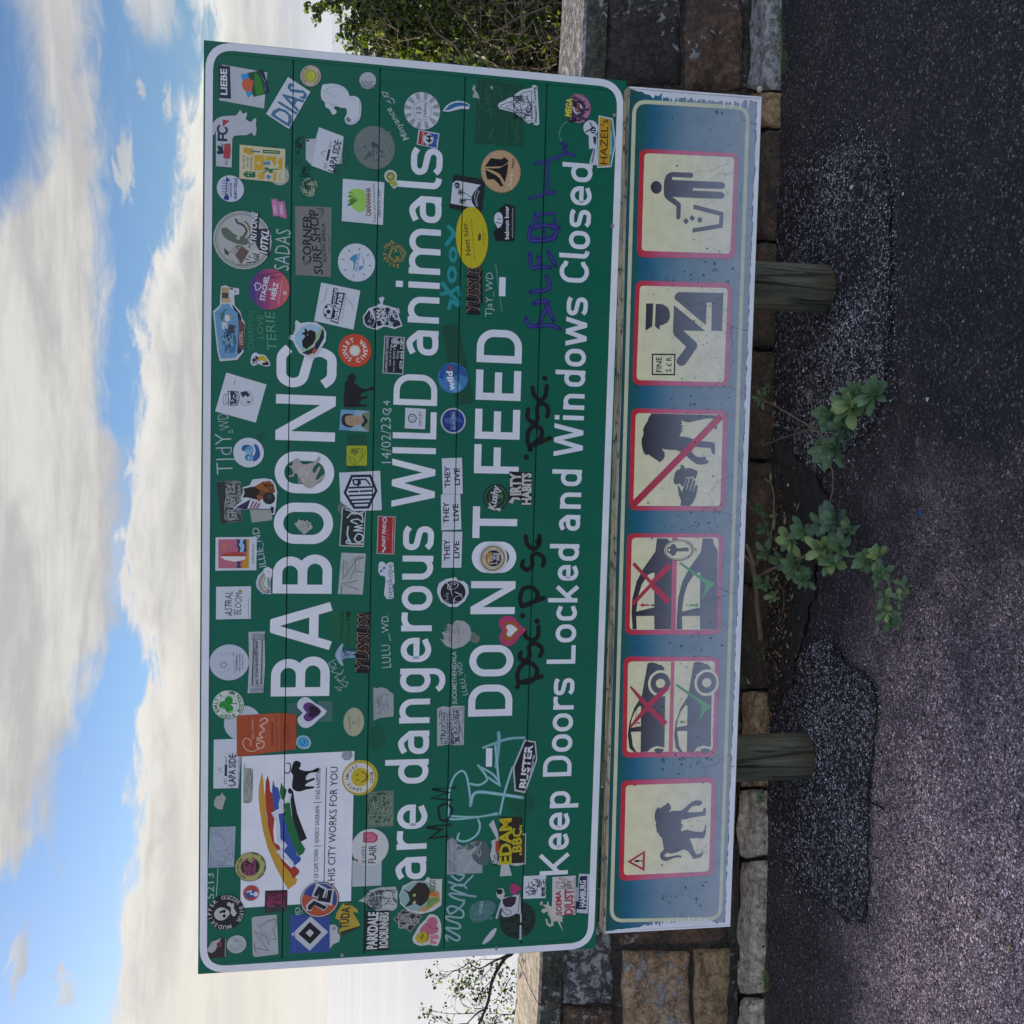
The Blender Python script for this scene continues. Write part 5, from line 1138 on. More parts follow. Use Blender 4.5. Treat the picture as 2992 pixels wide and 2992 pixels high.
s.scribble('5a2f6a', (600, 540, 930, 640), 14, 4, 4).T('c9cfe6', 'STACHEL', (700, 830), (750, 578), 48, .05).T('c9cfe6', '&', (768, 725), (772, 698), 30, .04).T('c9cfe6', 'HERZ', (808, 815), (842, 648), 48, .05).L('c9cfe6', [(615, 690), (600, 670), (620, 645), (655, 655), (665, 680), (640, 712), (615, 715), (612, 690)], 8, sm=3).T('c9cfe6', 'Unser Schnaps vom Bodensee', (845, 860), (880, 625), 13).C('c9cfe6', 905, 748, 17).C('b0526e', 905, 748, 9).done()
s = Stk('glass bottle shaped sticker holding a ship and a palm on blue water', K4, 1)
s.P('b3bdd4', [(262, 680), (310, 668), (352, 690), (445, 700), (445, 760), (395, 770), (400, 870), (455, 930), (475, 1000), (505, 1050), (490, 1340), (425, 1420), (250, 1435), (225, 1330), (182, 930), (250, 870)]).P('1c2440', [(370, 860), (395, 880), (455, 960), (470, 1010), (470, 1340), (430, 1370), (400, 940)])
s.P('5f8fc0', [(268, 860), (345, 855), (365, 890), (430, 950), (440, 1100), (425, 1380), (400, 1400), (262, 1410), (240, 1330), (195, 945), (250, 895)]).R('a08a6a', 268, 690, 340, 760, 6).R('4a423c', 270, 745, 338, 800).R('b09a7a', 262, 800, 352, 842, 6)
s.P('2c6a5a', [(235, 940), (260, 960), (250, 990), (270, 1030), (290, 1000), (300, 930), (330, 910), (300, 905), (270, 950)]).C('c3cbd8', 325, 1000, 36, 26).P('b08a4a', [(345, 960), (375, 990), (365, 1010), (350, 1000)]).P('4a4038', [(340, 1060), (390, 1070), (395, 1150), (345, 1160)]).Q('b9bfcc', (270, 1040), (325, 1045), (325, 1115), (272, 1110)).P('3a6f9c', [(258, 1190), (330, 1180), (400, 1240), (400, 1340), (340, 1350), (290, 1290)], 2).scribble('24436a', (300, 1080, 410, 1340), 18, 6, 4).scribble('8fb0d0', (255, 1180, 380, 1380), 10, 5, 7)
s.P('5a3f3c', [(440, 1000), (500, 1060), (490, 1320), (436, 1300)]).T('b9a9a0', '10TKL', (482, 1270), (480, 1130), 32, .03, .2).L(BK, [(350, 705), (385, 705)], 12).R('c3cbe0', 380, 712, 440, 750).T(BK, '330', (422, 745), (420, 718), 24, .04).done()
s = Stk('white tilted card with a ball and bold black and white two line lettering', K4, 1)
s.Q(WH, (1272, 640), (1666, 722), (1596, 1116), (1200, 1028)).C('23283a', 1345, 935, 76, 52).C(WH, 1345, 935, 68, 46).C('23283a', 1345, 935, 22).P('23283a', [(1305, 880), (1330, 870), (1340, 890), (1318, 905)]).P('23283a', [(1300, 960), (1320, 950), (1330, 985), (1308, 980)]).P('23283a', [(1365, 975), (1390, 960), (1395, 985)]).P('23283a', [(1395, 690), (1445, 705), (1442, 740), (1512, 745), (1440, 1058), (1365, 1030), (1395, 870), (1370, 860)])
s.T(WH, 'young', (1412, 878), (1432, 702), 38, .035, .1).T(WH, 'bafana', (1435, 1042), (1490, 755), 58, .05, .1).T('8b93a6', 'SOCCER ACADEMY', (1490, 1015), (1530, 748), 16).L('9aa2b6', [(1270, 840), (1310, 800), (1320, 720), (1345, 700)], 8, sm=3).L('9aa2b6', [(1500, 780), (1560, 830), (1598, 905)], 8, sm=3).done()
s = Stk('black cat in a spaceship bubble stuck over the letter S', K4, 2)
s.P(WH, [(1010, 1030), (1030, 1020), (1060, 1050), (1130, 1040), (1220, 1042), (1290, 1090), (1322, 1140), (1318, 1230), (1280, 1290), (1230, 1350), (1200, 1390), (1160, 1412), (1110, 1385), (1050, 1350), (1010, 1280), (985, 1225), (945, 1210), (950, 1175), (990, 1165), (1010, 1110)]).P('8fb4d8', [(1010, 1170), (1060, 1100), (1130, 1062), (1200, 1062), (1270, 1090), (1130, 1330), (1050, 1300), (1012, 1240)]).P('1c2440', [(1275, 1092), (1300, 1130), (1300, 1200), (1240, 1310), (1150, 1375), (1075, 1350), (1200, 1290)]).P('8fae8a', [(1262, 1088), (1285, 1100), (1250, 1210), (1150, 1320), (1080, 1335), (1062, 1290), (1100, 1310), (1180, 1240)], 1)
s.P('17181e', [(1105, 1095), (1135, 1125), (1170, 1118), (1215, 1140), (1218, 1200), (1190, 1260), (1125, 1312), (1085, 1290), (1078, 1230), (1112, 1180), (1072, 1155), (1105, 1140)]).C('c9cfd8', 1140, 1130, 5).C('c9cfd8', 1135, 1168, 5).P('9c4a42', [(1210, 1300), (1235, 1325), (1195, 1365), (1175, 1335)]).P('c3b070', [(1150, 1360), (1185, 1360), (1165, 1395)]).done()
s = Stk('dark blue bearded pipe smoker in a hat with jagged lettering', K4, 1)
s.P(WH, [(1690, 985), (1750, 900), (1810, 880), (1870, 850), (1850, 800), (1890, 782), (1910, 800), (1880, 860), (1960, 880), (2030, 900), (2090, 1080), (2010, 1110), (1910, 1080), (1830, 1120), (1740, 1095), (1700, 1060)]).P('1d2338', [(1702, 990), (1755, 915), (1830, 1060), (1820, 1105), (1745, 1085), (1712, 1050)]).P('1d2338', [(1790, 900), (1880, 890), (1960, 895), (2020, 920), (2075, 1070), (2015, 1090), (1900, 1065), (1840, 1085)]).scribble('9aa4c0', (1740, 930, 1820, 1080), 8, 7, 3).scribble(WH, (1920, 900, 2060, 1080), 14, 7, 9).T('c3cbe0', 'JAN', (1872, 1035), (1868, 915), 48, .05).T('c3cbe0', 'HUNKS', (1920, 1085), (1912, 880), 40, .06).L(WH, [(1862, 905), (1885, 860), (1895, 810)], 12).done()
s = Stk('orange disc with a white sunburst ringed by two white words', K4, 1)
s.C('b8432c', 1612, 1325, 168, 166).P('c9cad2', [(1610+(66 if i % 2 else 44)*cos(pi*i/18), 1327+(66 if i % 2 else 44)*sin(pi*i/18)) for i in range(36)]).A('c9cad2', 'SUNSET', 1612, 1325, 84, -62, 72, 42, .05).A('c9cad2', 'CINEMA', 1612, 1325, 84, 252, 128, 42, .05, True).done()
s = Stk('plain black silhouette of a standing bull', K4, 1)
s.P('0c0c12', [(1555, 1568), (1590, 1562), (1618, 1585), (1618, 1610), (1600, 1640), (1632, 1675), (1690, 1710), (1740, 1712), (1780, 1690), (1802, 1692), (1800, 1720), (1760, 1728), (1700, 1745), (1670, 1765), (1668, 1800), (1725, 1780), (1738, 1790), (1730, 1805), (1680, 1820), (1655, 1850), (1670, 1872), (1728, 1870), (1730, 1885), (1660, 1895), (1520, 1896), (1500, 1875), (1498, 1790), (1510, 1690), (1505, 1660), (1530, 1630), (1538, 1600)], 2).done()
s = Stk('small yellow banana-like figure with a lettered cap above the letter S', K4, 1)
s.P(WH, [(560, 1440), (572, 1370), (610, 1345), (650, 1365), (700, 1370), (740, 1420), (760, 1475), (700, 1485), (640, 1460), (600, 1480), (568, 1465)], 2).P('b3a026', [(640, 1385), (690, 1378), (728, 1420), (735, 1450), (710, 1445), (670, 1420), (645, 1440), (632, 1410)], 2).P('1d2030', [(575, 1460), (580, 1400), (615, 1375), (640, 1400), (620, 1460)], 1).scribble(WH, (582, 1390, 628, 1455), 7, 6, 2).P('16161c', [(670, 1455), (735, 1435), (750, 1470), (690, 1478)]).done()
s = Stk('white square card tilted, with a small line drawing of a dog faced truck', K4, 0)
s.Q(WH, (315, 1548), (720, 1668), (612, 2052), (203, 1938)).C('b0b8d0', 515, 1810, 76, 70).C('2b3148', 515, 1810, 78, 72, hole=.97).P('2b3148', [(455, 1745), (520, 1735), (555, 1775), (530, 1795), (510, 1775), (480, 1800)]).P('2b3148', [(515, 1840), (562, 1835), (540, 1860)]).P('2b3148', [(350, 1730), (440, 1740), (450, 1800), (430, 1880), (350, 1880), (360, 1800)]).scribble(WH, (360, 1750, 440, 1870), 10, 6, 3).L('2b3148', [(290, 1770), (330, 1765), (345, 1850), (290, 1870), (280, 1830), (292, 1775)], 4).L('2b3148', [(335, 1735), (335, 1885)], 5).L('2b3148', [(310, 1765), (310, 1870)], 3).C('2b3148', 335, 1738, 8).L('5a6070', [(402, 1630), (392, 1672)], 7).done()
s = Stk('black and white worn card of handwritten towing service lines', K5, 1)
s.Q('9fa7ba', (148, 1176), (356, 1192), (338, 1568), (128, 1555)).Q('171a24', (158, 1186), (346, 1202), (328, 1556), (140, 1545)).T('b9c3dc', 'DOWN SOUTH TOWING', (178, 1538), (194, 1195), 26, .02).T('b9c3dc', 'Call us if you', (214, 1480), (220, 1270), 20).T('b9c3dc', 'we pay R200 per car', (248, 1540), (262, 1200), 19).T('b9c3dc', 'Greg', (290, 1410), (294, 1330), 26).T('b9c3dc', '079 604 5751', (330, 1510), (344, 1215), 30, .03).scribble('b9c3dc', (220, 1195, 330, 1290), 16, 5, 4).done()
# --- K5
s = Stk('gold lettering curved round a hexagon face with crossed eyes, no backing', K5, 1)
s.A('a08a52', 'Sticky-Hub.', 265, 352, 102, -100, 92, 40, .05); s.L('a08a52', [(190, 385), (225, 280), (310, 268), (365, 345), (330, 425), (245, 435)], 8, True).L('a08a52', [(202, 375), (232, 298), (300, 285), (345, 345), (318, 408), (252, 418)], 7, True).L('a08a52', [(250, 300), (280, 335)], 8).L('a08a52', [(280, 300), (248, 335)], 8).L('a08a52', [(262, 375), (300, 410)], 8).L('a08a52', [(298, 375), (262, 412)], 8).L('a08a52', [(300, 310), (328, 385)], 7).done()
s = Stk('big yellow oval with a black serif greeting', (0, 0, 1), 2)
s.C('a8a014', 1379, 695, 89, 48, 3).C('b0a818', 1379, 695, 87, 46, 3).T('1c1c14', 'Nett hier.', (1376, 746), (1364, 646), 15, .01).T('2c2c18', 'Aber waren Sie schon mal in Baden-Württemberg?', (1388, 758), (1378, 640), 3.6).P('4a4a1e', [(1396, 703), (1396, 690), (1400, 682), (1405, 684), (1405, 700), (1400, 705)]).T('2c2c18', 'Baden-Württemberg', (1415, 718), (1411, 665), 3.4).T('2c2c18', 'The Länd', (1420, 702), (1417, 680), 3.2).done()
def yussus(s, x0, y0, x1, y1, h, tx):
    dx, dy = (x1-x0), (y1-y0)
    s.P('0e0f14', [(x0+10, y0+14), (x1+10, y1-12), (x1-h*1.15, y1-6), (x0-h*1.15, y0+10)]); s.T('86746c', tx, (x0+2, y0+4), (x1+2, y1), h*1.06, .075, .12); s.T('0b0b10', tx, (x0-1, y0-1), (x1-2, y1+4), h*.98, .03, .12)
s = Stk('black rounded lettering with a pale edge, partly under the yellow oval', K5, 1)
yussus(s, 1100, 950, 1110, 440, 112, 'YUSSUS!'); s.L('0e0f14', [(1130, 850), (1125, 500)], 20).done()
s = Stk('blue disc with a white lower case four letter word and a wave', K5, 1)
s.C('3a74b4', 840, 1602, 154, 154).P('1f5296', [(715, 1500), (800, 1455), (930, 1475), (985, 1560), (990, 1600), (900, 1560), (820, 1600), (760, 1560), (740, 1620), (700, 1600)], 1).C('5c98cc', 870, 1690, 60, 48).T('d3dbee', 'wild', (855, 1725), (830, 1525), 58, .07, .1).P('a83a48', [(795, 1475), (835, 1490), (835, 1520), (800, 1525)]).L('1c3564', [(800, 1540), (812, 1480)], 6).T('1f4a86', 'Outdoor centre', (882, 1700), (884, 1515), 14).L('1c3564', [(900, 1650), (896, 1570)], 6).done()
# --- K7
s = Stk('white ringed disc with two blue cartoon faces', K7, 1)
s.C(WH, 540, 560, 152, 152).C('8f9ab8', 540, 560, 116, 114, hole=.985).P('1f4f94', [(590, 475), (630, 490), (655, 560), (650, 610), (600, 650), (570, 625), (600, 580), (610, 530)], 2).C('6ea3d4', 545, 530, 48, 50).P('1f4f94', [(468, 520), (475, 495), (510, 480), (560, 485), (520, 505), (495, 545), (478, 545)], 1).C('6ea3d4', 545, 615, 34, 42).C('2a66ac', 530, 605, 28, 26).C('8ab8de', 545, 618, 22, 22).scribble('1f3f78', (520, 500, 590, 640), 8, 4, 2).done()
s = Stk('square colour portrait of a dark haired young man against blue sky', K7, 1)
s.Q('6a94c8', (1470, 125), (1762, 142), (1752, 350), (1452, 332)).P('86a4c0', [(1620, 130), (1762, 142), (1752, 350), (1560, 340)]).P('6e7a66', [(1690, 165), (1762, 142), (1752, 350), (1680, 300), (1665, 240)], 1).P('2a2422', [(1475, 230), (1490, 180), (1540, 168), (1590, 175), (1600, 200), (1600, 290), (1560, 308), (1500, 290), (1480, 262)], 2).P('a08878', [(1520, 195), (1570, 185), (1640, 190), (1700, 215), (1700, 245), (1640, 285), (1575, 290), (1530, 275), (1512, 235)], 2).L('2a2422', [(1560, 205), (1565, 225)], 6).L('2a2422', [(1562, 250), (1568, 270)], 6).L('7a3f3c', [(1635, 222), (1640, 258)], 8).L('86705f', [(1575, 236), (1608, 238)], 5).P('1f2430', [(1680, 175), (1712, 195), (1745, 245), (1700, 300), (1672, 290), (1705, 240)], 1).done()
s = Stk('yellow-green square with a hand drawn monkey and banana', K7, 1)
s.R('94a026', 1527, 490, 1733, 692, 14).C('3a4218', 1600, 545, 30, 34, hole=.88).L('3a4218', [(1555, 600), (1570, 660), (1620, 680), (1600, 620), (1555, 600)], 5, sm=3).L('3a4218', [(1640, 660), (1680, 620), (1660, 610)], 5, sm=3).scribble('3a4218', (1580, 520, 1660, 590), 9, 5, 4).T('3a4218', 'BGTA', (1700, 605), (1698, 512), 24).L('3a4218', [(1718, 580), (1718, 540)], 4).done()
s = Stk('small grey disc mostly hidden behind the hexagon monogram square', K7, 0)
s.C('5f6870', 1500, 1120, 66, 64).done()
s = Stk('white square with a thick navy hexagon monogram', K7, 2)
s.Q(WH, (1452, 762), (1865, 743), (1882, 1140), (1465, 1055)).P(WH, [(1462, 1030), (1860, 1030), (1882, 1140), (1590, 1150), (1470, 1058)])
hx = [(1570, 788), (1772, 785), (1840, 945), (1752, 1122), (1598, 1126), (1497, 965)]
s.L(NV, [(1580, 797), (1765, 793), (1826, 945), (1745, 1111), (1605, 1115), (1510, 965)], 26, True)
for x0, y0, x1, y1 in ((1552, 1040, 1788, 1030), (1560, 1075, 1775, 1066), (1548, 995, 1800, 985), (1545, 955, 1650, 950), (1660, 950, 1790, 943), (1548, 915, 1790, 905), (1640, 905, 1648, 830)): s.L(NV, [(x0, y0), (x1, y1)], 18)
s.L(NV, [(1600, 880), (1592, 835), (1650, 830), (1655, 878), (1600, 885)], 16).L(NV, [(1665, 880), (1660, 832), (1720, 828), (1768, 888)], 16).done()
s = Stk('dark green rounded rectangle with looping white script', K7, 1)
s.Q('a6adba', (1482, 1102), (1722, 1145), (1700, 1512), (1452, 1503), 16).Q('1a2a2e', (1492, 1112), (1712, 1155), (1690, 1500), (1464, 1492), 12).L(WH, [(1690, 1480), (1535, 1475), (1540, 1440), (1570, 1470), (1535, 1390), (1545, 1300)], 14, sm=4).L(WH, [(1600, 1440), (1640, 1380), (1690, 1400), (1680, 1450), (1630, 1460), (1605, 1420)], 13, sm=4).L(WH, [(1690, 1350), (1600, 1345), (1690, 1320), (1610, 1310), (1690, 1290)], 12, sm=3).L(WH, [(1640, 1280), (1570, 1250), (1640, 1230), (1690, 1260), (1680, 1170)], 12, sm=4).L(WH, [(1530, 1220), (1600, 1160), (1690, 1200)], 12, sm=4).L(WH, [(1510, 1130), (1570, 1150), (1600, 1180), (1700, 1160)], 11, sm=3).done()
s = Stk('grey block lettering photo strip, faded, at the upper edge', K7, 0)
s.Q('565e66', (218, 852), (428, 835), (480, 1255), (262, 1282)).P('2b3138', [(218, 860), (300, 850), (330, 1000), (290, 1100), (330, 1270), (262, 1282)], 1).scribble('8f98a2', (300, 860, 460, 1240), 26, 9, 3).scribble('23292f', (310, 870, 460, 1250), 20, 6, 5).T('8a939c', 'GRAVITY', (420, 1240), (400, 870), 90, .03).done()
s = Stk('blank white note behind the flag and bear sticker', K7, 0)
s.Q('8f989c', (545, 1090), (770, 1110), (778, 1240), (572, 1266), 8).done()
s = Stk('brown bear with a striped flag and round emblem, white outline', K7, 1)
s.P(WH, [(480, 910), (550, 890), (580, 830), (700, 818), (770, 830), (810, 880), (828, 960), (815, 1110), (800, 1185), (770, 1185), (765, 1140), (400, 1135), (390, 1112), (470, 1050), (465, 1010), (485, 960)]).P('221d1c', [(485, 925), (560, 905), (640, 900), (690, 960), (640, 1040), (560, 1020), (510, 1010), (480, 1020), (500, 960)], 1).P('8a5228', [(600, 900), (680, 855), (750, 842), (795, 880), (808, 960), (740, 980), (690, 1010), (640, 1060), (620, 1000), (660, 950)], 1).scribble('3f2a1c', (640, 860, 800, 990), 16, 6, 6).C('23252c', 745, 1020, 62).C('3a3d48', 750, 1005, 26, 22)
s.P('1d2548', [(405, 1115), (560, 1030), (525, 1128)]).P('a9b0c4', [(540, 1128), (575, 1035), (668, 1085), (640, 1122)])
for i in range(3): s.L('7c2f38', [(558+i*32, 1122), (590+i*32, 1050+i*10)], 12)
s.L('2a3050', [(400, 1128), (770, 1132)], 9).P('1c2038', [(760, 1105), (795, 1110), (790, 1172), (770, 1172)]).done()
s = Stk('framed picture of a red and white surfboard against a pink sea', K7, 1)
s.Q(WH, (208, 1413), (622, 1410), (618, 1745), (205, 1750)).Q('a85f7c', (235, 1434), (545, 1432), (543, 1724), (235, 1725)).P('23345f', [(415, 1434), (455, 1434), (515, 1434), (520, 1560), (430, 1560), (440, 1530), (418, 1500), (430, 1470)]).P('7fb0dc', [(450, 1434), (495, 1434), (480, 1470), (500, 1500), (488, 1560), (450, 1562), (462, 1520), (440, 1490), (455, 1460)]).P('b08428', [(515, 1434), (544, 1434), (543, 1724), (470, 1724), (475, 1670), (515, 1620), (525, 1540)], 0).P('23345f', [(418, 1660), (465, 1655), (450, 1690), (465, 1722), (415, 1722), (430, 1690)]).P('9c3f34', [(250, 1605), (300, 1575), (400, 1558), (515, 1580), (515, 1604)]).P('c9ccd8', [(250, 1605), (515, 1606), (500, 1640), (400, 1660), (300, 1640)]).C('b0705f', 295, 1500, 28).T('6a7080', 'LekkerDays', (594, 1680), (596, 1480), 26).done()
s = Stk('small rainbow with a smiling cloud over two cheerful words', K7, 1)
s.P(WH, [(700, 1722), (735, 1710), (780, 1735), (775, 1800), (760, 1850), (768, 1985), (680, 1985), (625, 1925), (614, 1870), (635, 1800), (680, 1760)], 1)
for i, c in enumerate(('5f9cc4', 'a8607c', 'b0a878', '6fa888')): s.L(c, [(738-i*0, 2000-i*8-30), (690+i*8, 1975-i*16), (640+i*16, 1900-i*4), (655+i*14, 1820+i*10), (700+i*4, 1770+i*16)], 13, sm=5)
s.P('c3cbe0', [(705, 1735), (740, 1718), (775, 1745), (770, 1800), (735, 1820), (705, 1800)], 2).L('3a4050', [(735, 1755), (748, 1765), (738, 1780)], 4).L('3a4050', [(722, 1752), (722, 1758)], 4).T('23283a', 'BE HAPPY', (762, 1972), (758, 1812), 30, .02).done()
s = Stk('pale speckled antelope cut-out over the third round letter', K7, 2)
s.P('9d9aa2', [(990, 640), (1020, 620), (1050, 625), (1062, 655), (1100, 680), (1180, 660), (1215, 640), (1245, 600), (1262, 615), (1240, 660), (1200, 700), (1185, 740), (1195, 765), (1215, 755), (1245, 700), (1268, 710), (1240, 770), (1215, 825), (1240, 830), (1290, 782), (1306, 800), (1270, 840), (1225, 870), (1190, 905), (1140, 918), (1095, 890), (1070, 850), (1045, 800), (1010, 765), (990, 800), (945, 805), (940, 795), (985, 780), (985, 750), (970, 715), (925, 680), (975, 695)], 2).scribble('b3b3c0', (1040, 680, 1170, 860), 12, 6, 4).done()
s = Stk('small torn pale fan-shaped scrap inside the second round letter', K7, 2)
s.P('9ba1ac', [(998, 1275), (1030, 1262), (1045, 1228), (1062, 1248), (1085, 1240), (1108, 1255), (1130, 1238), (1150, 1265), (1172, 1262), (1168, 1288), (1187, 1300), (1178, 1325), (1100, 1385), (1050, 1340)]).scribble('757c88', (1040, 1260, 1150, 1340), 12, 4, 3).done()
s = Stk('red rectangle with white slanted lettering and a spanner', K8, 1)
s.Q('9aa2b4', (82, 1198), (264, 1204), (248, 1587), (70, 1580), 4).Q('96262c', (90, 1207), (256, 1212), (240, 1578), (80, 1572)).T(WH, 'PART FIND', (158, 1510), (165, 1275), 34, .05, .15).L(WH, [(128, 1565), (150, 1530), (158, 1515)], 18, sm=2).C(WH, 152, 1240, 30, 22, hole=.62).T('b98a92', '0861 77 77 83', (190, 1445), (192, 1330), 12).T('c9b4bc', 'www.lookingforparts.co.za', (232, 1570), (242, 1220), 14, .02).done()
s = Stk('creased white tag paper with grey angular strokes, below the dark script sticker', K7, 1)
s.P('9fa7b6', [(1475, 1568), (1722, 1577), (1690, 1990), (1690, 1992), (1440, 1975), (1455, 1800)]).P('9fa7b6', [(1437, 1960), (1690, 1985), (1692, 1990), (1440, 1985)])
s.L('6f7884', [(1640, 1940), (1490, 1880), (1640, 1850)], 12).L('6f7884', [(1470, 1990), (1480, 1900)], 14).L('6f7884', [(1500, 1640), (1490, 1830), (1640, 1620), (1700, 1620), (1610, 1640), (1620, 1760), (1690, 1760)], 12).L('6f7884', [(1560, 1840), (1600, 1740)], 10).scribble('868e9c', (1480, 1610, 1680, 1940), 9, 5, 4).done()
# --- K8
s = Stk('white square with a navy ring letter logo in the gap of the word WILD', K8, 2)
s.Q(WH, (360, 108), (567, 120), (557, 326), (353, 316)).C(NV, 430, 215, 46, 44).C(WH, 430, 215, 36, 34).C('3a4468', 430, 215, 24, 20, hole=.75).T(NV, 'OATLEY', (520, 292), (522, 146), 26, .01).L('8b93a6', [(530, 295), (534, 150)], 2).done()
s = Stk('navy disc with a white ring and a faint padlock drawing', K8, 1)
s.C('a3adc6', 842, 240, 130, 128).C('1f3484', 842, 240, 114, 112).P('3f5aa4', [(750, 215), (810, 210), (830, 190), (880, 200), (930, 235), (935, 250), (880, 250), (820, 270), (760, 260)], 1).T('b3bddb', 'QUILTERS', (862, 332), (860, 148), 26, .01).T('8f9ccc', 'Summerhouse', (826, 332), (826, 155), 14).done()
for i, (q, lab) in enumerate(((((727, 618), (930, 611), (938, 975), (737, 980)), 'white two word slogan card, topmost of the row of three'), (((717, 983), (913, 978), (924, 1336), (723, 1343)), 'white two word slogan card, middle of the row of three'), (((733, 1356), (934, 1357), (924, 1720), (724, 1720)), 'white two word slogan card, lowest of the row of three'))):
    s = Stk(lab, K8, 1); oy = (0, 360, 737)[i]; ox = (0, -13, -5)[i]
    s.Q(WH, *q).T('11142a', 'THEY', (812+ox, 910+oy-(0 if i else 0)), (808+ox, 697+oy), 54, .04).T('11142a', 'LIVE', (908+ox, 886+oy), (904+ox, 715+oy), 52, .04).done()
s = Stk('white bubbly cloud logo with grey lower case letters', K8, 1)
s.P(WH, [(90, 1690), (110, 1662), (150, 1668), (160, 1690), (200, 1662), (240, 1670), (247, 1760), (252, 1870), (232, 1900), (240, 1960), (245, 2010), (228, 2035), (170, 2035), (145, 1990), (150, 1930), (160, 1860), (155, 1800), (110, 1800), (88, 1760)], 1).C(WH, 122, 1690, 32).C(WH, 116, 1750, 30).C(WH, 150, 1780, 28).L('2f6fae', [(115, 1750), (145, 1720)], 8).C('1f4a86', 115, 1755, 12).C('2f6fae', 148, 1722, 13).T('5f6880', 'netskope', (232, 2025), (230, 1682), 60, .0).done()
s = Stk('dark green disc with pink script over a leaf', K8, 1)
s.C('14302a', 1272, 1012, 134, 130).C('4f8a72', 1272, 1012, 112, 110, hole=.965).C('4f8a72', 1272, 1012, 70, 68, hole=.95).T('b9b4cc', 'Kushy', (1262, 1145), (1310, 895), 72, .05, .2).P('b9b4cc', [(1262, 1120), (1320, 1120), (1320, 1148), (1290, 1148)])
for a in range(7): s.L('3f8f5a', [(1315, 1000), (1315+30*cos(a*.9-2.7), 1000+24*sin(a*.9-2.7))], 7)
s.done()
s = Stk('torn black and white two word sticker beside the dark green disc', K8, 1)
s.P('17181f', [(1405, 750), (1505, 755), (1525, 760), (1632, 755), (1622, 1090), (1560, 1090), (1545, 1050), (1500, 1045), (1480, 1030), (1440, 1060), (1405, 1040)]).T('b3b4bc', 'IRTY', (1520, 990), (1518, 762), 100, .08).T('b3b4bc', 'HABITS', (1622, 1085), (1625, 765), 86, .08).P('b3b4bc', [(1400, 1060), (1440, 1010), (1500, 1010), (1525, 1040), (1460, 1030), (1440, 1075)]).done()
s = Stk('round wooden clock rimmed badge inside the letter O of the third line', K8, 2)
s.C(WH, 1240, 1625, 152, 148).C('8a6a40', 1240, 1625, 128, 126).C('b3b0aa', 1240, 1625, 112, 110).C('17202f', 1246, 1625, 82, 80).P('a8803c', [(1185, 1570), (1230, 1560), (1225, 1650), (1200, 1690), (1170, 1650)], 1).scribble('b9bfcc', (1195, 1575, 1305, 1680), 20, 6, 3).A('2a2c34', 'BABOONS · COAST AND CREW · CAPE ·', 1240, 1625, 90, -170, 165, 13).done()
# --- K9
s = Stk('white square with swirling black two word art nouveau lettering', K9, 1)
s.Q(WH, (213, 118), (565, 113), (562, 440), (211, 447)).T('1d2338', 'ASTRAL', (372, 412), (378, 165), 72, .0, .15).T('1d2338', 'BLOOM', (462, 400), (478, 180), 68, .0, .1).C('8a8048', 455, 163, 16).T('6a3a48', 'astral.bloom_art', (545, 425), (543, 225), 14).scribble('1d2338', (305, 280, 400, 410), 5, 4, 2).done()
s = Stk('white disc with a faint blue ring drawing and small print', K9, 1)
s.C('aab4d0', 345, 880, 186, 194).C('2b3a6a', 287, 905, 31, 33, hole=.8).C('8f9cc0', 287, 905, 15, hole=.7).L('8f98b4', [(240, 800), (270, 810), (265, 780)], 4, sm=2).L('8f98b4', [(230, 980), (330, 960), (355, 920)], 4).L('8f98b4', [(300, 790), (385, 795)], 4).L('2b3146', [(385, 780), (388, 812)], 5).L('6a7290', [(390, 860), (400, 985)], 4).T('2b3146', 'TEAM CONSERVANCY', (428, 968), (428, 790), 16, .02).T('2b3146', 'Brewing Community', (456, 965), (456, 788), 15, .01).T('2b3146', 'through Service', (484, 945), (484, 805), 13).done()
s = Stk('long pale scroll banner with black patterned borders', K9, 1)
s.P('a3acc0', [(540, 572), (708, 568), (700, 600), (706, 900), (690, 1182), (530, 1190), (545, 900)]).L('232a40', [(592, 640), (578, 1105)], 16).L('232a40', [(678, 645), (668, 1100)], 16)
for i in range(26): s.L('a3acc0', [(580, 650+i*18), (600, 655+i*18)], 5); s.L('a3acc0', [(666, 650+i*17), (690, 655+i*17)], 5)
s.L('232a40', [(560, 643), (705, 646)], 4).L('232a40', [(550, 1113), (695, 1116)], 4).L('8089a0', [(555, 1160), (690, 1150)], 34).L('8089a0', [(575, 610), (695, 612)], 40).T('232a40', 'at ViersundDeal', (636, 1100), (630, 660), 34, .01).T('5a6078', 'Est. mmxix', (608, 950), (606, 770), 12).L('5a6078', [(600, 720), (655, 720)], 3).L('5a6078', [(598, 1040), (652, 1042)], 3).done()
s = Stk('white disc partly hidden behind the shamrock badge and orange card', K9, 0)
s.C('a9b4cc', 480, 1492, 182, 184).done()
s = Stk('round white badge with a green shamrock and lettering round it', K9, 1)
s.C('2a7a50', 335, 1305, 153, 158).C('b9c6cc', 335, 1305, 147, 152).C('2a6a4a', 330, 1305, 94, 94, hole=.97).A('1c4a34', "BIDDY EARLY'S", 335, 1305, 108, -115, 52, 34, .04).A('1c4a34', 'BOSTON MA', 335, 1305, 108, 212, 98, 34, .04, True)
for x, y in ((285, 1310), (340, 1262), (345, 1345)): s.C('1f7f34', x, y, 42, 40, (10, 100, 60)[0])
s.C('1f7f34', 320, 1305, 30).L('1f7f34', [(340, 1300), (405, 1290), (420, 1300)], 10, sm=3).C('58a85f', 280, 1335, 12, 16).C('58a85f', 360, 1370, 10, 16).L('58a85f', [(300, 1280), (365, 1340)], 4).done()
s = Stk('orange translucent card with white looping script', K9, 1)
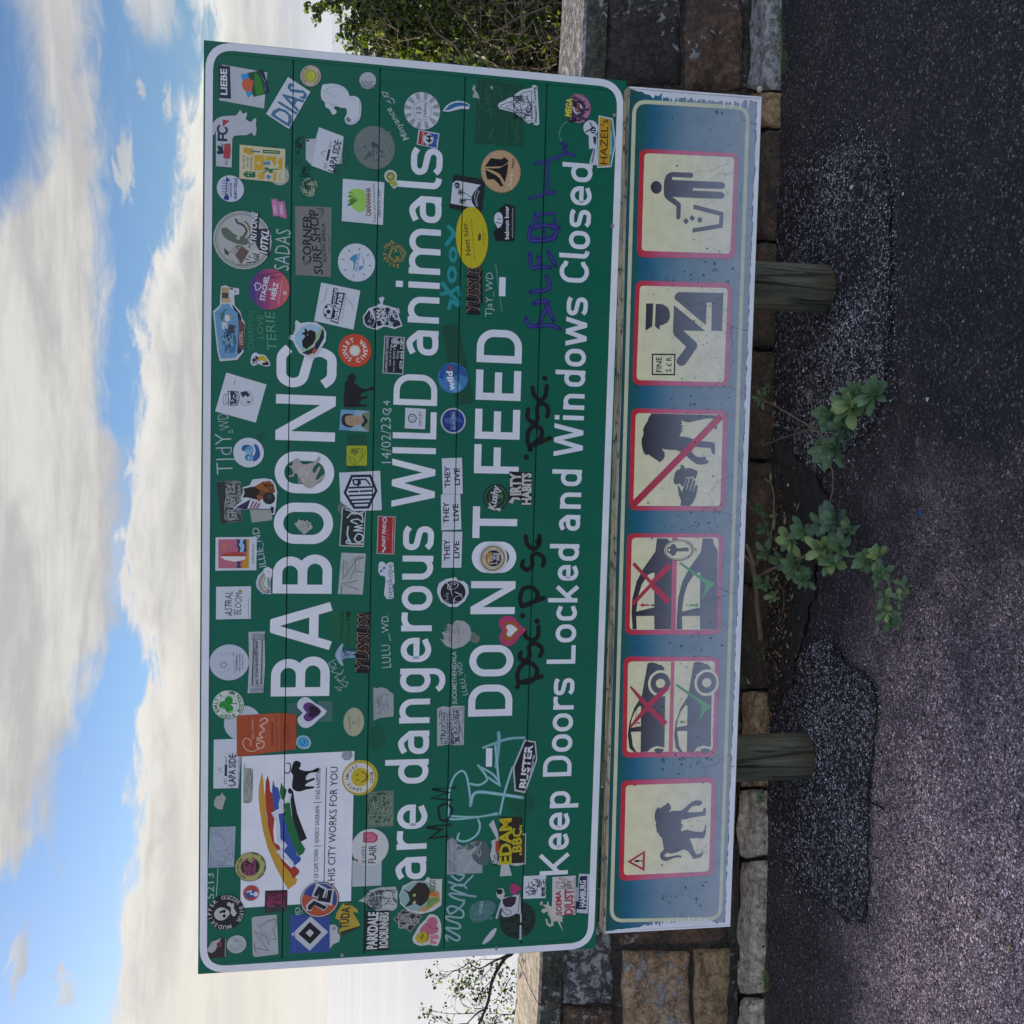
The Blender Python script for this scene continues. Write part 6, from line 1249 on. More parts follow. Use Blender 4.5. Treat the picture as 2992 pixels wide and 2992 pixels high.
s.P('98452a', [(420, 1415), (880, 1388), (1022, 1405), (1018, 1755), (470, 1825), (420, 1825)]).P('a04e30', [(640, 1400), (870, 1392), (868, 1770), (640, 1800)]).L('c3a9a4', [(655, 1470), (700, 1440), (730, 1470), (690, 1500), (660, 1520), (700, 1560), (650, 1600), (680, 1640), (620, 1640)], 12, sm=4).L('c3a9a4', [(620, 1660), (690, 1680), (690, 1730), (640, 1745), (620, 1700), (660, 1690)], 12, sm=4).L('c3a9a4', [(510, 1640), (482, 1690), (520, 1760), (590, 1775), (650, 1740)], 8, sm=4).L('c3a9a4', [(510, 1640), (560, 1665), (560, 1720)], 8, sm=4).T('c3a9a4', 'SEEL STRIKEN', (592, 1650), (590, 1445), 18).T('4a2010', 'TLOGIA BIRRAGIAI', (790, 1725), (790, 1480), 22, .01).T('4a2010', 'Your One-Stop Gateway to World', (830, 1780), (828, 1420), 13).T('4a2010', 'www.dudieri.kr', (905, 1690), (905, 1500), 16).T('4a2010', '+82-2-792-0721', (945, 1690), (945, 1500), 16).L('4a2010', [(865, 1780), (865, 1400)], 3).done()
s = Stk('white heart with a purple and black heart inside', K9, 1)
s.P(WH, [(1330, 1370), (1250, 1450), (1190, 1510), (1130, 1540), (1075, 1530), (1035, 1480), (1040, 1430), (1085, 1388), (1035, 1340), (1035, 1280), (1080, 1235), (1140, 1235), (1210, 1290)], 2).P('55307a', [(1275, 1375), (1210, 1440), (1150, 1475), (1105, 1460), (1093, 1420), (1125, 1385), (1090, 1345), (1100, 1300), (1150, 1282), (1210, 1310)], 2).P('1d1226', [(1262, 1375), (1210, 1420), (1165, 1435), (1140, 1405), (1165, 1378), (1140, 1350), (1165, 1318), (1210, 1325)], 2).done()
s = Stk('small light blue smiling drop at the corner of the orange card', K9, 1)
s.P('9fb4cc', [(1020, 1700), (1030, 1640), (1080, 1615), (1140, 1630), (1170, 1690), (1140, 1745), (1080, 1752), (1040, 1730)], 2).P('3f94c8', [(1028, 1698), (1040, 1650), (1082, 1626), (1130, 1640), (1156, 1690), (1130, 1732), (1082, 1740), (1045, 1722)], 2).L('16304a', [(1095, 1655), (1108, 1680), (1092, 1708), (1075, 1710)], 6, sm=3).C('16304a', 1068, 1700, 5).C('16304a', 1066, 1672, 5).T('16304a', 'be nice', (1135, 1720), (1140, 1655), 14).done()
s = Stk('white square sticker beside the orange card, same navy name as the tilted one', K11, 0)
s.Q(WH, (168, -120), (420, -130), (392, 313), (164, 318)); lapa(s, (205, 305), (.02, -1), (1, .02), 310); s.done()
s = Stk('oval cream sticker with tiny crossed keys', K9, 1)
s.C('8a8f84', 1600, 1480, 148, 104).C('9ba08f', 1600, 1480, 140, 97).L('4a5048', [(1580, 1500), (1625, 1470)], 5).L('4a5048', [(1620, 1500), (1585, 1470)], 5).T('4a5048', 'BELLOWERS', (1570, 1550), (1560, 1420), 16).L('6a7068', [(1650, 1540), (1650, 1420)], 6).done()
s = Stk('long eared doll drawing in blue ink with raised arms', K9, 2)
s.P('8fa6c4', [(1415, 790), (1440, 740), (1480, 690), (1495, 700), (1480, 760), (1500, 800), (1480, 850), (1495, 900), (1480, 915), (1440, 870), (1415, 820)], 2).P('7f98bc', [(1480, 770), (1540, 760), (1560, 770), (1615, 770), (1615, 790), (1580, 800), (1615, 815), (1612, 832), (1550, 835), (1480, 850)]).C('2a4468', 1495, 800, 26, 22, hole=.8).C('9fb4d0', 1495, 800, 16, 14).scribble('2f4f80', (1485, 750, 1590, 850), 14, 4, 4)
for a, b in (((1380, 760), (1400, 765)), ((1385, 800), (1405, 800)), ((1390, 720), (1412, 735)), ((1420, 700), (1435, 715)), ((1560, 745), (1575, 738))): s.L('16304a', [a, b], 5)
s.done()
s = Stk('black rounded lettering with a pale edge above the word BABOONS', K9, 1)
yussus(s, 1740, 975, 1765, 390, 112, 'YUSSUS!'); s.done()
# --- K10
s = Stk('torn blank white paper between the first two sign lines', K10, 1)
s.P('8f98a6', [(36, 1132), (80, 1140), (110, 1128), (170, 1145), (215, 1180), (242, 1205), (240, 1425), (180, 1430), (100, 1440), (40, 1468)]).scribble('6f7884', (50, 1200, 190, 1420), 22, 4, 4).done()
s = Stk('worn white block of stacked black capitals across the third joint', K10, 1)
s.P('9ba5b6', [(680, 1345), (740, 1320), (800, 1330), (840, 1315), (955, 1318), (948, 1710), (860, 1715), (790, 1705), (680, 1725)])
for tx, x, y0, y1, h in (('STRAIGHT', 768, 1700, 1370, 50), ('OUTTA', 802, 1680, 1480, 26), ('BUOENDS', 850, 1690, 1360, 40), ('SUBURBIA', 908, 1680, 1345, 46)): s.T('232c48', tx, (x, y0), (x, y1), h, .03)
s.scribble('9ba5b6', (700, 1340, 935, 1700), 26, 8, 4).scribble('232c48', (700, 1340, 940, 1700), 12, 5, 8).done()
s = Stk('white disc with a black swimming goggles drawing', K10, 1)
s.P(WH, [(682, 130), (700, 80), (770, 40), (870, 22), (890, 55), (950, 62), (990, 100), (1000, 180), (960, 260), (880, 322), (800, 320), (720, 270), (680, 180)], 1).C('1c1f2e', 840, 175, 118, 126).C(WH, 838, 110, 34, 60, 20, hole=.88).C(WH, 895, 240, 32, 46, 15, hole=.88).L(WH, [(770, 60), (820, 160), (850, 290)], 7, sm=4).L(WH, [(860, 170), (930, 200)], 8).scribble(WH, (800, 70, 860, 140), 5, 5, 3).scribble('8b93a6', (730, 180, 800, 290), 9, 4, 5).done()
s = Stk('grey flower shaped scrap beside the torn white disc', K10, 0)
s.P('66706f', [(1000, 640), (1030, 580), (1060, 580), (1075, 605), (1105, 610), (1108, 650), (1080, 685), (1040, 682), (1020, 660)], 2).T('3a4648', 'M', (1060, 645), (1058, 615), 22).done()
s = Stk('torn white disc with faded pink lettering near the word dangerous', K10, 1)
s.P('969eae', [(725, 580), (780, 560), (785, 490), (830, 500), (870, 455), (950, 462), (1005, 510), (1025, 580), (1010, 660), (940, 720), (850, 745), (770, 715), (708, 640), (750, 655), (745, 610)]).T('9c7488', 'MENIES', (918, 680), (915, 500), 32, .0).T('a87a8a', 'wild', (958, 610), (955, 550), 24, 0, .3).scribble('77808c', (760, 490, 900, 640), 16, 5, 4).scribble('9c6478', (780, 600, 830, 670), 5, 4, 8).done()
s = Stk('pink heart with an orange and a white heart inside', K10, 1)
s.P('a4386c', [(1580, 550), (1520, 605), (1470, 680), (1410, 714), (1345, 702), (1308, 650), (1310, 600), (1335, 565), (1305, 510), (1305, 455), (1350, 418), (1410, 412), (1465, 435), (1510, 500)], 2).P('93572c', [(1525, 555), (1480, 590), (1440, 645), (1395, 662), (1350, 640), (1345, 595), (1370, 560), (1350, 515), (1360, 475), (1410, 462), (1460, 475), (1490, 515)], 2).P('c9cce0', [(1490, 548), (1455, 580), (1425, 615), (1395, 618), (1378, 592), (1392, 560), (1375, 530), (1385, 505), (1415, 498), (1450, 512)], 2).done()
s = Stk('black six sided badge with bold white surf lettering', (0, 0, 1), 1)
s.P('a3adc0', [(1532, 2160), (1565, 2166), (1570, 2218), (1535, 2317), (1503, 2311), (1498, 2240)]).P('171a2a', [(1535, 2165), (1561, 2170), (1566, 2217), (1532, 2311), (1507, 2306), (1503, 2241)]).T('c3cbe0', 'BUSTER', (1538, 2303), (1556, 2176), 21, .06).T('b3bbd0', 'surfboards', (1551, 2272), (1563, 2206), 8, .02, .2).done()
# --- K11: the white city panel and what surrounds it
s = Sheet(BIG, .0009, K11)
s.Q(MW, (418, 30), (1428, -18), (1397, 1325), (407, 1388))
def brush(c, pts): s.P(c, pts)
brush('b08a34', [(572, 300), (585, 230), (600, 170), (612, 240), (618, 330), (640, 450), (640, 560), (660, 680), (720, 830), (760, 930), (830, 1030), (915, 1130), (905, 1170), (835, 1222), (800, 1165), (720, 1020), (650, 850), (610, 700), (580, 520), (568, 400)])
brush('953028', [(628, 370), (632, 260), (650, 200), (668, 260), (672, 340), (690, 360), (712, 450), (715, 560), (700, 700), (710, 800), (755, 830), (765, 860), (745, 880), (690, 790), (655, 660), (640, 520)])
brush('953028', [(745, 880), (770, 940), (860, 1030), (890, 1010), (935, 1050), (930, 1080), (880, 1125), (850, 1070), (800, 1010), (765, 950)])
brush('2f4fa0', [(688, 330), (700, 240), (715, 300), (745, 310), (765, 400), (775, 430), (750, 450), (752, 500), (705, 520), (700, 440)])
brush('2f4fa0', [(745, 545), (790, 535), (820, 640), (850, 740), (890, 830), (915, 915), (948, 935), (945, 965), (885, 1015), (880, 975), (830, 920), (795, 880), (820, 830), (790, 790), (765, 770), (760, 640)])
brush('17643c', [(757, 350), (772, 262), (790, 300), (822, 330), (800, 420), (790, 440), (770, 400)])
brush('17643c', [(790, 455), (850, 440), (865, 560), (905, 680), (945, 790), (988, 860), (970, 900), (925, 925), (880, 820), (830, 690), (800, 560)])
brush('1a1c26', [(830, 330), (850, 310), (880, 345), (890, 420), (915, 540), (960, 660), (1002, 765), (942, 798), (905, 690), (870, 570), (855, 430)])
s.L(WH, [(826, 372), (850, 375), (842, 420), (802, 440), (770, 425), (760, 460), (790, 510), (700, 540), (735, 600), (740, 700), (748, 785), (795, 805), (812, 830), (775, 870), (745, 885), (790, 925), (840, 950), (880, 1015)], 26)
s.P('10111a', [(910, 68), (945, 85), (945, 120), (930, 140), (985, 160), (1050, 155), (1100, 130), (1112, 150), (1085, 172), (1040, 175), (1000, 200), (995, 245), (1060, 222), (1072, 238), (1010, 265), (985, 295), (1062, 298), (1062, 315), (1000, 325), (935, 345), (885, 330), (868, 290), (878, 200), (858, 170), (868, 120), (885, 80)], 2)
s.L('10111a', [(818, 92), (845, 92), (855, 120), (850, 160), (832, 182), (806, 172)], 9, sm=3)
s.T('1d2028', 'Y OF CAPE TOWN', (1104, 1150), (1106, 862), 38).L('1d2028', [(1090, 833), (1090, 815)], 3).T('1d2028', 'ISIXEKO SASEKAPA', (1108, 800), (1115, 468), 36).T('1d2028', 'STAD KAAPSTAD', (1118, 412), (1124, 135), 36)
s.L('1d2028', [(1060, 833), (1130, 832)], 5).L('1d2028', [(1062, 443), (1138, 442)], 5).L('1d2028', [(1155, 1155), (1176, 128)], 6).T('1d2028', 'THIS CITY WORKS FOR YOU', (1250, 1195), (1280, 122), 64, -.005)
o = s.build('city_panel', sign); props(o, 'white municipal panel with a rainbow brush mountain and black bull')
s = Stk('pale grey worn patch strip on the top of the municipal panel', K11, 1)
s.P('8d9a9c', [(440, 130), (500, 140), (518, 200), (512, 430), (480, 450), (430, 448), (432, 250)], 1).scribble('5f6c6c', (440, 140, 515, 440), 14, 4, 3).done()
s = Stk('bleached handprint smudge at the panel corner by the yellow ringed disc', K11, 1)
s.C('8f99ac', 1362, 20, 42, 50).scribble('7c8698', (1325, -20, 1400, 60), 10, 5, 3).done()
s = Stk('yellow ringed disc with maroon capitals, a pizza parlour badge', K11, 1)
s.C('1a2024', 495, 1018, 135, 136).C('9a9c6a', 495, 1018, 130, 131).C('241c20', 495, 1018, 86, 86).C('9a9c6a', 495, 1018, 82, 82, hole=.97).T('9c4a7c', "RUSTY'S", (468, 1092), (466, 952), 28, .04).T('9c4a7c', 'PIZZA', (505, 1090), (502, 990), 28, .04).T('9c4a7c', 'PARLOR', (545, 1090), (540, 940), 28, .04).A('3a3c2c', 'RUSTYSPIZZA.COM', 495, 1018, 98, -65, 40, 20, .02).A('3a3c2c', 'SINCE 1989 · CAPE · TOWN', 495, 1018, 118, 235, 100, 20, .02, True).P('9a9c6a', [(465, 945), (500, 985), (480, 930), (510, 925), (505, 985), (530, 940)]).done()
s = Stk('small red and blue disc split by a white bolt', K11, 1)
s.C('a3adc6', 503, 1252, 76, 74).C('a04038', 503, 1252, 70, 68).C('2f4f94', 500, 1250, 52, 50).P('a04038', [(455, 1235), (550, 1225), (550, 1200), (500, 1190), (460, 1205)], 1).L(WH, [(462, 1245), (500, 1235), (500, 1262), (545, 1268)], 12).C('b9c3dc', 545, 1262, 22, 20).done()
s = Stk('dark maroon square with a pink crowd silhouette over the first joint', K11, 1)
s.Q('33202c', (628, 1232), (828, 1225), (826, 1360), (624, 1376)).scribble('9c4474', (650, 1262, 800, 1370), 40, 9, 4).scribble('6a2c50', (640, 1250, 815, 1370), 20, 8, 9).done()
s = Stk('blurred dark red smear under the maroon crowd square', K11, 0)
s.Q('2c3238', (622, 1360), (826, 1355), (815, 1415), (622, 1432)).done()
s = Stk('blue square flag with white and black diamonds', K11, 0)
s.Q('2c4594', (850, 1452), (1210, 1445), (1207, 1780), (852, 1795)).P(WG, [(1035, 1462), (1192, 1602), (1028, 1772), (862, 1625)]).P('15161c', [(1028, 1512), (1132, 1606), (1030, 1712), (925, 1620)]).P(WG, [(1028, 1575), (1065, 1610), (1030, 1648), (990, 1612)]).scribble('3d58a4', (860, 1460, 900, 1780), 8, 4, 2).done()
s = Stk('round orange and blue badge with a black and white number 12', K11, 2)
s.C('191a22', 1117, 1312, 164, 170).C('b3bbcc', 1117, 1312, 157, 163).C('a04a30', 1117, 1312, 150, 156)
P_ = [(1117+154*cos(t*pi/18), 1312+148*sin(t*pi/18)) for t in range(-16, 3)]
s.P('2a3f8a', P_)
s.L(WG, [(1022, 1410), (1022, 1368), (1062, 1330), (1085, 1340), (1175, 1392)], 52).L('1a1c26', [(1028, 1400), (1030, 1372), (1068, 1338), (1170, 1388)], 34).L(WG, [(1072, 1290), (1105, 1200), (1150, 1225), (1120, 1310), (1200, 1330), (1215, 1215)], 58).L('1a1c26', [(1078, 1280), (1112, 1215), (1140, 1230), (1118, 1305), (1195, 1318), (1210, 1225)], 38).done()
s = Stk('torn white blob right below the blue diamond flag', K11, 0)
s.P('a3adc0', [(1205, 1540), (1250, 1535), (1278, 1560), (1275, 1600), (1300, 1640), (1290, 1690), (1240, 1712), (1205, 1752)], 1).C('7b8494', 1245, 1570, 20, 16).done()
s = Stk('yellow arrow shaped sticker with heavy black slanted letters', K11, 1)
s.P('a08f3a', [(1325, 1345), (1385, 1350), (1455, 1400), (1462, 1430), (1410, 1420), (1470, 1520), (1482, 1560), (1310, 1635), (1285, 1590), (1300, 1500), (1258, 1480), (1268, 1430)]).T('17181f', 'TUDA', (1370, 1575), (1392, 1378), 74, .04, -.1).P('2a2a24', [(1300, 1600), (1480, 1545), (1482, 1562), (1310, 1635)]).P('2a2a24', [(1335, 1348), (1395, 1355), (1400, 1365), (1340, 1360)]).done()
s = Stk('white shadowed two line block lettering without backing, left end', (0, 0, 1), 1)
s.P('15181c', [(1068, 2662), (1138, 2658), (1136, 2775), (1066, 2778)]).T('b9c0d0', 'PARKDALE', (1100, 2772), (1105, 2664), 27, .07).T('b9c0d0', 'ROADRUNNERS', (1133, 2768), (1135, 2664), 24, .06).done()
s = Stk('black round badge with a white skull and crossbones and gothic lettering', K11, 1)
s.C('1c1c22', 275, 1425, 162, 162).C('a9adb8', 235, 1440, 60, 62).C('a9adb8', 268, 1435, 40, 40).C('15151a', 262, 1458, 16, 14).C('15151a', 262, 1415, 16, 14).C('15151a', 240, 1420, 10, 24, 20).L('a9adb8', [(310, 1350), (365, 1440)], 22).L('a9adb8', [(330, 1440), (340, 1345)], 22).C('a9adb8', 305, 1352, 18).C('a9adb8', 348, 1445, 16).A('a9adb8', 'MUDSKIPPER', 275, 1425, 122, -104, 48, 34, .03).A('a9adb8', 'GOZZER BIFOR', 275, 1425, 122, 80, 216, 34, .02).done()
s = Stk('creased white tag paper with grey angular strokes, left end of the top panel', K11, 1)
s.P('9aa2b2', [(508, 1480), (525, 1465), (732, 1445), (748, 1800), (540, 1826), (518, 1812)]).L('757d8a', [(550, 1790), (530, 1740), (535, 1700)], 12).L('757d8a', [(540, 1745), (660, 1770), (530, 1600), (640, 1640), (665, 1720)], 11).L('757d8a', [(560, 1560), (660, 1500), (720, 1480), (725, 1540), (700, 1580), (725, 1670), (680, 1665)], 10).scribble('868e9c', (540, 1500, 720, 1780), 8, 5, 4).done()
s = Stk('small blank white disc at the lower left corner', K11, 1)
s.C('9fa8b8', 372, 1712, 84, 84).scribble('858e9e', (310, 1650, 430, 1770), 14, 4, 6).done()
s = Stk('dark card folded over to its grey back in the very corner', K11, 1)
s.P('2c2228', [(165, 1670), (278, 1657), (272, 1830), (120, 1838), (100, 1790)]).P('9aa0ac', [(100, 1775), (150, 1690), (235, 1655), (180, 1770), (150, 1790)]).C('8a4a5a', 215, 1712, 22).C('2c2228', 215, 1712, 12).L('9aa0ac', [(274, 1660), (270, 1828)], 5).done()
s = Stk('blank pale blue rectangle bleached of all its print', K11, 1)
s.Q('8f9cb8', (133, 663), (364, 655), (350, 1018), (120, 1027), 6).scribble('76829c', (145, 680, 350, 1000), 16, 5, 2).L('5f6c88', [(140, 890), (140, 1010), (340, 1005)], 5).done()
s = Stk('torn white paper bit beside the square navy name sticker', K11, 1)
s.P('969ca6', [(170, 430), (195, 385), (225, 380), (245, 350), (255, 375), (278, 400), (262, 440), (245, 505), (200, 500), (172, 470)]).C('3a4048', 232, 412, 5).done()
s = Stk('yellow ringed white disc with a smiling face and three words', K11, 1)
s.C('a8983a', 1478, 220, 162, 160).C('c0c2c8', 1468, 222, 138, 136).C('b3a028', 1480, 215, 84, 80).L('3a3414', [(1490, 165), (1530, 190), (1532, 235), (1490, 260)], 8, sm=4).L('3a3414', [(1442, 195), (1468, 195)], 7).L('3a3414', [(1442, 240), (1468, 240)], 7).A('2a2c34', 'SKATE', 1470, 220, 94, -97, -32, 26, .02).A('2a2c34', 'SMILES', 1470, 220, 94, -4, 76, 26, .02).T('2a2c34', 'CLUB', (1592, 268), (1596, 168), 28, .02).done()
s = Stk('white disc on a white rectangle with a pink crest and bold capitals', K11, 1)
s.P('a3adc0', [(1410, 960), (1672, 955), (1668, 1185), (1408, 1197)]).C('b6bccc', 1568, 842, 168, 164).T('1d2338', 'JIJ HEBT', (1528, 990), (1532, 830), 36, .0).T('1d2338', 'FLAIR', (1618, 985), (1625, 822), 64, .02).P('9c3a5c', [(1505, 710), (1590, 705), (1635, 735), (1635, 780), (1600, 802), (1505, 800)], 0).P('b86a88', [(1520, 722), (1588, 718), (1618, 740), (1618, 775), (1590, 790), (1520, 788)]).L('9c3a5c', [(1535, 775), (1600, 735)], 6).C('9c3a5c', 1450, 960, 12).done()
s = Stk('green and white speckled square with a round print, very worn', K11, 0)
s.Q('5a6e66', (1545, 345), (1782, 335), (1780, 655), (1545, 670)).C('2c4c40', 1660, 500, 150, 112).scribble('7f938a', (1560, 380, 1770, 640), 50, 5, 3).done()
s = Stk('grey domed building drawing, pointed left, beside the block lettering', (0, 0, 1), 1)
s.P('9fa7b6', [(1046, 2632), (1060, 2624), (1082, 2600), (1110, 2592), (1156, 2590), (1162, 2605), (1160, 2650), (1150, 2660), (1100, 2660), (1078, 2645), (1066, 2636)]).P('6a7282', [(1078, 2610), (1100, 2600), (1118, 2600), (1118, 2654), (1096, 2652), (1078, 2640)]).scribble('2c3242', (1072, 2600, 1158, 2654), 34, 1.8, 4).scribble('b9c0cc', (1080, 2602, 1155, 2650), 16, 1.4, 8).done()
# --- K12
s = Stk('dark square of tangled white line lettering, turned on its corner', K12, 0)
s.P('352f34', [(285, 1215), (420, 1270), (330, 1410), (185, 1310)]).L('8b8f98', [(262, 1228), (408, 1280), (322, 1400), (190, 1305)], 6, True).scribble('979ba6', (225, 1250, 385, 1370), 26, 6, 4).done()
s = Stk('round dark cat face with an avocado, white outline, at the end of the second line', K12, 2)
s.P('b3bbc8', [(232, 1110), (260, 1040), (340, 1000), (430, 1000), (455, 968), (480, 985), (568, 985), (562, 1190), (500, 1235), (400, 1262), (300, 1235), (240, 1180)], 1).C('7fa0a8', 385, 1120, 118, 145).P('2b2524', [(262, 1065), (310, 1085), (380, 1010), (440, 1020), (480, 1080), (450, 1160), (400, 1200), (340, 1170), (330, 1190), (275, 1205), (315, 1150), (300, 1100)], 0).C('9aa878', 350, 1112, 12).C('9aa878', 352, 1168, 12).P('a8885a', [(480, 1070), (545, 1085), (555, 1160), (440, 1240), (370, 1240), (450, 1180)], 1).P('5f8a4a', [(470, 1135), (535, 1130), (540, 1150), (455, 1215), (440, 1200)], 1).P('b0603a', [(470, 1090), (540, 1100), (510, 1125), (470, 1110)]).T('3f5a24', 'AVOCAT', (512, 1092), (520, 990), 46, .04).L('2b2f3a', [(360, 1020), (450, 1080), (462, 1180)], 4, sm=4).done()
s = Stk('pink sausage balloon body with a yellow smiling face', K12, 1)
s.P('b3b8c6', [(350, 1420), (390, 1350), (440, 1300), (470, 1262), (530, 1275), (560, 1340), (558, 1440), (530, 1510), (470, 1500), (400, 1510), (350, 1490), (335, 1455)], 2).C('a85f7c', 490, 1330, 48, 42).P('a85f7c', [(440, 1330), (470, 1350), (535, 1360), (535, 1400), (480, 1425), (430, 1400), (395, 1410), (395, 1380)], 2).C('a89a2c', 415, 1445, 46, 54).P('b06f88', [(470, 1430), (535, 1420), (545, 1450), (480, 1465)], 1).P('b06f88', [(470, 1462), (530, 1480), (520, 1500), (470, 1490)], 1).L('3a2c20', [(450, 1400), (458, 1440), (440, 1470)], 6, sm=3).L('2c2c1c', [(400, 1430), (412, 1460)], 9).L('2c2c1c', [(412, 1415), (425, 1440)], 7).L('5f2f44', [(440, 1330), (490, 1375), (530, 1372)], 4, sm=3).done()
s = Stk('pale translucent oval pebble shaped sticker with a short word', K12, 1)
s.P('3f6a72', [(780, 1260), (790, 1200), (850, 1160), (930, 1150), (985, 1180), (980, 1240), (920, 1300), (850, 1330), (795, 1315)], 2).T('9fb4bc', 'Winkc', (885, 1262), (888, 1160), 30, .01).scribble('547f88', (800, 1180, 960, 1300), 14, 4, 5).done()
s = Stk('torn remains of a grey and white poster under the third joint', K12, 0)
s.P('4a5a62', [(608, 680), (640, 650), (690, 690), (700, 760), (760, 720), (830, 680), (910, 690), (950, 780), (930, 870), (870, 900), (885, 940), (605, 955)]).P('8893a4', [(608, 690), (650, 665), (685, 700), (680, 760), (740, 750), (770, 770), (830, 735), (845, 745), (800, 800), (810, 830), (850, 870), (882, 880), (885, 940), (605, 952)]).scribble('6a7484', (615, 690, 680, 930), 20, 3, 5).scribble('a3adbc', (640, 700, 870, 920), 10, 4, 7).done()
s = Stk('yellow rounded lettering over a cartoon skyline with a white sash', K12, 1)
s.P('a9b0c0', [(935, 560), (970, 520), (1005, 620), (1010, 680), (1225, 625), (1222, 870), (1150, 885), (1090, 870), (1115, 960), (1020, 965), (1030, 880), (960, 860), (945, 800), (960, 720), (950, 690), (995, 670)]).P('8f4030', [(985, 690), (1020, 680), (1020, 780), (985, 770)]).P('26211c', [(1015, 500), (1195, 500), (1200, 860), (1110, 865), (1015, 870)]).scribble('23242c', (960, 780, 1012, 880), 10, 5, 3).P('36312e', [(1195, 640), (1218, 650), (1215, 860), (1195, 850)]).T('a8a01e', 'EDAM', (1108, 868), (1110, 508), 88, .06).T('a8a01e', '.BBC.', (1188, 800), (1190, 562), 68, .06).done()
s = Stk('purple coated skater figure with a white face and round black ear', K12, 2)
s.P('a9b0c4', [(990, 1090), (1010, 1058), (1045, 1060), (1060, 1100), (1050, 1130), (1120, 1115), (1180, 1098), (1185, 1265), (1150, 1255), (1100, 1280), (1050, 1285), (1030, 1265), (1045, 1210), (1020, 1220), (1000, 1300), (985, 1290), (1020, 1180), (1030, 1150), (1000, 1130)]).P('2b2038', [(1040, 1145), (1100, 1120), (1150, 1125), (1140, 1180), (1110, 1205), (1060, 1205), (1045, 1180)], 1).C('17181f', 1018, 1085, 22, 24).L('33384a', [(1150, 1110), (1178, 1105), (1160, 1255)], 5).L('33384a', [(1040, 1230), (1080, 1270), (1110, 1240), (1060, 1215)], 5, sm=3).done()
s = Stk('small plain pink heart above the skater figure', K12, 1)
s.P('9c2f6c', [(1188, 1065), (1160, 1085), (1145, 1110), (1115, 1105), (1103, 1075), (1105, 1035), (1130, 1022), (1158, 1035)], 2).done()
s = Stk('white card with an inked black and white face sketch', K12, 1)
s.Q(WH, (1203, 963), (1383, 956), (1380, 1135), (1198, 1143)).C('c3cbe0', 1285, 1035, 32, 38).scribble('23283c', (1240, 990, 1330, 1080), 12, 5, 3).scribble('23283c', (1225, 1040, 1300, 1115), 8, 5, 6).scribble('23283c', (1330, 990, 1378, 1120), 14, 5, 8).L('23283c', [(1215, 1060), (1240, 1050), (1250, 1010)], 6, sm=2).done()
s = Stk('white card with fat red script and a cartoon mug', K12, 2)
s.Q('b3b6c4', (1432, 970), (1616, 958), (1612, 1265), (1427, 1273)).T('923040', 'SOEMA', (1505, 1265), (1498, 1075), 42, .06).T('923040', 'DJUST', (1590, 1265), (1592, 1062), 62, .06).L('6a4a58', [(1460, 1010), (1462, 1055), (1520, 1060), (1530, 1010), (1460, 1010)], 4).L('6a4a58', [(1530, 1000), (1480, 980), (1500, 975), (1560, 1000)], 4, sm=3).C('6a4a58', 1550, 1050, 24, 22, hole=.85).scribble('6a4a58', (1470, 1005, 1590, 1060), 12, 3, 5).T('5a3a48', 'SPECIALISED ART SUPPLY STORE', (1610, 1255), (1614, 975), 12).done()
s = Stk('navy and white town name card next to the fat red script', K12, 1)
s.Q('a9b4d0', (1640, 945), (1730, 948), (1708, 1258), (1622, 1250)).Q('16234c', (1648, 965), (1705, 962), (1698, 1225), (1615, 1222)).T('c3cbe0', 'HAMBURG', (1692, 1205), (1694, 995), 44, .05).P('8f98b0', [(1612, 1050), (1640, 1050), (1640, 1160), (1612, 1160)]).done()
s = Stk('white cut-out dragon with a curling tail, left of the fat red script', K12, 1)
s.P('a9aead', [(1335, 1170), (1358, 1160), (1352, 1190), (1390, 1185), (1390, 1162), (1402, 1165), (1405, 1195), (1428, 1200), (1430, 1270), (1500, 1275), (1520, 1290), (1505, 1300), (1515, 1325), (1490, 1320), (1500, 1350), (1520, 1398), (1495, 1360), (1470, 1315), (1440, 1320), (1440, 1350), (1410, 1362), (1385, 1340), (1378, 1300), (1392, 1296), (1395, 1325), (1415, 1345), (1425, 1325), (1415, 1290), (1395, 1260), (1400, 1240), (1360, 1255), (1345, 1240), (1350, 1222), (1385, 1215), (1360, 1195), (1335, 1188)]).done()
s = Stk('almost black round tyre-like sticker across the fourth joint', K12, 0)
s.C('142a26', 1160, 1310, 146, 140).C('0f1a1a', 1160, 1310, 112, 104, hole=.86).P('0c1518', [(1060, 1250), (1240, 1260), (1250, 1300), (1160, 1330), (1070, 1320)], 1).L('0c1518', [(1160, 1330), (1250, 1400)], 14).scribble('24403a', (1060, 1220, 1260, 1400), 14, 5, 3).done()
s = Stk('slim white feather shaped strip at the left end of the fourth panel', K12, 1)
s.P(WG, [(992, 1370), (995, 1385), (975, 1430), (935, 1475), (890, 1500), (882, 1492), (905, 1450), (950, 1395), (980, 1372)]).done()
s = Stk('narrow white bar along the fourth joint under the dark round sticker', K12, 1)
s.Q(WG, (1180, 1262), (1194, 1262), (1193, 1328), (1180, 1328)).Q(WG, (1176, 1348), (1196, 1348), (1195, 1462), (1174, 1462)).done()

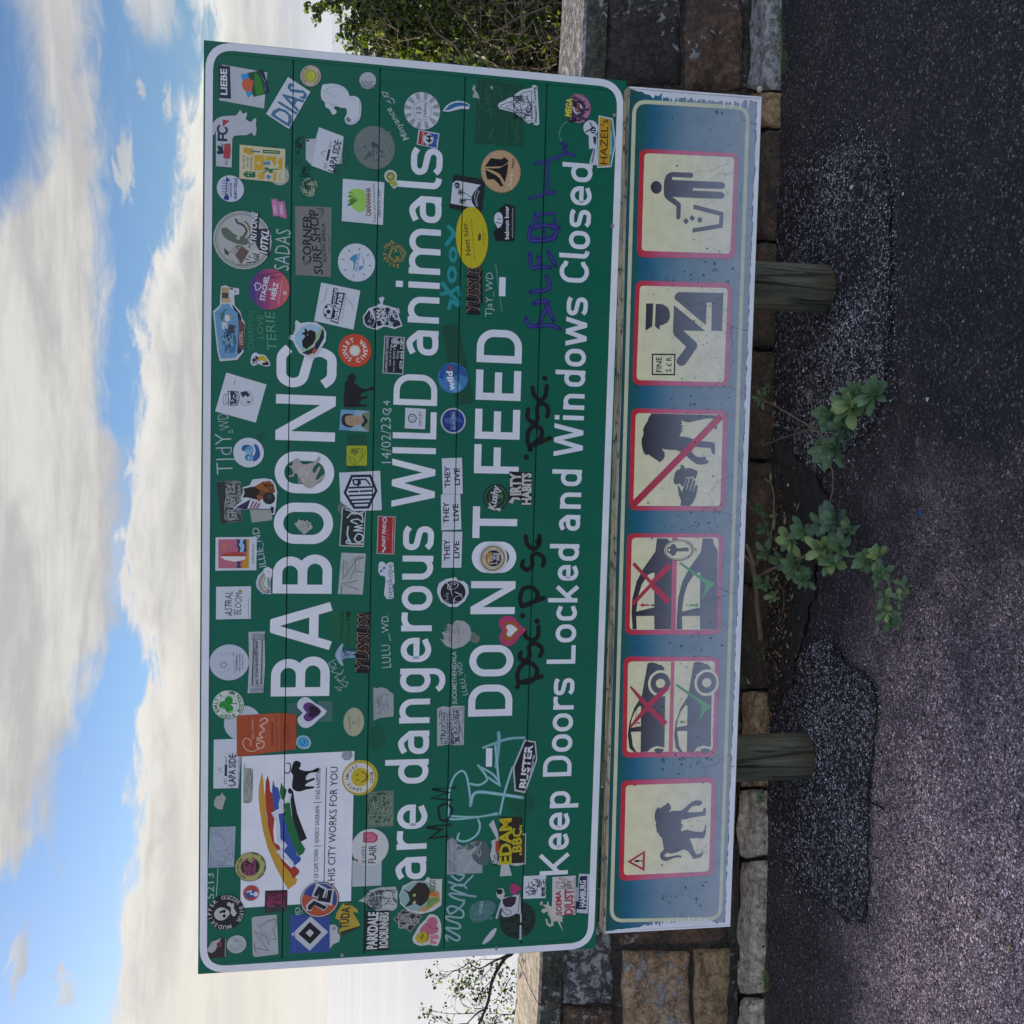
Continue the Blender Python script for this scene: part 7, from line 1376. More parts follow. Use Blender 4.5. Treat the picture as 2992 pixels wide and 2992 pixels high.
# --- marker pens and paint on the sign: parts of the sign
def graf(label, frame, draw, y=.0007, name='graffiti'):
    g = Sheet(BIG, y, frame); draw(g); props(g.build(name, sign), label)
GWH = '9db2c4'
graf('white marker tag of a word and two Japanese characters, slanting down', K2, lambda g: (g.T(GWH, 'Minyance', (400, 1020), (210, 700), 62, .01, .2), g.L(GWH, [(125, 552), (150, 600), (185, 560), (125, 548)], 8), g.L(GWH, [(165, 600), (205, 588)], 8), g.L(GWH, [(190, 650), (170, 640)], 8), g.L(GWH, [(215, 665), (185, 630)], 8), g.L(GWH, [(248, 665), (240, 625), (205, 610)], 9, sm=3)))
graf('white marker word beside the round squid sticker', K4, lambda g: g.T(GWH, 'SADAS', (945, 522), (968, 112), 150, -.012))
graf('three faint scratched handwritten words', K4, lambda g: (g.T('3f7a6a', 'CHARITON', (590, 1318), (590, 930), 55, -.015), g.T('4a8674', 'LOVE', (690, 1210), (690, 965), 62, -.015, .15), g.T('5a9482', 'TERIE', (825, 1320), (800, 930), 95, -.015, .1)))
graf('black scrawl on the first two panels', K1, lambda g: (g.scribble('0c2c24', (1010, 1000, 1100, 1180), 14, 5, 4), g.scribble('0c2c24', (1010, 1200, 1170, 1400), 14, 5, 8)))
graf('turquoise paint lettering of four fat letters', K5, lambda g: (g.L('1f8a9a', [(795, 78), (830, 110), (852, 150), (775, 258)], 40, cap=True), g.L('1f8a9a', [(852, 150), (900, 190)], 38, cap=True), g.C('1f8a9a', 842, 360, 82, 44, hole=.45), g.C('1f8a9a', 830, 560, 88, 50, hole=.45), g.L('1f8a9a', [(735, 650), (800, 740), (905, 850)], 42, cap=True), g.L('1f8a9a', [(722, 755), (820, 740), (895, 690)], 38, cap=True), g.L('1f8a9a', [(800, 900), (820, 830), (895, 870)], 40, cap=True), g.L('1f8a9a', [(895, 690), (910, 770)], 38, cap=True)))
graf('fine white marker tag under the second round lettering', K5, lambda g: (g.T(GWH, 'TJaY_WD', (1235, 985), (1245, 540), 72, -.012), g.L(GWH, [(1270, 450), (1298, 690)], 3), g.L(GWH, [(1315, 790), (1335, 940)], 3)))
def purp(g):
    P = '2b2378'; Q = '3c4796'
    for pts in ([(1040, -60), (1380, -10)], [(1575, 1000), (1600, 1070), (1690, 1085)], [(1700, 1080), (1820, 1070), (1910, 1105)], [(1650, 850), (1800, 835), (1700, 1060)], [(1780, 850), (1850, 1020)], [(1620, 735), (1810, 700), (1780, 580)], [(1610, 350), (1640, 490), (1720, 480), (1820, 490)], [(1700, 380), (1720, 470)], [(1800, 330), (1870, 470)], [(1620, 90), (1620, 215), (1860, 190), (1860, 60)], [(1640, 100), (1740, 60), (1905, 90)]):
        if pts[0][0] > 1400: g.L(P, pts, 44, sm=3, cap=True); g.L(Q, pts, 12, sm=3)
graf('purple spray lettering across the fourth joint', K5, purp)
def purp2(g, k=0):
    P = '2b2378'; Q = '3c4796'
    for pts in ([(150, 890), (270, 860), (350, 825), (375, 810)], [(375, 810), (355, 780)], [(370, 815), (430, 830)], [(240, 870), (235, 1100)], [(115, 1135), (200, 1110), (295, 1090)], [(150, 1240), (190, 1330), (220, 1370)], [(120, 1370), (160, 1260), (290, 1240)], [(220, 1410), (290, 1390), (290, 1280)], [(120, 1410), (220, 1415)])[slice(0, 5) if k == 0 else slice(5, 9)]:
        g.L(P, pts, 22, sm=3, cap=True); g.L(Q, pts, 6, sm=3)
graf('purple spray lettering right end, across the fourth joint', K3, purp2)
graf('purple spray boxed letter before the right end', K3, lambda g: purp2(g, 1))
graf('purple sprayed dash at the far end of the purple lettering', K3, lambda g: g.L('2b2378', [(340, 745), (375, 765)], 24, cap=True))
graf('white marker initials with a double underline near the top edge', K7, lambda g: (g.T(GWH, 'TJdY', (385, 775), (365, 365), 165, -.03), g.T(GWH, 'WD', (360, 320), (330, 160), 110, -.03), g.L(GWH, [(345, 365), (348, 335)], 8), g.L(GWH, [(372, 365), (375, 330)], 8)))
graf('white marker name beside the picture of the surfboard', K7, lambda g: g.T(GWH, 'ILLIE_ND', (720, 1705), (640, 1310), 68, .0))
graf('white marker date with a heart, beside the word WILD', K8, lambda g: (g.T(GWH, '14/02/23', (218, 665), (212, 205), 98, -.01), g.L(GWH, [(180, 182), (140, 160), (140, 125), (165, 120), (180, 140), (205, 115), (215, 135), (180, 182)], 10, sm=3), g.T(GWH, '4', (208, 85), (206, 35), 70)))
PS = [(K10, [(1500, 1090), (1488, 1020), (1510, 940), (1570, 885), (1640, 895), (1688, 960), (1672, 1020), (1620, 1075), (1500, 1085)], [(1500, 1088), (1735, 1022)], [(1525, 780), (1512, 835), (1560, 862), (1612, 820), (1604, 720), (1660, 690), (1722, 720), (1738, 770), (1715, 815)], [(1562, 555), (1572, 620), (1635, 655), (1695, 620), (1700, 520)], 'first black painted letter group, next to the pink heart'),
      (K10, [(1530, 315), (1518, 220), (1550, 140), (1630, 125), (1690, 180), (1680, 240), (1620, 290), (1540, 315)], [(1540, 312), (1755, 232)], [(1545, -140), (1538, -85), (1590, -52), (1640, -100), (1636, -190), (1695, -215), (1755, -165), (1745, -95)], [(1572, -390), (1590, -310), (1650, -262), (1708, -310), (1712, -395)], 'second black painted letter group, below the dark round badges'),
      (K8, [(1625, 530), (1590, 440), (1605, 340), (1660, 295), (1725, 320), (1735, 390), (1690, 440), (1625, 500), (1612, 530)], [(1640, 490), (1820, 412)], [(1600, 125), (1592, 210), (1645, 255), (1690, 230), (1688, 120), (1715, 65), (1780, 85), (1800, 140), (1790, 195)], [(1640, -95), (1655, -25), (1705, 28), (1765, 0), (1785, -112)], 'third black painted letter group, above the word Windows')]
for fr, p_, t_, s_, c_, lab in PS:
    for qs, w in (((p_, t_), 'letter with a bowl, '), ((s_,), 'curled middle letter, '), ((c_,), 'open end letter, ')): graf(w+lab, fr, lambda g: [g.L('0a0d12', q, 44, sm=5, cap=True) for q in qs], .0008)
for x, y in ((1512, 2006), (1527, 1799), (1569, 1815), (1571, 1583), (1537, 1336), (1592, 1105)): graf('round black paint dot between the painted letters', (0, 0, 1), lambda g: g.C('0a0d12', x, y, 8, 8), .0008, 'paint_dot')
graf('outlined leetspeak letters leaning off the first letter B', K9, lambda g: (g.L(GWH, [(1415, 850), (1345, 890), (1390, 945), (1420, 900), (1395, 880)], 6), g.L(GWH, [(1430, 930), (1375, 975), (1470, 1000), (1500, 950)], 6), g.L(GWH, [(1490, 980), (1410, 1030), (1470, 1070), (1520, 1020)], 6), g.L(GWH, [(1545, 1080), (1430, 1060), (1520, 1130), (1540, 1080)], 6), g.L(GWH, [(1410, 1130), (1480, 1170), (1440, 1165), (1490, 1130), (1410, 1130)], 5)))
graf('black marker date and name on a clear strip', K9, lambda g: (g.T('06251e', '27/06/2024', (1495, 640), (1500, 368), 32), g.T('06251e', '-ZTa Tana B♥', (1560, 720), (1565, 365), 34)))
graf('white marker tag beside the torn white paper', K10, lambda g: (g.T(GWH, 'LULU', (218, 930), (205, 700), 90, -.01), g.L(GWH, [(192, 590), (212, 665)], 7), g.T(GWH, 'WD.', (195, 580), (190, 390), 72, -.01)))
graf('small white capitals in one long word beside the third joint', K10, lambda g: g.T(GWH, 'SUCKMETHENIDALA', (878, 1300), (872, 772), 42, .02))
graf('second small white marker tag under the long word', K10, lambda g: g.T(GWH, 'LULU_WD', (990, 1205), (925, 875), 50, -.005))
graf('white marker number with a line under it, left end', K11, lambda g: (g.T(GWH, '5213', (170, 1305), (168, 1075), 62, -.01), g.L(GWH, [(205, 1035), (200, 1150), (190, 1285)], 6)))
graf('white marker letter beside the blue diamond flag', K11, lambda g: (g.T(GWH, 'ID.', (945, 1445), (940, 1362), 44), g.L(GWH, [(960, 1445), (960, 1405)], 5)))
def mara(g):
    c = '6f93a4'
    for pts in ([(610, 1470), (600, 1430), (680, 1470), (705, 1440), (640, 1400), (600, 1370), (700, 1375), (700, 1340), (620, 1310), (600, 1280), (720, 1290), (730, 1240), (650, 1200), (610, 1220), (640, 1260), (730, 1190), (740, 1150)], [(740, 1160), (650, 1130), (640, 1100), (830, 1125)], [(760, 1110), (640, 1060), (720, 1030), (760, 1060)], [(620, 1010), (720, 1040), (770, 1000), (810, 960)], [(640, 960), (700, 1000), (740, 960), (690, 950)]):
        g.L(c, pts, 17, sm=5, cap=True); g.L('93b2c0', pts, 5, sm=5)
graf('pale blue brush script name at the left end of the third joint', K12, mara)
def ltb(g):
    c = '6fa3b8'
    for pts, w in (([(790, 410), (785, 320), (760, 180), (720, 140), (660, 190), (625, 300), (620, 450), (650, 520), (1000, 480)], 17), ([(640, 495), (850, 500), (1000, 470)], 16), ([(700, 630), (690, 680), (760, 690), (840, 640), (865, 570), (850, 520)], 18), ([(790, 410), (830, 310), (1000, 320), (1200, 350)], 26), ([(850, 95), (900, 160), (920, 210), (860, 250), (790, 240)], 20), ([(870, 110), (970, 170), (1020, 250), (930, 190)], 18), ([(1020, 480), (1060, 300), (1120, 110)], 18), ([(1015, 250), (1000, 100), (985, -60)], 20)):
        g.L(c, pts, w, sm=4, cap=True); g.L('9ac0d0', pts, w*.3, sm=4)
graf('big pale blue chalky lettering crossed by a long stroke', K12, ltb)
graf('light blue cross stroke beside the first white dash', K10, lambda g: (g.L('6fa3b8', [(1145, 1740), (1250, 1700), (1400, 1650), (1560, 1640)], 26, sm=3, cap=True), g.L('6fa3b8', [(1300, 1590), (1302, 1700), (1275, 1932)], 34, sm=3, cap=True)))
graf('black marker letters near the word are', K12, lambda g: (g.L('0b201c', [(620, 650), (470, 670), (560, 600), (450, 585), (640, 560)], 20), g.L('0b201c', [(550, 520), (540, 430), (600, 400), (650, 450), (600, 530), (550, 520)], 18, sm=3), g.L('0b201c', [(650, 370), (480, 355), (620, 310), (490, 285), (680, 270)], 18)))
graf('thin white ring left by a cup sized sticker', K3, lambda g: g.L('4f8478', arc_px(430, 680, 105, 100, 120, 290), 7))
graf('dark clear tape slanting down beside the blue disc', K5, lambda g: g.Q('0c4838', (722, 1080), (895, 1048), (1055, 1850), (870, 1885)), .0003, 'tape')
graf('dark green square ghost of a removed sticker', K2, lambda g: (g.Q('0b4838', (1085, 420), (1565, 470), (1550, 1105), (1060, 1070)), g.scribble('3f7060', (1090, 450, 1540, 1080), 40, 3, 4, 1)), .0003, 'sticker_ghost')
graf('dark ghost of a removed sticker by the yellow-green square', K7, lambda g: g.Q('0b4a3a', (1535, 372), (1735, 378), (1715, 745), (1525, 745)), .0003, 'sticker_ghost')
graf('clear square film left of the purple heart', K9, lambda g: g.Q('2f5f64', (945, 1300), (1090, 1270), (1090, 1400), (930, 1400)), .0003, 'tape')
graf('clear square film right of the purple heart', K9, lambda g: g.Q('41686c', (1240, 1265), (1385, 1272), (1380, 1480), (1235, 1475)), .0003, 'tape')
graf('clear strip carrying the marker date', K9, lambda g: g.Q('0e5a44', (1360, 368), (1592, 372), (1590, 720), (1372, 640)), .0003, 'tape')
for q in (([(762, 1262), (775, 1256), (772, 1280), (758, 1288), (750, 1272)]), ([(800, 420), (808, 424), (806, 445), (790, 440)]), ([(1100, 2120), (1125, 2140), (1122, 2180), (1085, 2190), (1082, 2140)]), ([(1480, 2280), (1560, 2330), (1545, 2380), (1490, 2370)])):
    graf('dark smear of old glue', (0, 0, 1), lambda g: g.P('0b5040', q, 2), .0003, 'glue_mark')
# ------------------------------------------------------------------ plants
def m_leaf(c1, c2, trans):
    def fn(t):
        oi = t.new('ObjectInfo'); n = t.noise(t.co, 40, 4, .6)
        k = t.m('ADD', t.m('MULTIPLY', oi.outputs['Random'], .6), t.m('MULTIPLY', n, .5))
        c = t.mix(k, c1, c2); t.put(t.b.inputs['Base Color'], c)
        t.put(t.b.inputs['Normal'], bump(t, n, .3, .002))
        tr = t.new('BsdfTranslucent'); t.put(tr.inputs[0], t.mix(1.0, c, (1.5, 1.9, .6), 'MULTIPLY'))
        mx = t.new('MixShader'); mx.inputs[0].default_value = trans
        t.l.new(t.b.outputs[0], mx.inputs[1]); t.l.new(tr.outputs[0], mx.inputs[2])
        out = [n_ for n_ in t.n if n_.type == 'OUTPUT_MATERIAL'][0]; t.l.new(mx.outputs[0], out.inputs[0])
    return fn
MLW = [pmat('weed_leaf', (.1, .15, .05), .45, m_leaf((.060, .122, .062), (.120, .205, .085), .18)), pmat('weed_leaf_blue', (.1, .15, .08), .45, m_leaf((.045, .098, .070), (.085, .150, .092), .12)), pmat('weed_leaf_young', (.2, .25, .1), .45, m_leaf((.15, .24, .08), (.26, .33, .12), .2))]
MST = pmat('plant_stem', (.16, .11, .075), .85, lambda t: t.put(t.b.inputs['Base Color'], t.mix(t.noise(t.co, 60, 4), (.07, .055, .035), (.24, .18, .12))))
MSTG = pmat('green_stem', (.14, .16, .08), .7)
def tube(bm, pts, r0_, r1_, n=6):
    P = [V(p) for p in pts]; prev = None
    for i, p in enumerate(P):
        d = (P[min(i+1, len(P)-1)]-P[max(i-1, 0)]).normalized(); a = d.orthogonal().normalized(); b = d.cross(a); r = r0_+(r1_-r0_)*i/(len(P)-1)
        if prev: a = (prev-d*prev.dot(d)).normalized(); b = d.cross(a)
        prev = a
        ring = [bm.verts.new(p+(a*cos(2*pi*k/n)+b*sin(2*pi*k/n))*r) for k in range(n)]
        if i:
            for k in range(n): bm.faces.new((last[k], last[(k+1) % n], ring[(k+1) % n], ring[k]))
        last = ring
def smooth3(P, n=5):
    P = [V(p) for p in P]; out = []
    for i in range(len(P)-1):
        p0, p1, p2 = P[max(i-1, 0)], P[i], P[i+1]; p3 = P[min(i+2, len(P)-1)]
        for k in range(n):
            t = k/n; out.append(.5*((2*p1)+(p2-p0)*t+(2*p0-5*p1+4*p2-p3)*t*t+(3*p1-p0-3*p2+p3)*t**3))
    out.append(P[-1]); return out
def leaf_mesh(seed, mat, L_=.05, W_=.021, teeth=True):
    rr = random.Random(seed); vs, fs = [], []; N = 10
    prof = [(0, .10), (.08, .13), (.2, .24), (.34, .50), (.48, .80), (.62, 1.0), (.74, .98), (.85, .78), (.94, .45), (.985, .16), (1, .02)]
    bend = rr.uniform(.15, .5); cup = rr.uniform(.15, .45); tw = rr.uniform(-.3, .3)
    for i, (t, w) in enumerate(prof):
        wl = w*(1+(.10 if teeth and i % 2 and i > 4 else -.08 if teeth and i > 4 else 0))*W_/2; y = t*L_; z = -bend*t*t*L_*.5
        for s in (-1, -.5, 0, .5, 1):
            vs.append((s*wl*cos(tw*t), y, z+cup*abs(s)*wl*.8+s*wl*sin(tw*t)+rr.uniform(-1, 1)*.0004-(.0006 if s == 0 else 0)))
    for i in range(len(prof)-1):
        for k in range(4): a = i*5+k; fs.append((a, a+1, a+6, a+5))
    me = bpy.data.meshes.new('leaf'); me.from_pydata(vs, [], fs); me.materials.append(mat); me.polygons.foreach_set('use_smooth', [True]*len(fs)); me.update()
    return me
LEAVES = [leaf_mesh(i, MLW[0 if i < 5 else 1 if i < 9 else 2], L_=.058 if i % 3 else .047, W_=.026 if i % 2 else .021) for i in range(12)]
def leafobj(parent, p, d, up, sc, me):
    d = d.normalized(); x = d.cross(up); x = x.normalized() if x.length > .05 else V((1, 0, 0)); z = x.cross(d)
    o = bpy.data.objects.new('leaf', me); COL.objects.link(o); o.parent = parent
    o.matrix_local = Matrix(((x.x*sc, d.x*sc, z.x*sc, p.x), (x.y*sc, d.y*sc, z.y*sc, p.y), (x.z*sc, d.z*sc, z.z*sc, p.z), (0, 0, 0, 1)))
    return o
def rosette(parent, p, axis, n, sc, rr, kinds=None):
    axis = axis.normalized(); a = axis.orthogonal().normalized(); b = axis.cross(a)
    n = int(n*1.35)
    for i in range(n):
        q = i*2.4+rr.uniform(-.3, .3); el_ = .15+.85*(i/n)
        out = (a*cos(q)+b*sin(q))
        d = out*(1.05-.75*el_)+axis*(el_*.9+.05)
        me = LEAVES[rr.choice(kinds) if kinds else rr.randrange(12)]; sc_ = sc*1.14
        leafobj(parent, p-axis*(.012*(1-el_)), d, axis, sc_*rr.uniform(.5, 1.15)*(1.05-.35*el_), me)
def zpt(x, y, z): return G0(x, y, z)
def weed(label, stems, ros, seed):
    rr = random.Random(seed); root = G0(*stems[0][1][0][:2], 0) if False else zpt(*stems[0][1][0])
    root.z = 0; e = empty('weed', loc=root); props(e, label, 'plant', 'weeds growing out of the foot of the wall')
    for kind, pts, ra, rb in stems:
        bm = bmesh.new(); P = smooth3([zpt(*p)-root for p in pts])
        P = [p+V((rr.uniform(-1, 1), rr.uniform(-1, 1), rr.uniform(-1, 1)))*.0012 for p in P]
        tube(bm, P, ra, rb, 7); bobj('stem', bm, MST if kind else MSTG, e, True)
    for x, y, z, n, sc, ax, kinds in ros: rosette(e, zpt(x, y, z)-root, V(ax), n, sc, rr, kinds)
G_ = [0, 1, 2, 3, 4]; BL = [5, 6, 7, 8, 0, 1]; YG = [9, 10, 11, 0, 2]
weed('leafy weed below the fine pictogram, nearest the brownish post', [
    (1, [(2190, 1322, .02), (2260, 1290, .05), (2340, 1262, .08), (2376, 1255, .09)], .0022, .0022), (1, [(2376, 1252, .09), (2330, 1225, .10), (2270, 1188, .11), (2226, 1168, .11)], .0028, .0018),
    (1, [(2370, 1245, .09), (2372, 1190, .11), (2358, 1150, .12), (2335, 1136, .13)], .002, .0012), (0, [(2376, 1254, .09), (2420, 1215, .11), (2480, 1180, .11), (2530, 1165, .10)], .003, .002),
    (0, [(2380, 1256, .09), (2420, 1290, .10), (2440, 1320, .10)], .003, .002), (1, [(2428, 1352, .07), (2434, 1420, .06), (2418, 1490, .07)], .0026, .002)],
    [(2226, 1165, .11, 8, .72, (-.2, -.4, 1), G_), (2552, 1150, .10, 13, .92, (.3, -.5, .9), G_), (2500, 1150, .11, 10, .8, (0, -.5, .9), G_), (2480, 1185, .12, 12, .95, (0, -.6, .9), YG), (2520, 1185, .10, 10, .8, (.3, -.6, .8), G_), (2425, 1222, .12, 14, 1.0, (-.2, -.6, .9), G_), (2460, 1250, .10, 10, .85, (.2, -.5, .8), BL), (2435, 1312, .11, 14, 1.05, (-.3, -.6, .9), G_), (2475, 1275, .09, 8, .8, (.4, -.4, .8), BL), (2405, 1300, .11, 6, .8, (-.5, -.6, .8), G_)], 3)
weed('big sprawling weed with a woody stem between the two posts', [
    (1, [(2190, 1930, .0), (2222, 1900, .02), (2216, 1800, .06), (2208, 1700, .10), (2200, 1640, .12), (2180, 1590, .14)], .011, .006), (1, [(2206, 1690, .10), (2190, 1640, .12), (2150, 1600, .16)], .006, .004),
    (1, [(2205, 1660, .11), (2232, 1600, .12), (2254, 1560, .12), (2262, 1480, .12), (2256, 1420, .12), (2235, 1398, .12)], .0035, .002), (1, [(2208, 1690, .10), (2260, 1660, .12), (2320, 1640, .12), (2390, 1600, .12), (2430, 1560, .12), (2440, 1510, .11)], .005, .003),
    (0, [(2390, 1605, .12), (2450, 1620, .11), (2520, 1630, .10), (2570, 1660, .09), (2600, 1720, .08), (2590, 1770, .08)], .003, .002), (1, [(2290, 1780, .01), (2288, 1730, .05), (2278, 1705, .08)], .002, .0015), (1, [(2612, 1662, .07), (2630, 1635, .08)], .0018, .0012)],
    [(2220, 1490, .13, 7, .75, (-.6, -.4, .8), G_), (2235, 1545, .13, 7, .7, (-.6, -.4, .8), BL), (2262, 1510, .12, 4, .6, (.3, -.4, .8), YG), (2240, 1622, .12, 8, .8, (-.2, -.6, .8), G_), (2310, 1575, .14, 10, .95, (-.3, -.6, .9), YG), (2345, 1550, .13, 9, .9, (0, -.6, .9), G_), (2320, 1650, .12, 12, 1.0, (0, -.6, .9), G_), (2290, 1640, .11, 9, .8, (-.3, -.6, .8), BL),
     (2232, 1706, .11, 8, .85, (-.2, -.7, .8), G_), (2262, 1742, .08, 6, .65, (.1, -.7, .7), YG), (2440, 1520, .12, 12, .95, (.2, -.5, .9), BL), (2400, 1535, .13, 9, .85, (-.2, -.6, .9), BL), (2480, 1550, .10, 8, .85, (.5, -.5, .7), BL), (2400, 1605, .14, 14, 1.0, (0, -.6, .9), YG), (2430, 1640, .12, 12, .95, (.1, -.7, .8), YG), (2455, 1600, .12, 10, .85, (.3, -.6, .8), G_),
     (2530, 1640, .10, 12, .85, (.1, -.6, .8), G_), (2565, 1625, .09, 10, .75, (.3, -.5, .8), YG), (2575, 1672, .09, 9, .75, (.4, -.6, .7), G_), (2350, 1690, .10, 8, .8, (.2, -.8, .6), G_)], 5)
weed('drooping pale-edged weed tip farthest out on the asphalt', [
    (0, [(2600, 1690, .07), (2594, 1740, .07), (2588, 1790, .06), (2600, 1830, .05)], .0025, .0018), (0, [(2620, 1690, .07), (2640, 1720, .07)], .0016, .0012)],
    [(2584, 1752, .08, 6, .7, (-.4, -.5, .8), YG), (2592, 1788, .07, 8, .75, (-.2, -.7, .6), YG), (2600, 1812, .05, 8, .75, (.2, -.8, .5), G_), (2628, 1745, .07, 6, .6, (.5, -.5, .7), YG), (2645, 1715, .06, 5, .6, (.6, -.5, .6), G_)], 8)
# thin grass tufts in the shade of the board
MGRS = pmat('grass_blade', (.09, .14, .06), .6, m_leaf((.06, .10, .04), (.16, .20, .10), .2))
def tuft(label, x, y, n, L_, seed, z=.0):
    rr = random.Random(seed); bm = bmesh.new(); c = G0(x, y, z)
    for i in range(n):
        a = rr.uniform(0, 2*pi); l = L_*rr.uniform(.6, 1.1); lean = rr.uniform(.3, 1.0); w = .0016; d = V((cos(a), sin(a), 0)); s = V((-d.y, d.x, 0)); P = []
        for k in range(5):
            t = k/4; P.append(d*(lean*l*t*t+.003)+V((0, 0, l*(t-.45*lean*t*t))))
        vv = [[bm.verts.new(p+s*w*(1-k/4.2)*q) for q in (-1, 1)] for k, p in enumerate(P)]
        for k in range(4): bm.faces.new((vv[k][0], vv[k][1], vv[k+1][1], vv[k+1][0]))
    o = bobj('grass_tuft', bm, MGRS); o.location = c; props(o, label, 'grass', 'grass tufts by the kerb')
tuft('sparse grass tuft in front of the greenish post', 2195, 2072, 26, .075, 1, .02); tuft('dark grass tuft under the car key pictogram', 2172, 1985, 30, .09, 2, .03); tuft('small dark grass tuft beside the woody weed stem', 2180, 1850, 22, .07, 3, .03)
# moss and small weeds growing along the kerb
def mossy(label, spots, seed, n, sz):
    rr = random.Random(seed); vs, fs = [], []
    for (x0, y0, x1, y1, k) in spots:
        for i in range(k):
            t = rr.random(); x, y = x0+(x1-x0)*t+rr.gauss(0, n), y0+(y1-y0)*t+rr.gauss(0, n*1.4)
            p = G0(x, y, .012+abs(rr.gauss(0, .016))); o = len(vs)
            a, b = V([rr.uniform(-1, 1) for _ in range(3)]).normalized()*sz*rr.uniform(.6, 1.3), V([rr.uniform(-1, 1) for _ in range(3)]).normalized()*sz*.6
            vs += [p-a, p+b, p+a, p-b]; fs.append((o, o+1, o+2, o+3))
    o = mesh('moss', vs, fs, MMOSS); props(o, label, 'moss', kind='stuff')
MMOSS = pmat('moss', (.08, .12, .03), .8, m_leaf((.05, .095, .025), (.12, .18, .05), .2))
mossy('bright green moss along the lichen-white kerb stone', [(2276, 20, 2286, 205, 520), (2292, 150, 2298, 185, 60)], 1, 6, .0035)
mossy('small green weeds rooted at the pale kerb stones', [(2228, 2580, 2234, 2610, 60), (2236, 2835, 2240, 2895, 240), (2230, 2925, 2236, 2960, 60), (2228, 2480, 2232, 2780, 70), (2240, 700, 2262, 760, 60)], 2, 6, .0035)

# ---- the bush behind the wall, and the bare shrub at the other end
def cloud_leaves(name, parent, centers, n, mats, sz, seed, wts):
    rr = random.Random(seed); vs, fs, mi = [], [], []
    for i in range(n):
        c, r = rr.choices(centers, [q[1]**2 for q in centers])[0]
        d = V([rr.gauss(0, 1) for _ in range(3)]).normalized(); p = c+d*r*(rr.random()**.45)
        s = rr.uniform(*sz); a = V([rr.gauss(0, 1) for _ in range(3)]).normalized(); b = a.orthogonal().normalized(); b = (Matrix.Rotation(rr.uniform(0, 6.28), 3, a) @ b); nrm = a.cross(b)
        o = len(vs); w = s*.42
        vs += [p, p+a*s*.35+b*w*.8+nrm*s*.08, p+a*s*.75+b*w, p+a*s+nrm*s*.05, p+a*s*.75-b*w, p+a*s*.35-b*w*.8+nrm*s*.08]
        fs += [(o, o+1, o+2, o+3), (o, o+3, o+4, o+5)]; m = rr.choices(range(len(mats)), wts)[0]; mi += [m, m]
    ob = mesh(name, vs, fs, mats, parent, mi); ob['kind'] = 'stuff'
    return ob
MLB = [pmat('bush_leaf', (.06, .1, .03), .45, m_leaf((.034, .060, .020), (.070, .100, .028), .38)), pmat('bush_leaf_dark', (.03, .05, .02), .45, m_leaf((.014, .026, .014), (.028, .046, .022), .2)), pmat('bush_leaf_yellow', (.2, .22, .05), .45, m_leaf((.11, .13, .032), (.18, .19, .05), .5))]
MTW = pmat('twig_bark', (.12, .09, .07), .9, lambda t: t.put(t.b.inputs['Base Color'], t.mix(t.noise(t.co, 50, 4), (.05, .038, .03), (.22, .17, .13))))
bush = empty('bush', loc=V((2.3, 4.5, -.4))); props(bush, 'dense green bush with brown twigs behind the wall', 'bush')
def bp(x, y, Y): return atY(x, y, Y)-bush.location
rr = random.Random(77); cents = []
for (x, y, r) in ((1110, 40, .09), (1060, 10, .07), (1150, 110, .09), (1200, 40, .14), (1180, 150, .10), (1120, 150, .06), (1250, 130, .14), (1290, 40, .16), (1340, 150, .13), (1400, 60, .15), (1440, 170, .13), (1490, 80, .14), (1540, 180, .12), (1560, 60, .13), (1590, 150, .10), (1610, 40, .11), (1230, 230, .12), (1330, 260, .14), (1430, 280, .14), (1530, 290, .14), (1160, -60, .16), (1080, -120, .15), (1240, -120, .22), (1400, -120, .24), (1560, -120, .2), (1150, -260, .22), (1350, -300, .3), (1550, -300, .28), (1250, -480, .3), (1500, -500, .3)):
    for k in range(3):
        Y = 4.25+rr.uniform(-.15, .75); cents.append((bp(x+rr.gauss(0, 14), y+rr.gauss(0, 14), Y), r*rr.uniform(.6, 1.0)))
tip = [(bp(905, 22, 4.1), .022), (bp(925, 48, 4.1), .03), (bp(935, 25, 4.1), .025), (bp(960, 12, 4.12), .04), (bp(985, 25, 4.15), .035), (bp(1000, 2, 4.15), .05), (bp(1030, -10, 4.2), .07), (bp(985, 105, 4.2), .02), (bp(1000, 118, 4.2), .02), (bp(1022, 145, 4.2), .03), (bp(1010, 75, 4.2), .035), (bp(1035, 60, 4.2), .05), (bp(1040, 110, 4.2), .05), (bp(1060, 140, 4.2), .05)]
cloud_leaves('foliage', bush, [c for c in cents], 21000, MLB, (.018, .036), 5, (5, 5, 3))
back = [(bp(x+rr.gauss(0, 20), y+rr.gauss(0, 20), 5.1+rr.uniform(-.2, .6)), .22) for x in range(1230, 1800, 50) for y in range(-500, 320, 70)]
cloud_leaves('foliage', bush, back, 15000, MLB, (.022, .042), 15, (1, 9, 0))  # mostly dark leaves: unlit depth of the bush painted in
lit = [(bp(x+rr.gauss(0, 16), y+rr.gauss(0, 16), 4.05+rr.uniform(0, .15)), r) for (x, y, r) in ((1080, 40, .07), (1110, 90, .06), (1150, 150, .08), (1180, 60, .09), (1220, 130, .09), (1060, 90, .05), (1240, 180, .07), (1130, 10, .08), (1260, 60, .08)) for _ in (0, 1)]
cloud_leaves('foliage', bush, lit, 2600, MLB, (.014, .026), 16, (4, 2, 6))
cloud_leaves('foliage', bush, tip, 620, MLB, (.014, .026), 6, (6, 2, 4))
def branch(parent, pts, ra, rb, name='branch', mat=None, n=6):
    bm = bmesh.new(); tube(bm, smooth3(pts, 4), ra, rb, n); return bobj(name, bm, mat or MTW, parent, True)
rb_ = random.Random(9)
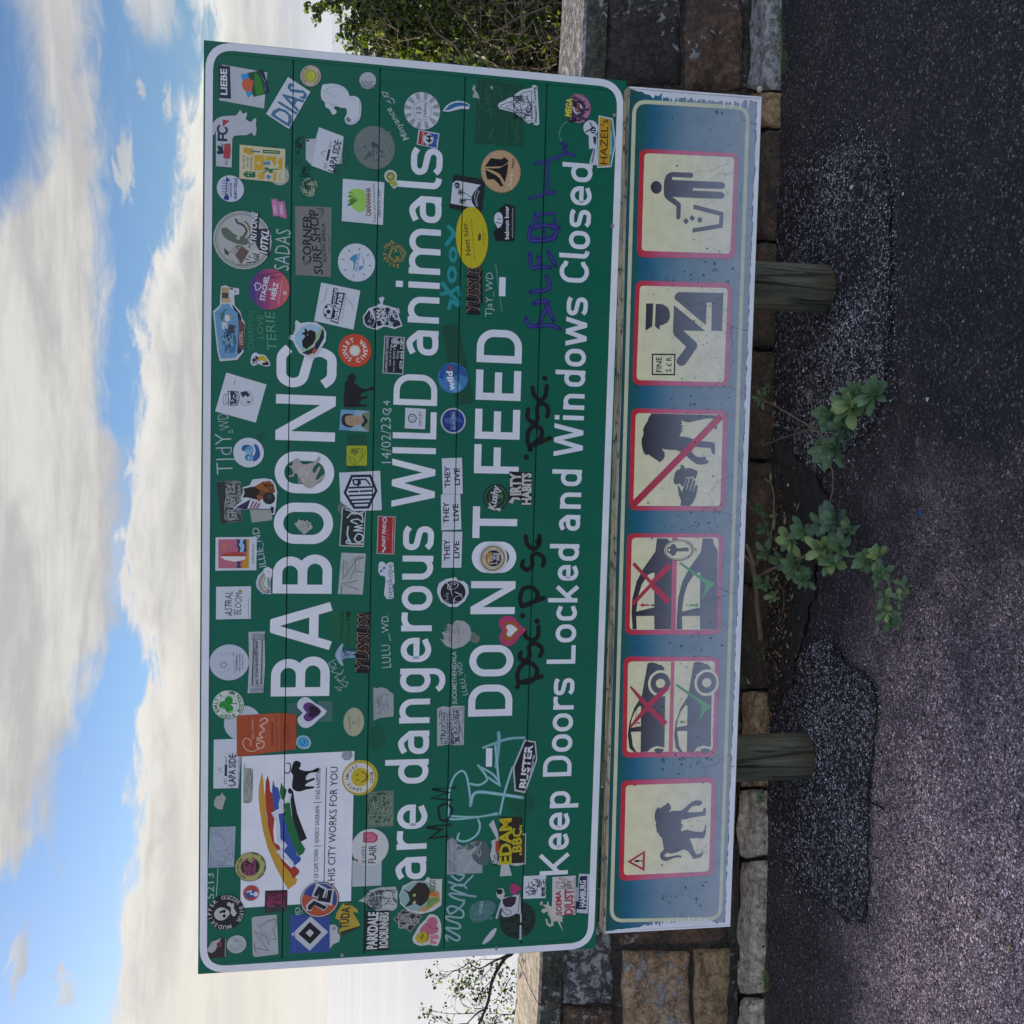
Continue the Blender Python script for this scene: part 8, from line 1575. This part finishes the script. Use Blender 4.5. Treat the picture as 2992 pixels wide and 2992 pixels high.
for pts, ra in (([(1700, 120, 4.6), (1560, 90, 4.5), (1400, 60, 4.5), (1250, 20, 4.4), (1100, 0, 4.3), (960, 10, 4.12)], .014), ([(1690, 60, 4.4), (1540, 120, 4.15), (1460, 160, 4.1)], .008), ([(1640, 10, 4.1), (1500, 8, 4.1), (1440, 15, 4.1)], .006), ([(1600, 20, 4.05), (1500, 60, 4.05), (1440, 100, 4.05)], .005),
    ([(1245, 30, 4.05), (1270, 90, 4.05), (1330, 135, 4.05), (1360, 190, 4.05)], .006), ([(1700, 200, 4.6), (1560, 220, 4.5), (1400, 170, 4.4), (1280, 160, 4.4)], .012), ([(1180, 30, 4.1), (1185, 70, 4.1), (1165, 110, 4.1)], .005), ([(1560, 60, 4.05), (1510, 100, 4.05), (1440, 70, 4.05)], .004)):
    branch(bush, [bp(*p) for p in pts], ra, ra*.4)
bm = bmesh.new()
for i in range(520):
    x, y, Y = rb_.uniform(1080, 1680), rb_.uniform(-100, 260), rb_.uniform(3.98, 4.7); p = bp(x, y, Y); P = [p]
    for k in range(3): p = p+V((rb_.gauss(0, .05), rb_.gauss(0, .03), rb_.uniform(-.01, .08))); P.append(p)
    tube(bm, smooth3(P, 2), rb_.choice((.0016, .0024, .0036)), .001, 4)
bobj('twig', bm, MTW, bush)['kind'] = 'stuff'
shrub = empty('bare_shrub', loc=V((-2.6, 4.3, -.5))); props(shrub, 'sparse half bare shrub standing against the bright sea at the wall', 'shrub')
def sp_(x, y, Y): return atY(x, y, Y)-shrub.location
MTD = pmat('dark_bark', (.03, .022, .018), .9)
rs = random.Random(41); tw = bmesh.new(); lv = []
def grow(p, d, L_, r, depth):
    P = [p]; q = p
    for k in range(4):
        d = (d+V((rs.gauss(0, .22), rs.gauss(0, .15), rs.gauss(0, .2)))).normalized(); q = q+d*L_/4; P.append(q)
        if depth > 0 and k > 0 and rs.random() < .85:
            e = (d+V((rs.gauss(0, .7), rs.gauss(0, .4), rs.gauss(0, .7)))).normalized(); grow(q, e, L_*rs.uniform(.45, .75), r*.6, depth-1)
    tube(tw, P, r, r*.5, 4)
    if depth == 0 and rs.random() < .8: lv.append((q, .018))
main = [(1560, 2700, 4.25), (1500, 2780, 4.25), (1475, 2800, 4.25), (1440, 2860, 4.25), (1425, 2930, 4.2), (1400, 2990, 4.2), (1360, 3080, 4.2)]
branch(shrub, [sp_(*p) for p in main], .011, .004, mat=MTD)
branch(shrub, [sp_(*p) for p in ((1478, 2795, 4.25), (1440, 2810, 4.25), (1400, 2830, 4.22), (1365, 2810, 4.2))], .005, .002, mat=MTD)
branch(shrub, [sp_(*p) for p in ((1425, 2945, 4.2), (1395, 2960, 4.2), (1365, 2990, 4.2))], .005, .002, mat=MTD)
for (x, y, dx, dz) in ((1478, 2790, -.4, .8), (1455, 2830, .3, .9), (1440, 2860, -.7, .5), (1430, 2900, .4, .8), (1425, 2940, -.4, .9), (1412, 2970, -.8, .4), (1400, 2830, .1, 1), (1370, 2812, -.5, .6), (1385, 2960, .3, .9), (1370, 2990, -.1, 1), (1500, 2780, .6, .5), (1490, 2860, -.5, .7), (1500, 2920, .4, .8), (1510, 2960, -.3, .9), (1470, 2985, .2, .9), (1400, 3050, -.3, .9), (1500, 3050, .3, .9)):
    grow(sp_(x, y, 4.22), V((dx, 0, dz)), .115, .0022, 2)
bobj('twig', tw, MTD, shrub)['kind'] = 'stuff'
lv += [(sp_(x, y, 4.22), .04) for x, y in ((1380, 2815), (1350, 2870), (1375, 2860), (1490, 2925), (1500, 2960), (1460, 2985), (1345, 2890), (1500, 2990), (1425, 2990), (1480, 2830))]
lv += [(sp_(x, y, 4.24), .045) for x, y in ((1440, 2830), (1420, 2890), (1470, 2890), (1450, 2950), (1500, 2870), (1390, 2920))]
cloud_leaves('foliage', shrub, lv, 950, MLB, (.008, .016), 8, (5, 6, 2))

# ---- little things on the ground
def pebble(name, x, y, z, r, m, label, cat, sq=(1, .75, .5), seed=0):
    bm = bmesh.new(); bmesh.ops.create_icosphere(bm, subdivisions=2, radius=r)
    for v in bm.verts: v.co *= 1+.15*mnoise.noise(v.co*120+V((seed, 0, 0))); v.co = V((v.co.x*sq[0], v.co.y*sq[1], v.co.z*sq[2]))
    o = bobj(name, bm, m, smooth=True); o.location = G0(x, y, z)+V((0, 0, r*sq[2]*.8)); o.rotation_euler.z = seed; props(o, label, cat)
MPEB = pmat('pale_pebble', (.5, .47, .40), .7)
pebble('snail_shell', 2226, 262, KZ+.004, .013, pmat('snail_shell', (.52, .44, .30), .5), 'round cream snail shell at the joint of the lichen-white kerb stone', 'shell', (1, .85, .75), 1)
pebble('pebble', 2491, 548, .004, .0085, MPEB, 'largest white pebble on the worn asphalt beyond the brownish post', 'pebble', seed=2)
pebble('pebble', 2640, 567, .002, .0045, MPEB, 'small white pebble just outside the worn patch edge', 'pebble', seed=3)
pebble('pebble', 2350, 1083, .004, .006, MPEB, 'pale oblong pebble between the brownish post and the weeds', 'pebble', seed=4)
pebble('pebble', 2377, 714, .004, .0045, pmat('yellow_pebble', (.4, .33, .18), .7), 'tiny yellowish pebble near the brownish post', 'pebble', seed=5)
pebble('pebble', 2304, 1418, .008, .006, MPEB, 'flat grey pebble on the soil between the weeds', 'pebble', seed=6)
def flatleaf(name, x, y, L_, W_, m, label, cat, rot, z=.003):
    me = leaf_mesh(90+int(x) % 7, m, L_, W_, False); me.name = name; o = link(name, me); o.location = G0(x, y, z+.003); o.rotation_euler = (0, 0, rot); props(o, label, cat)
flatleaf('petal', 2716, 1162, .017, .012, pmat('white_petal', (.62, .60, .55), .6), 'white petal lying alone on the dark asphalt', 'petal', .3)
flatleaf('fallen_leaf', 2950, 2763, .018, .012, pmat('yellow_leaf', (.45, .42, .14), .6), 'small yellow leaf on the road in the corner of the view', 'leaf', 1.2)
flatleaf('fallen_leaf', 2845, 2640, .026, .016, pmat('buff_leaf', (.16, .14, .12), .8), 'dull buff leaf trodden flat on the road', 'leaf', 2.0)
flatleaf('fallen_leaf', 2346, 2772, .017, .007, pmat('grey_leaf', (.25, .25, .27), .8), 'narrow grey leaf on the smooth asphalt below the pale kerb', 'leaf', .2)
flatleaf('fallen_leaf', 2180, 1978, .03, .017, pmat('brown_leaf', (.22, .17, .12), .8), 'curled brown leaf caught in the grass by the wall', 'leaf', 2.4, .05)
for i, (x, y, w, h, c, lab) in enumerate(((2296, 1798, .014, .008, (.30, .15, .08), 'orange brown wood chip on the soil'), (2306, 1755, .017, .004, (.26, .15, .09), 'thin reddish splinter beside the weed'), (2273, 1838, .016, .005, (.34, .30, .24), 'pale straw coloured stick end on the soil'))):
    o = bobj('wood_chip', box_bm(-w/2, w/2, -h/2, h/2, 0, .003, .0006), pmat('litter_%s' % lab.split()[0], c, .8)); o.location = G0(x, y, .011); o.rotation_euler.z = (.5, 1.4, 1.1)[i]; props(o, lab, 'wood chip')
bm = box_bm(-.0065, .0065, -.003, .003, 0, .004, .0012, 2)
o = bobj('plastic_scrap', bm, pmat('blue_plastic', (.02, .09, .55), .35)); o.location = G0(2691, 1499, .002); o.rotation_euler.z = .5; props(o, 'small bright blue plastic scrap on the asphalt', 'plastic scrap')

# dead leaves, bark and twig litter along the foot of the kerb
rr = random.Random(55); vs, fs, mi = [], [], []
LIT = [pmat('litter_brown', (.10, .06, .035), .9), pmat('litter_straw', (.28, .22, .13), .9), pmat('litter_dark', (.03, .022, .016), .9), pmat('litter_red', (.16, .06, .035), .9)]
for i in range(1500):
    y = rr.choice((rr.gauss(1750, 170), rr.gauss(1750, 170), rr.uniform(1150, 2150), rr.uniform(-100, 3100))); x = 2248+(2226-2248)*y/2992+abs(rr.gauss(0, 38 if 1350 < y < 2100 else 12))
    p = G0(x, y, .012+rr.random()*.006); a = rr.uniform(0, pi); L_ = rr.uniform(.003, .011)*(1.8 if rr.random() < .12 else 1); w = L_*rr.uniform(.15, .6); tl = rr.uniform(-.4, .4)
    d = V((cos(a), sin(a), tl*.5))*L_; q = V((-sin(a), cos(a), rr.uniform(-.4, .4)))*w; o = len(vs)
    vs += [p-d, p+q, p+d, p-q]; fs.append((o, o+1, o+2, o+3)); mi.append(rr.choices(range(4), (5, 3, 5, 1))[0])
props(mesh('leaf_litter', vs, fs, LIT, mi=mi), 'brown leaf and bark litter gathered along the foot of the kerb', 'litter', kind='stuff')
tuft('pale dry grass tuft behind the greenish post', 2178, 2120, 24, .06, 9, .03); tuft('thin grass tuft at the brownish post foot', 2268, 735, 14, .035, 10, .0); tuft('small grass tuft on the kerb under the officer pictogram', 2226, 1040, 14, .04, 12, .03)

sm = random.Random(88)
for i, (x, y, lab) in enumerate(((2236, 2040, 'tiny leafy seedling at the grass tuft by the kerb'), (2244, 1905, 'tiny leafy seedling just left of the woody stem foot'), (2262, 1130, 'tiny leafy seedling below the small upper rosette'), (2246, 2330, 'tiny leafy seedling at the kerb joint beside the greenish post'))):
    e = empty('seedling', loc=G0(x, y, .01)); props(e, lab, 'plant', 'seedlings along the kerb')
    bm = bmesh.new(); tube(bm, [(0, 0, -.01), (0, 0, .012), (.002, 0, .022)], .0014, .001, 5); bobj('stem', bm, MSTG, e)
    rosette(e, V((0, 0, .022)), V((0, -.3, 1)), 6, .42, sm, G_)
tuft('longest dry grass tuft under the ticked window pictogram', 2196, 1990, 26, .085, 21, .03); tuft('straggly grass tuft at the kerb below the feeding pictogram', 2218, 1470, 18, .055, 22, .03); tuft('short grass tuft at the walking baboon end of the board', 2222, 2440, 14, .035, 23, .02)
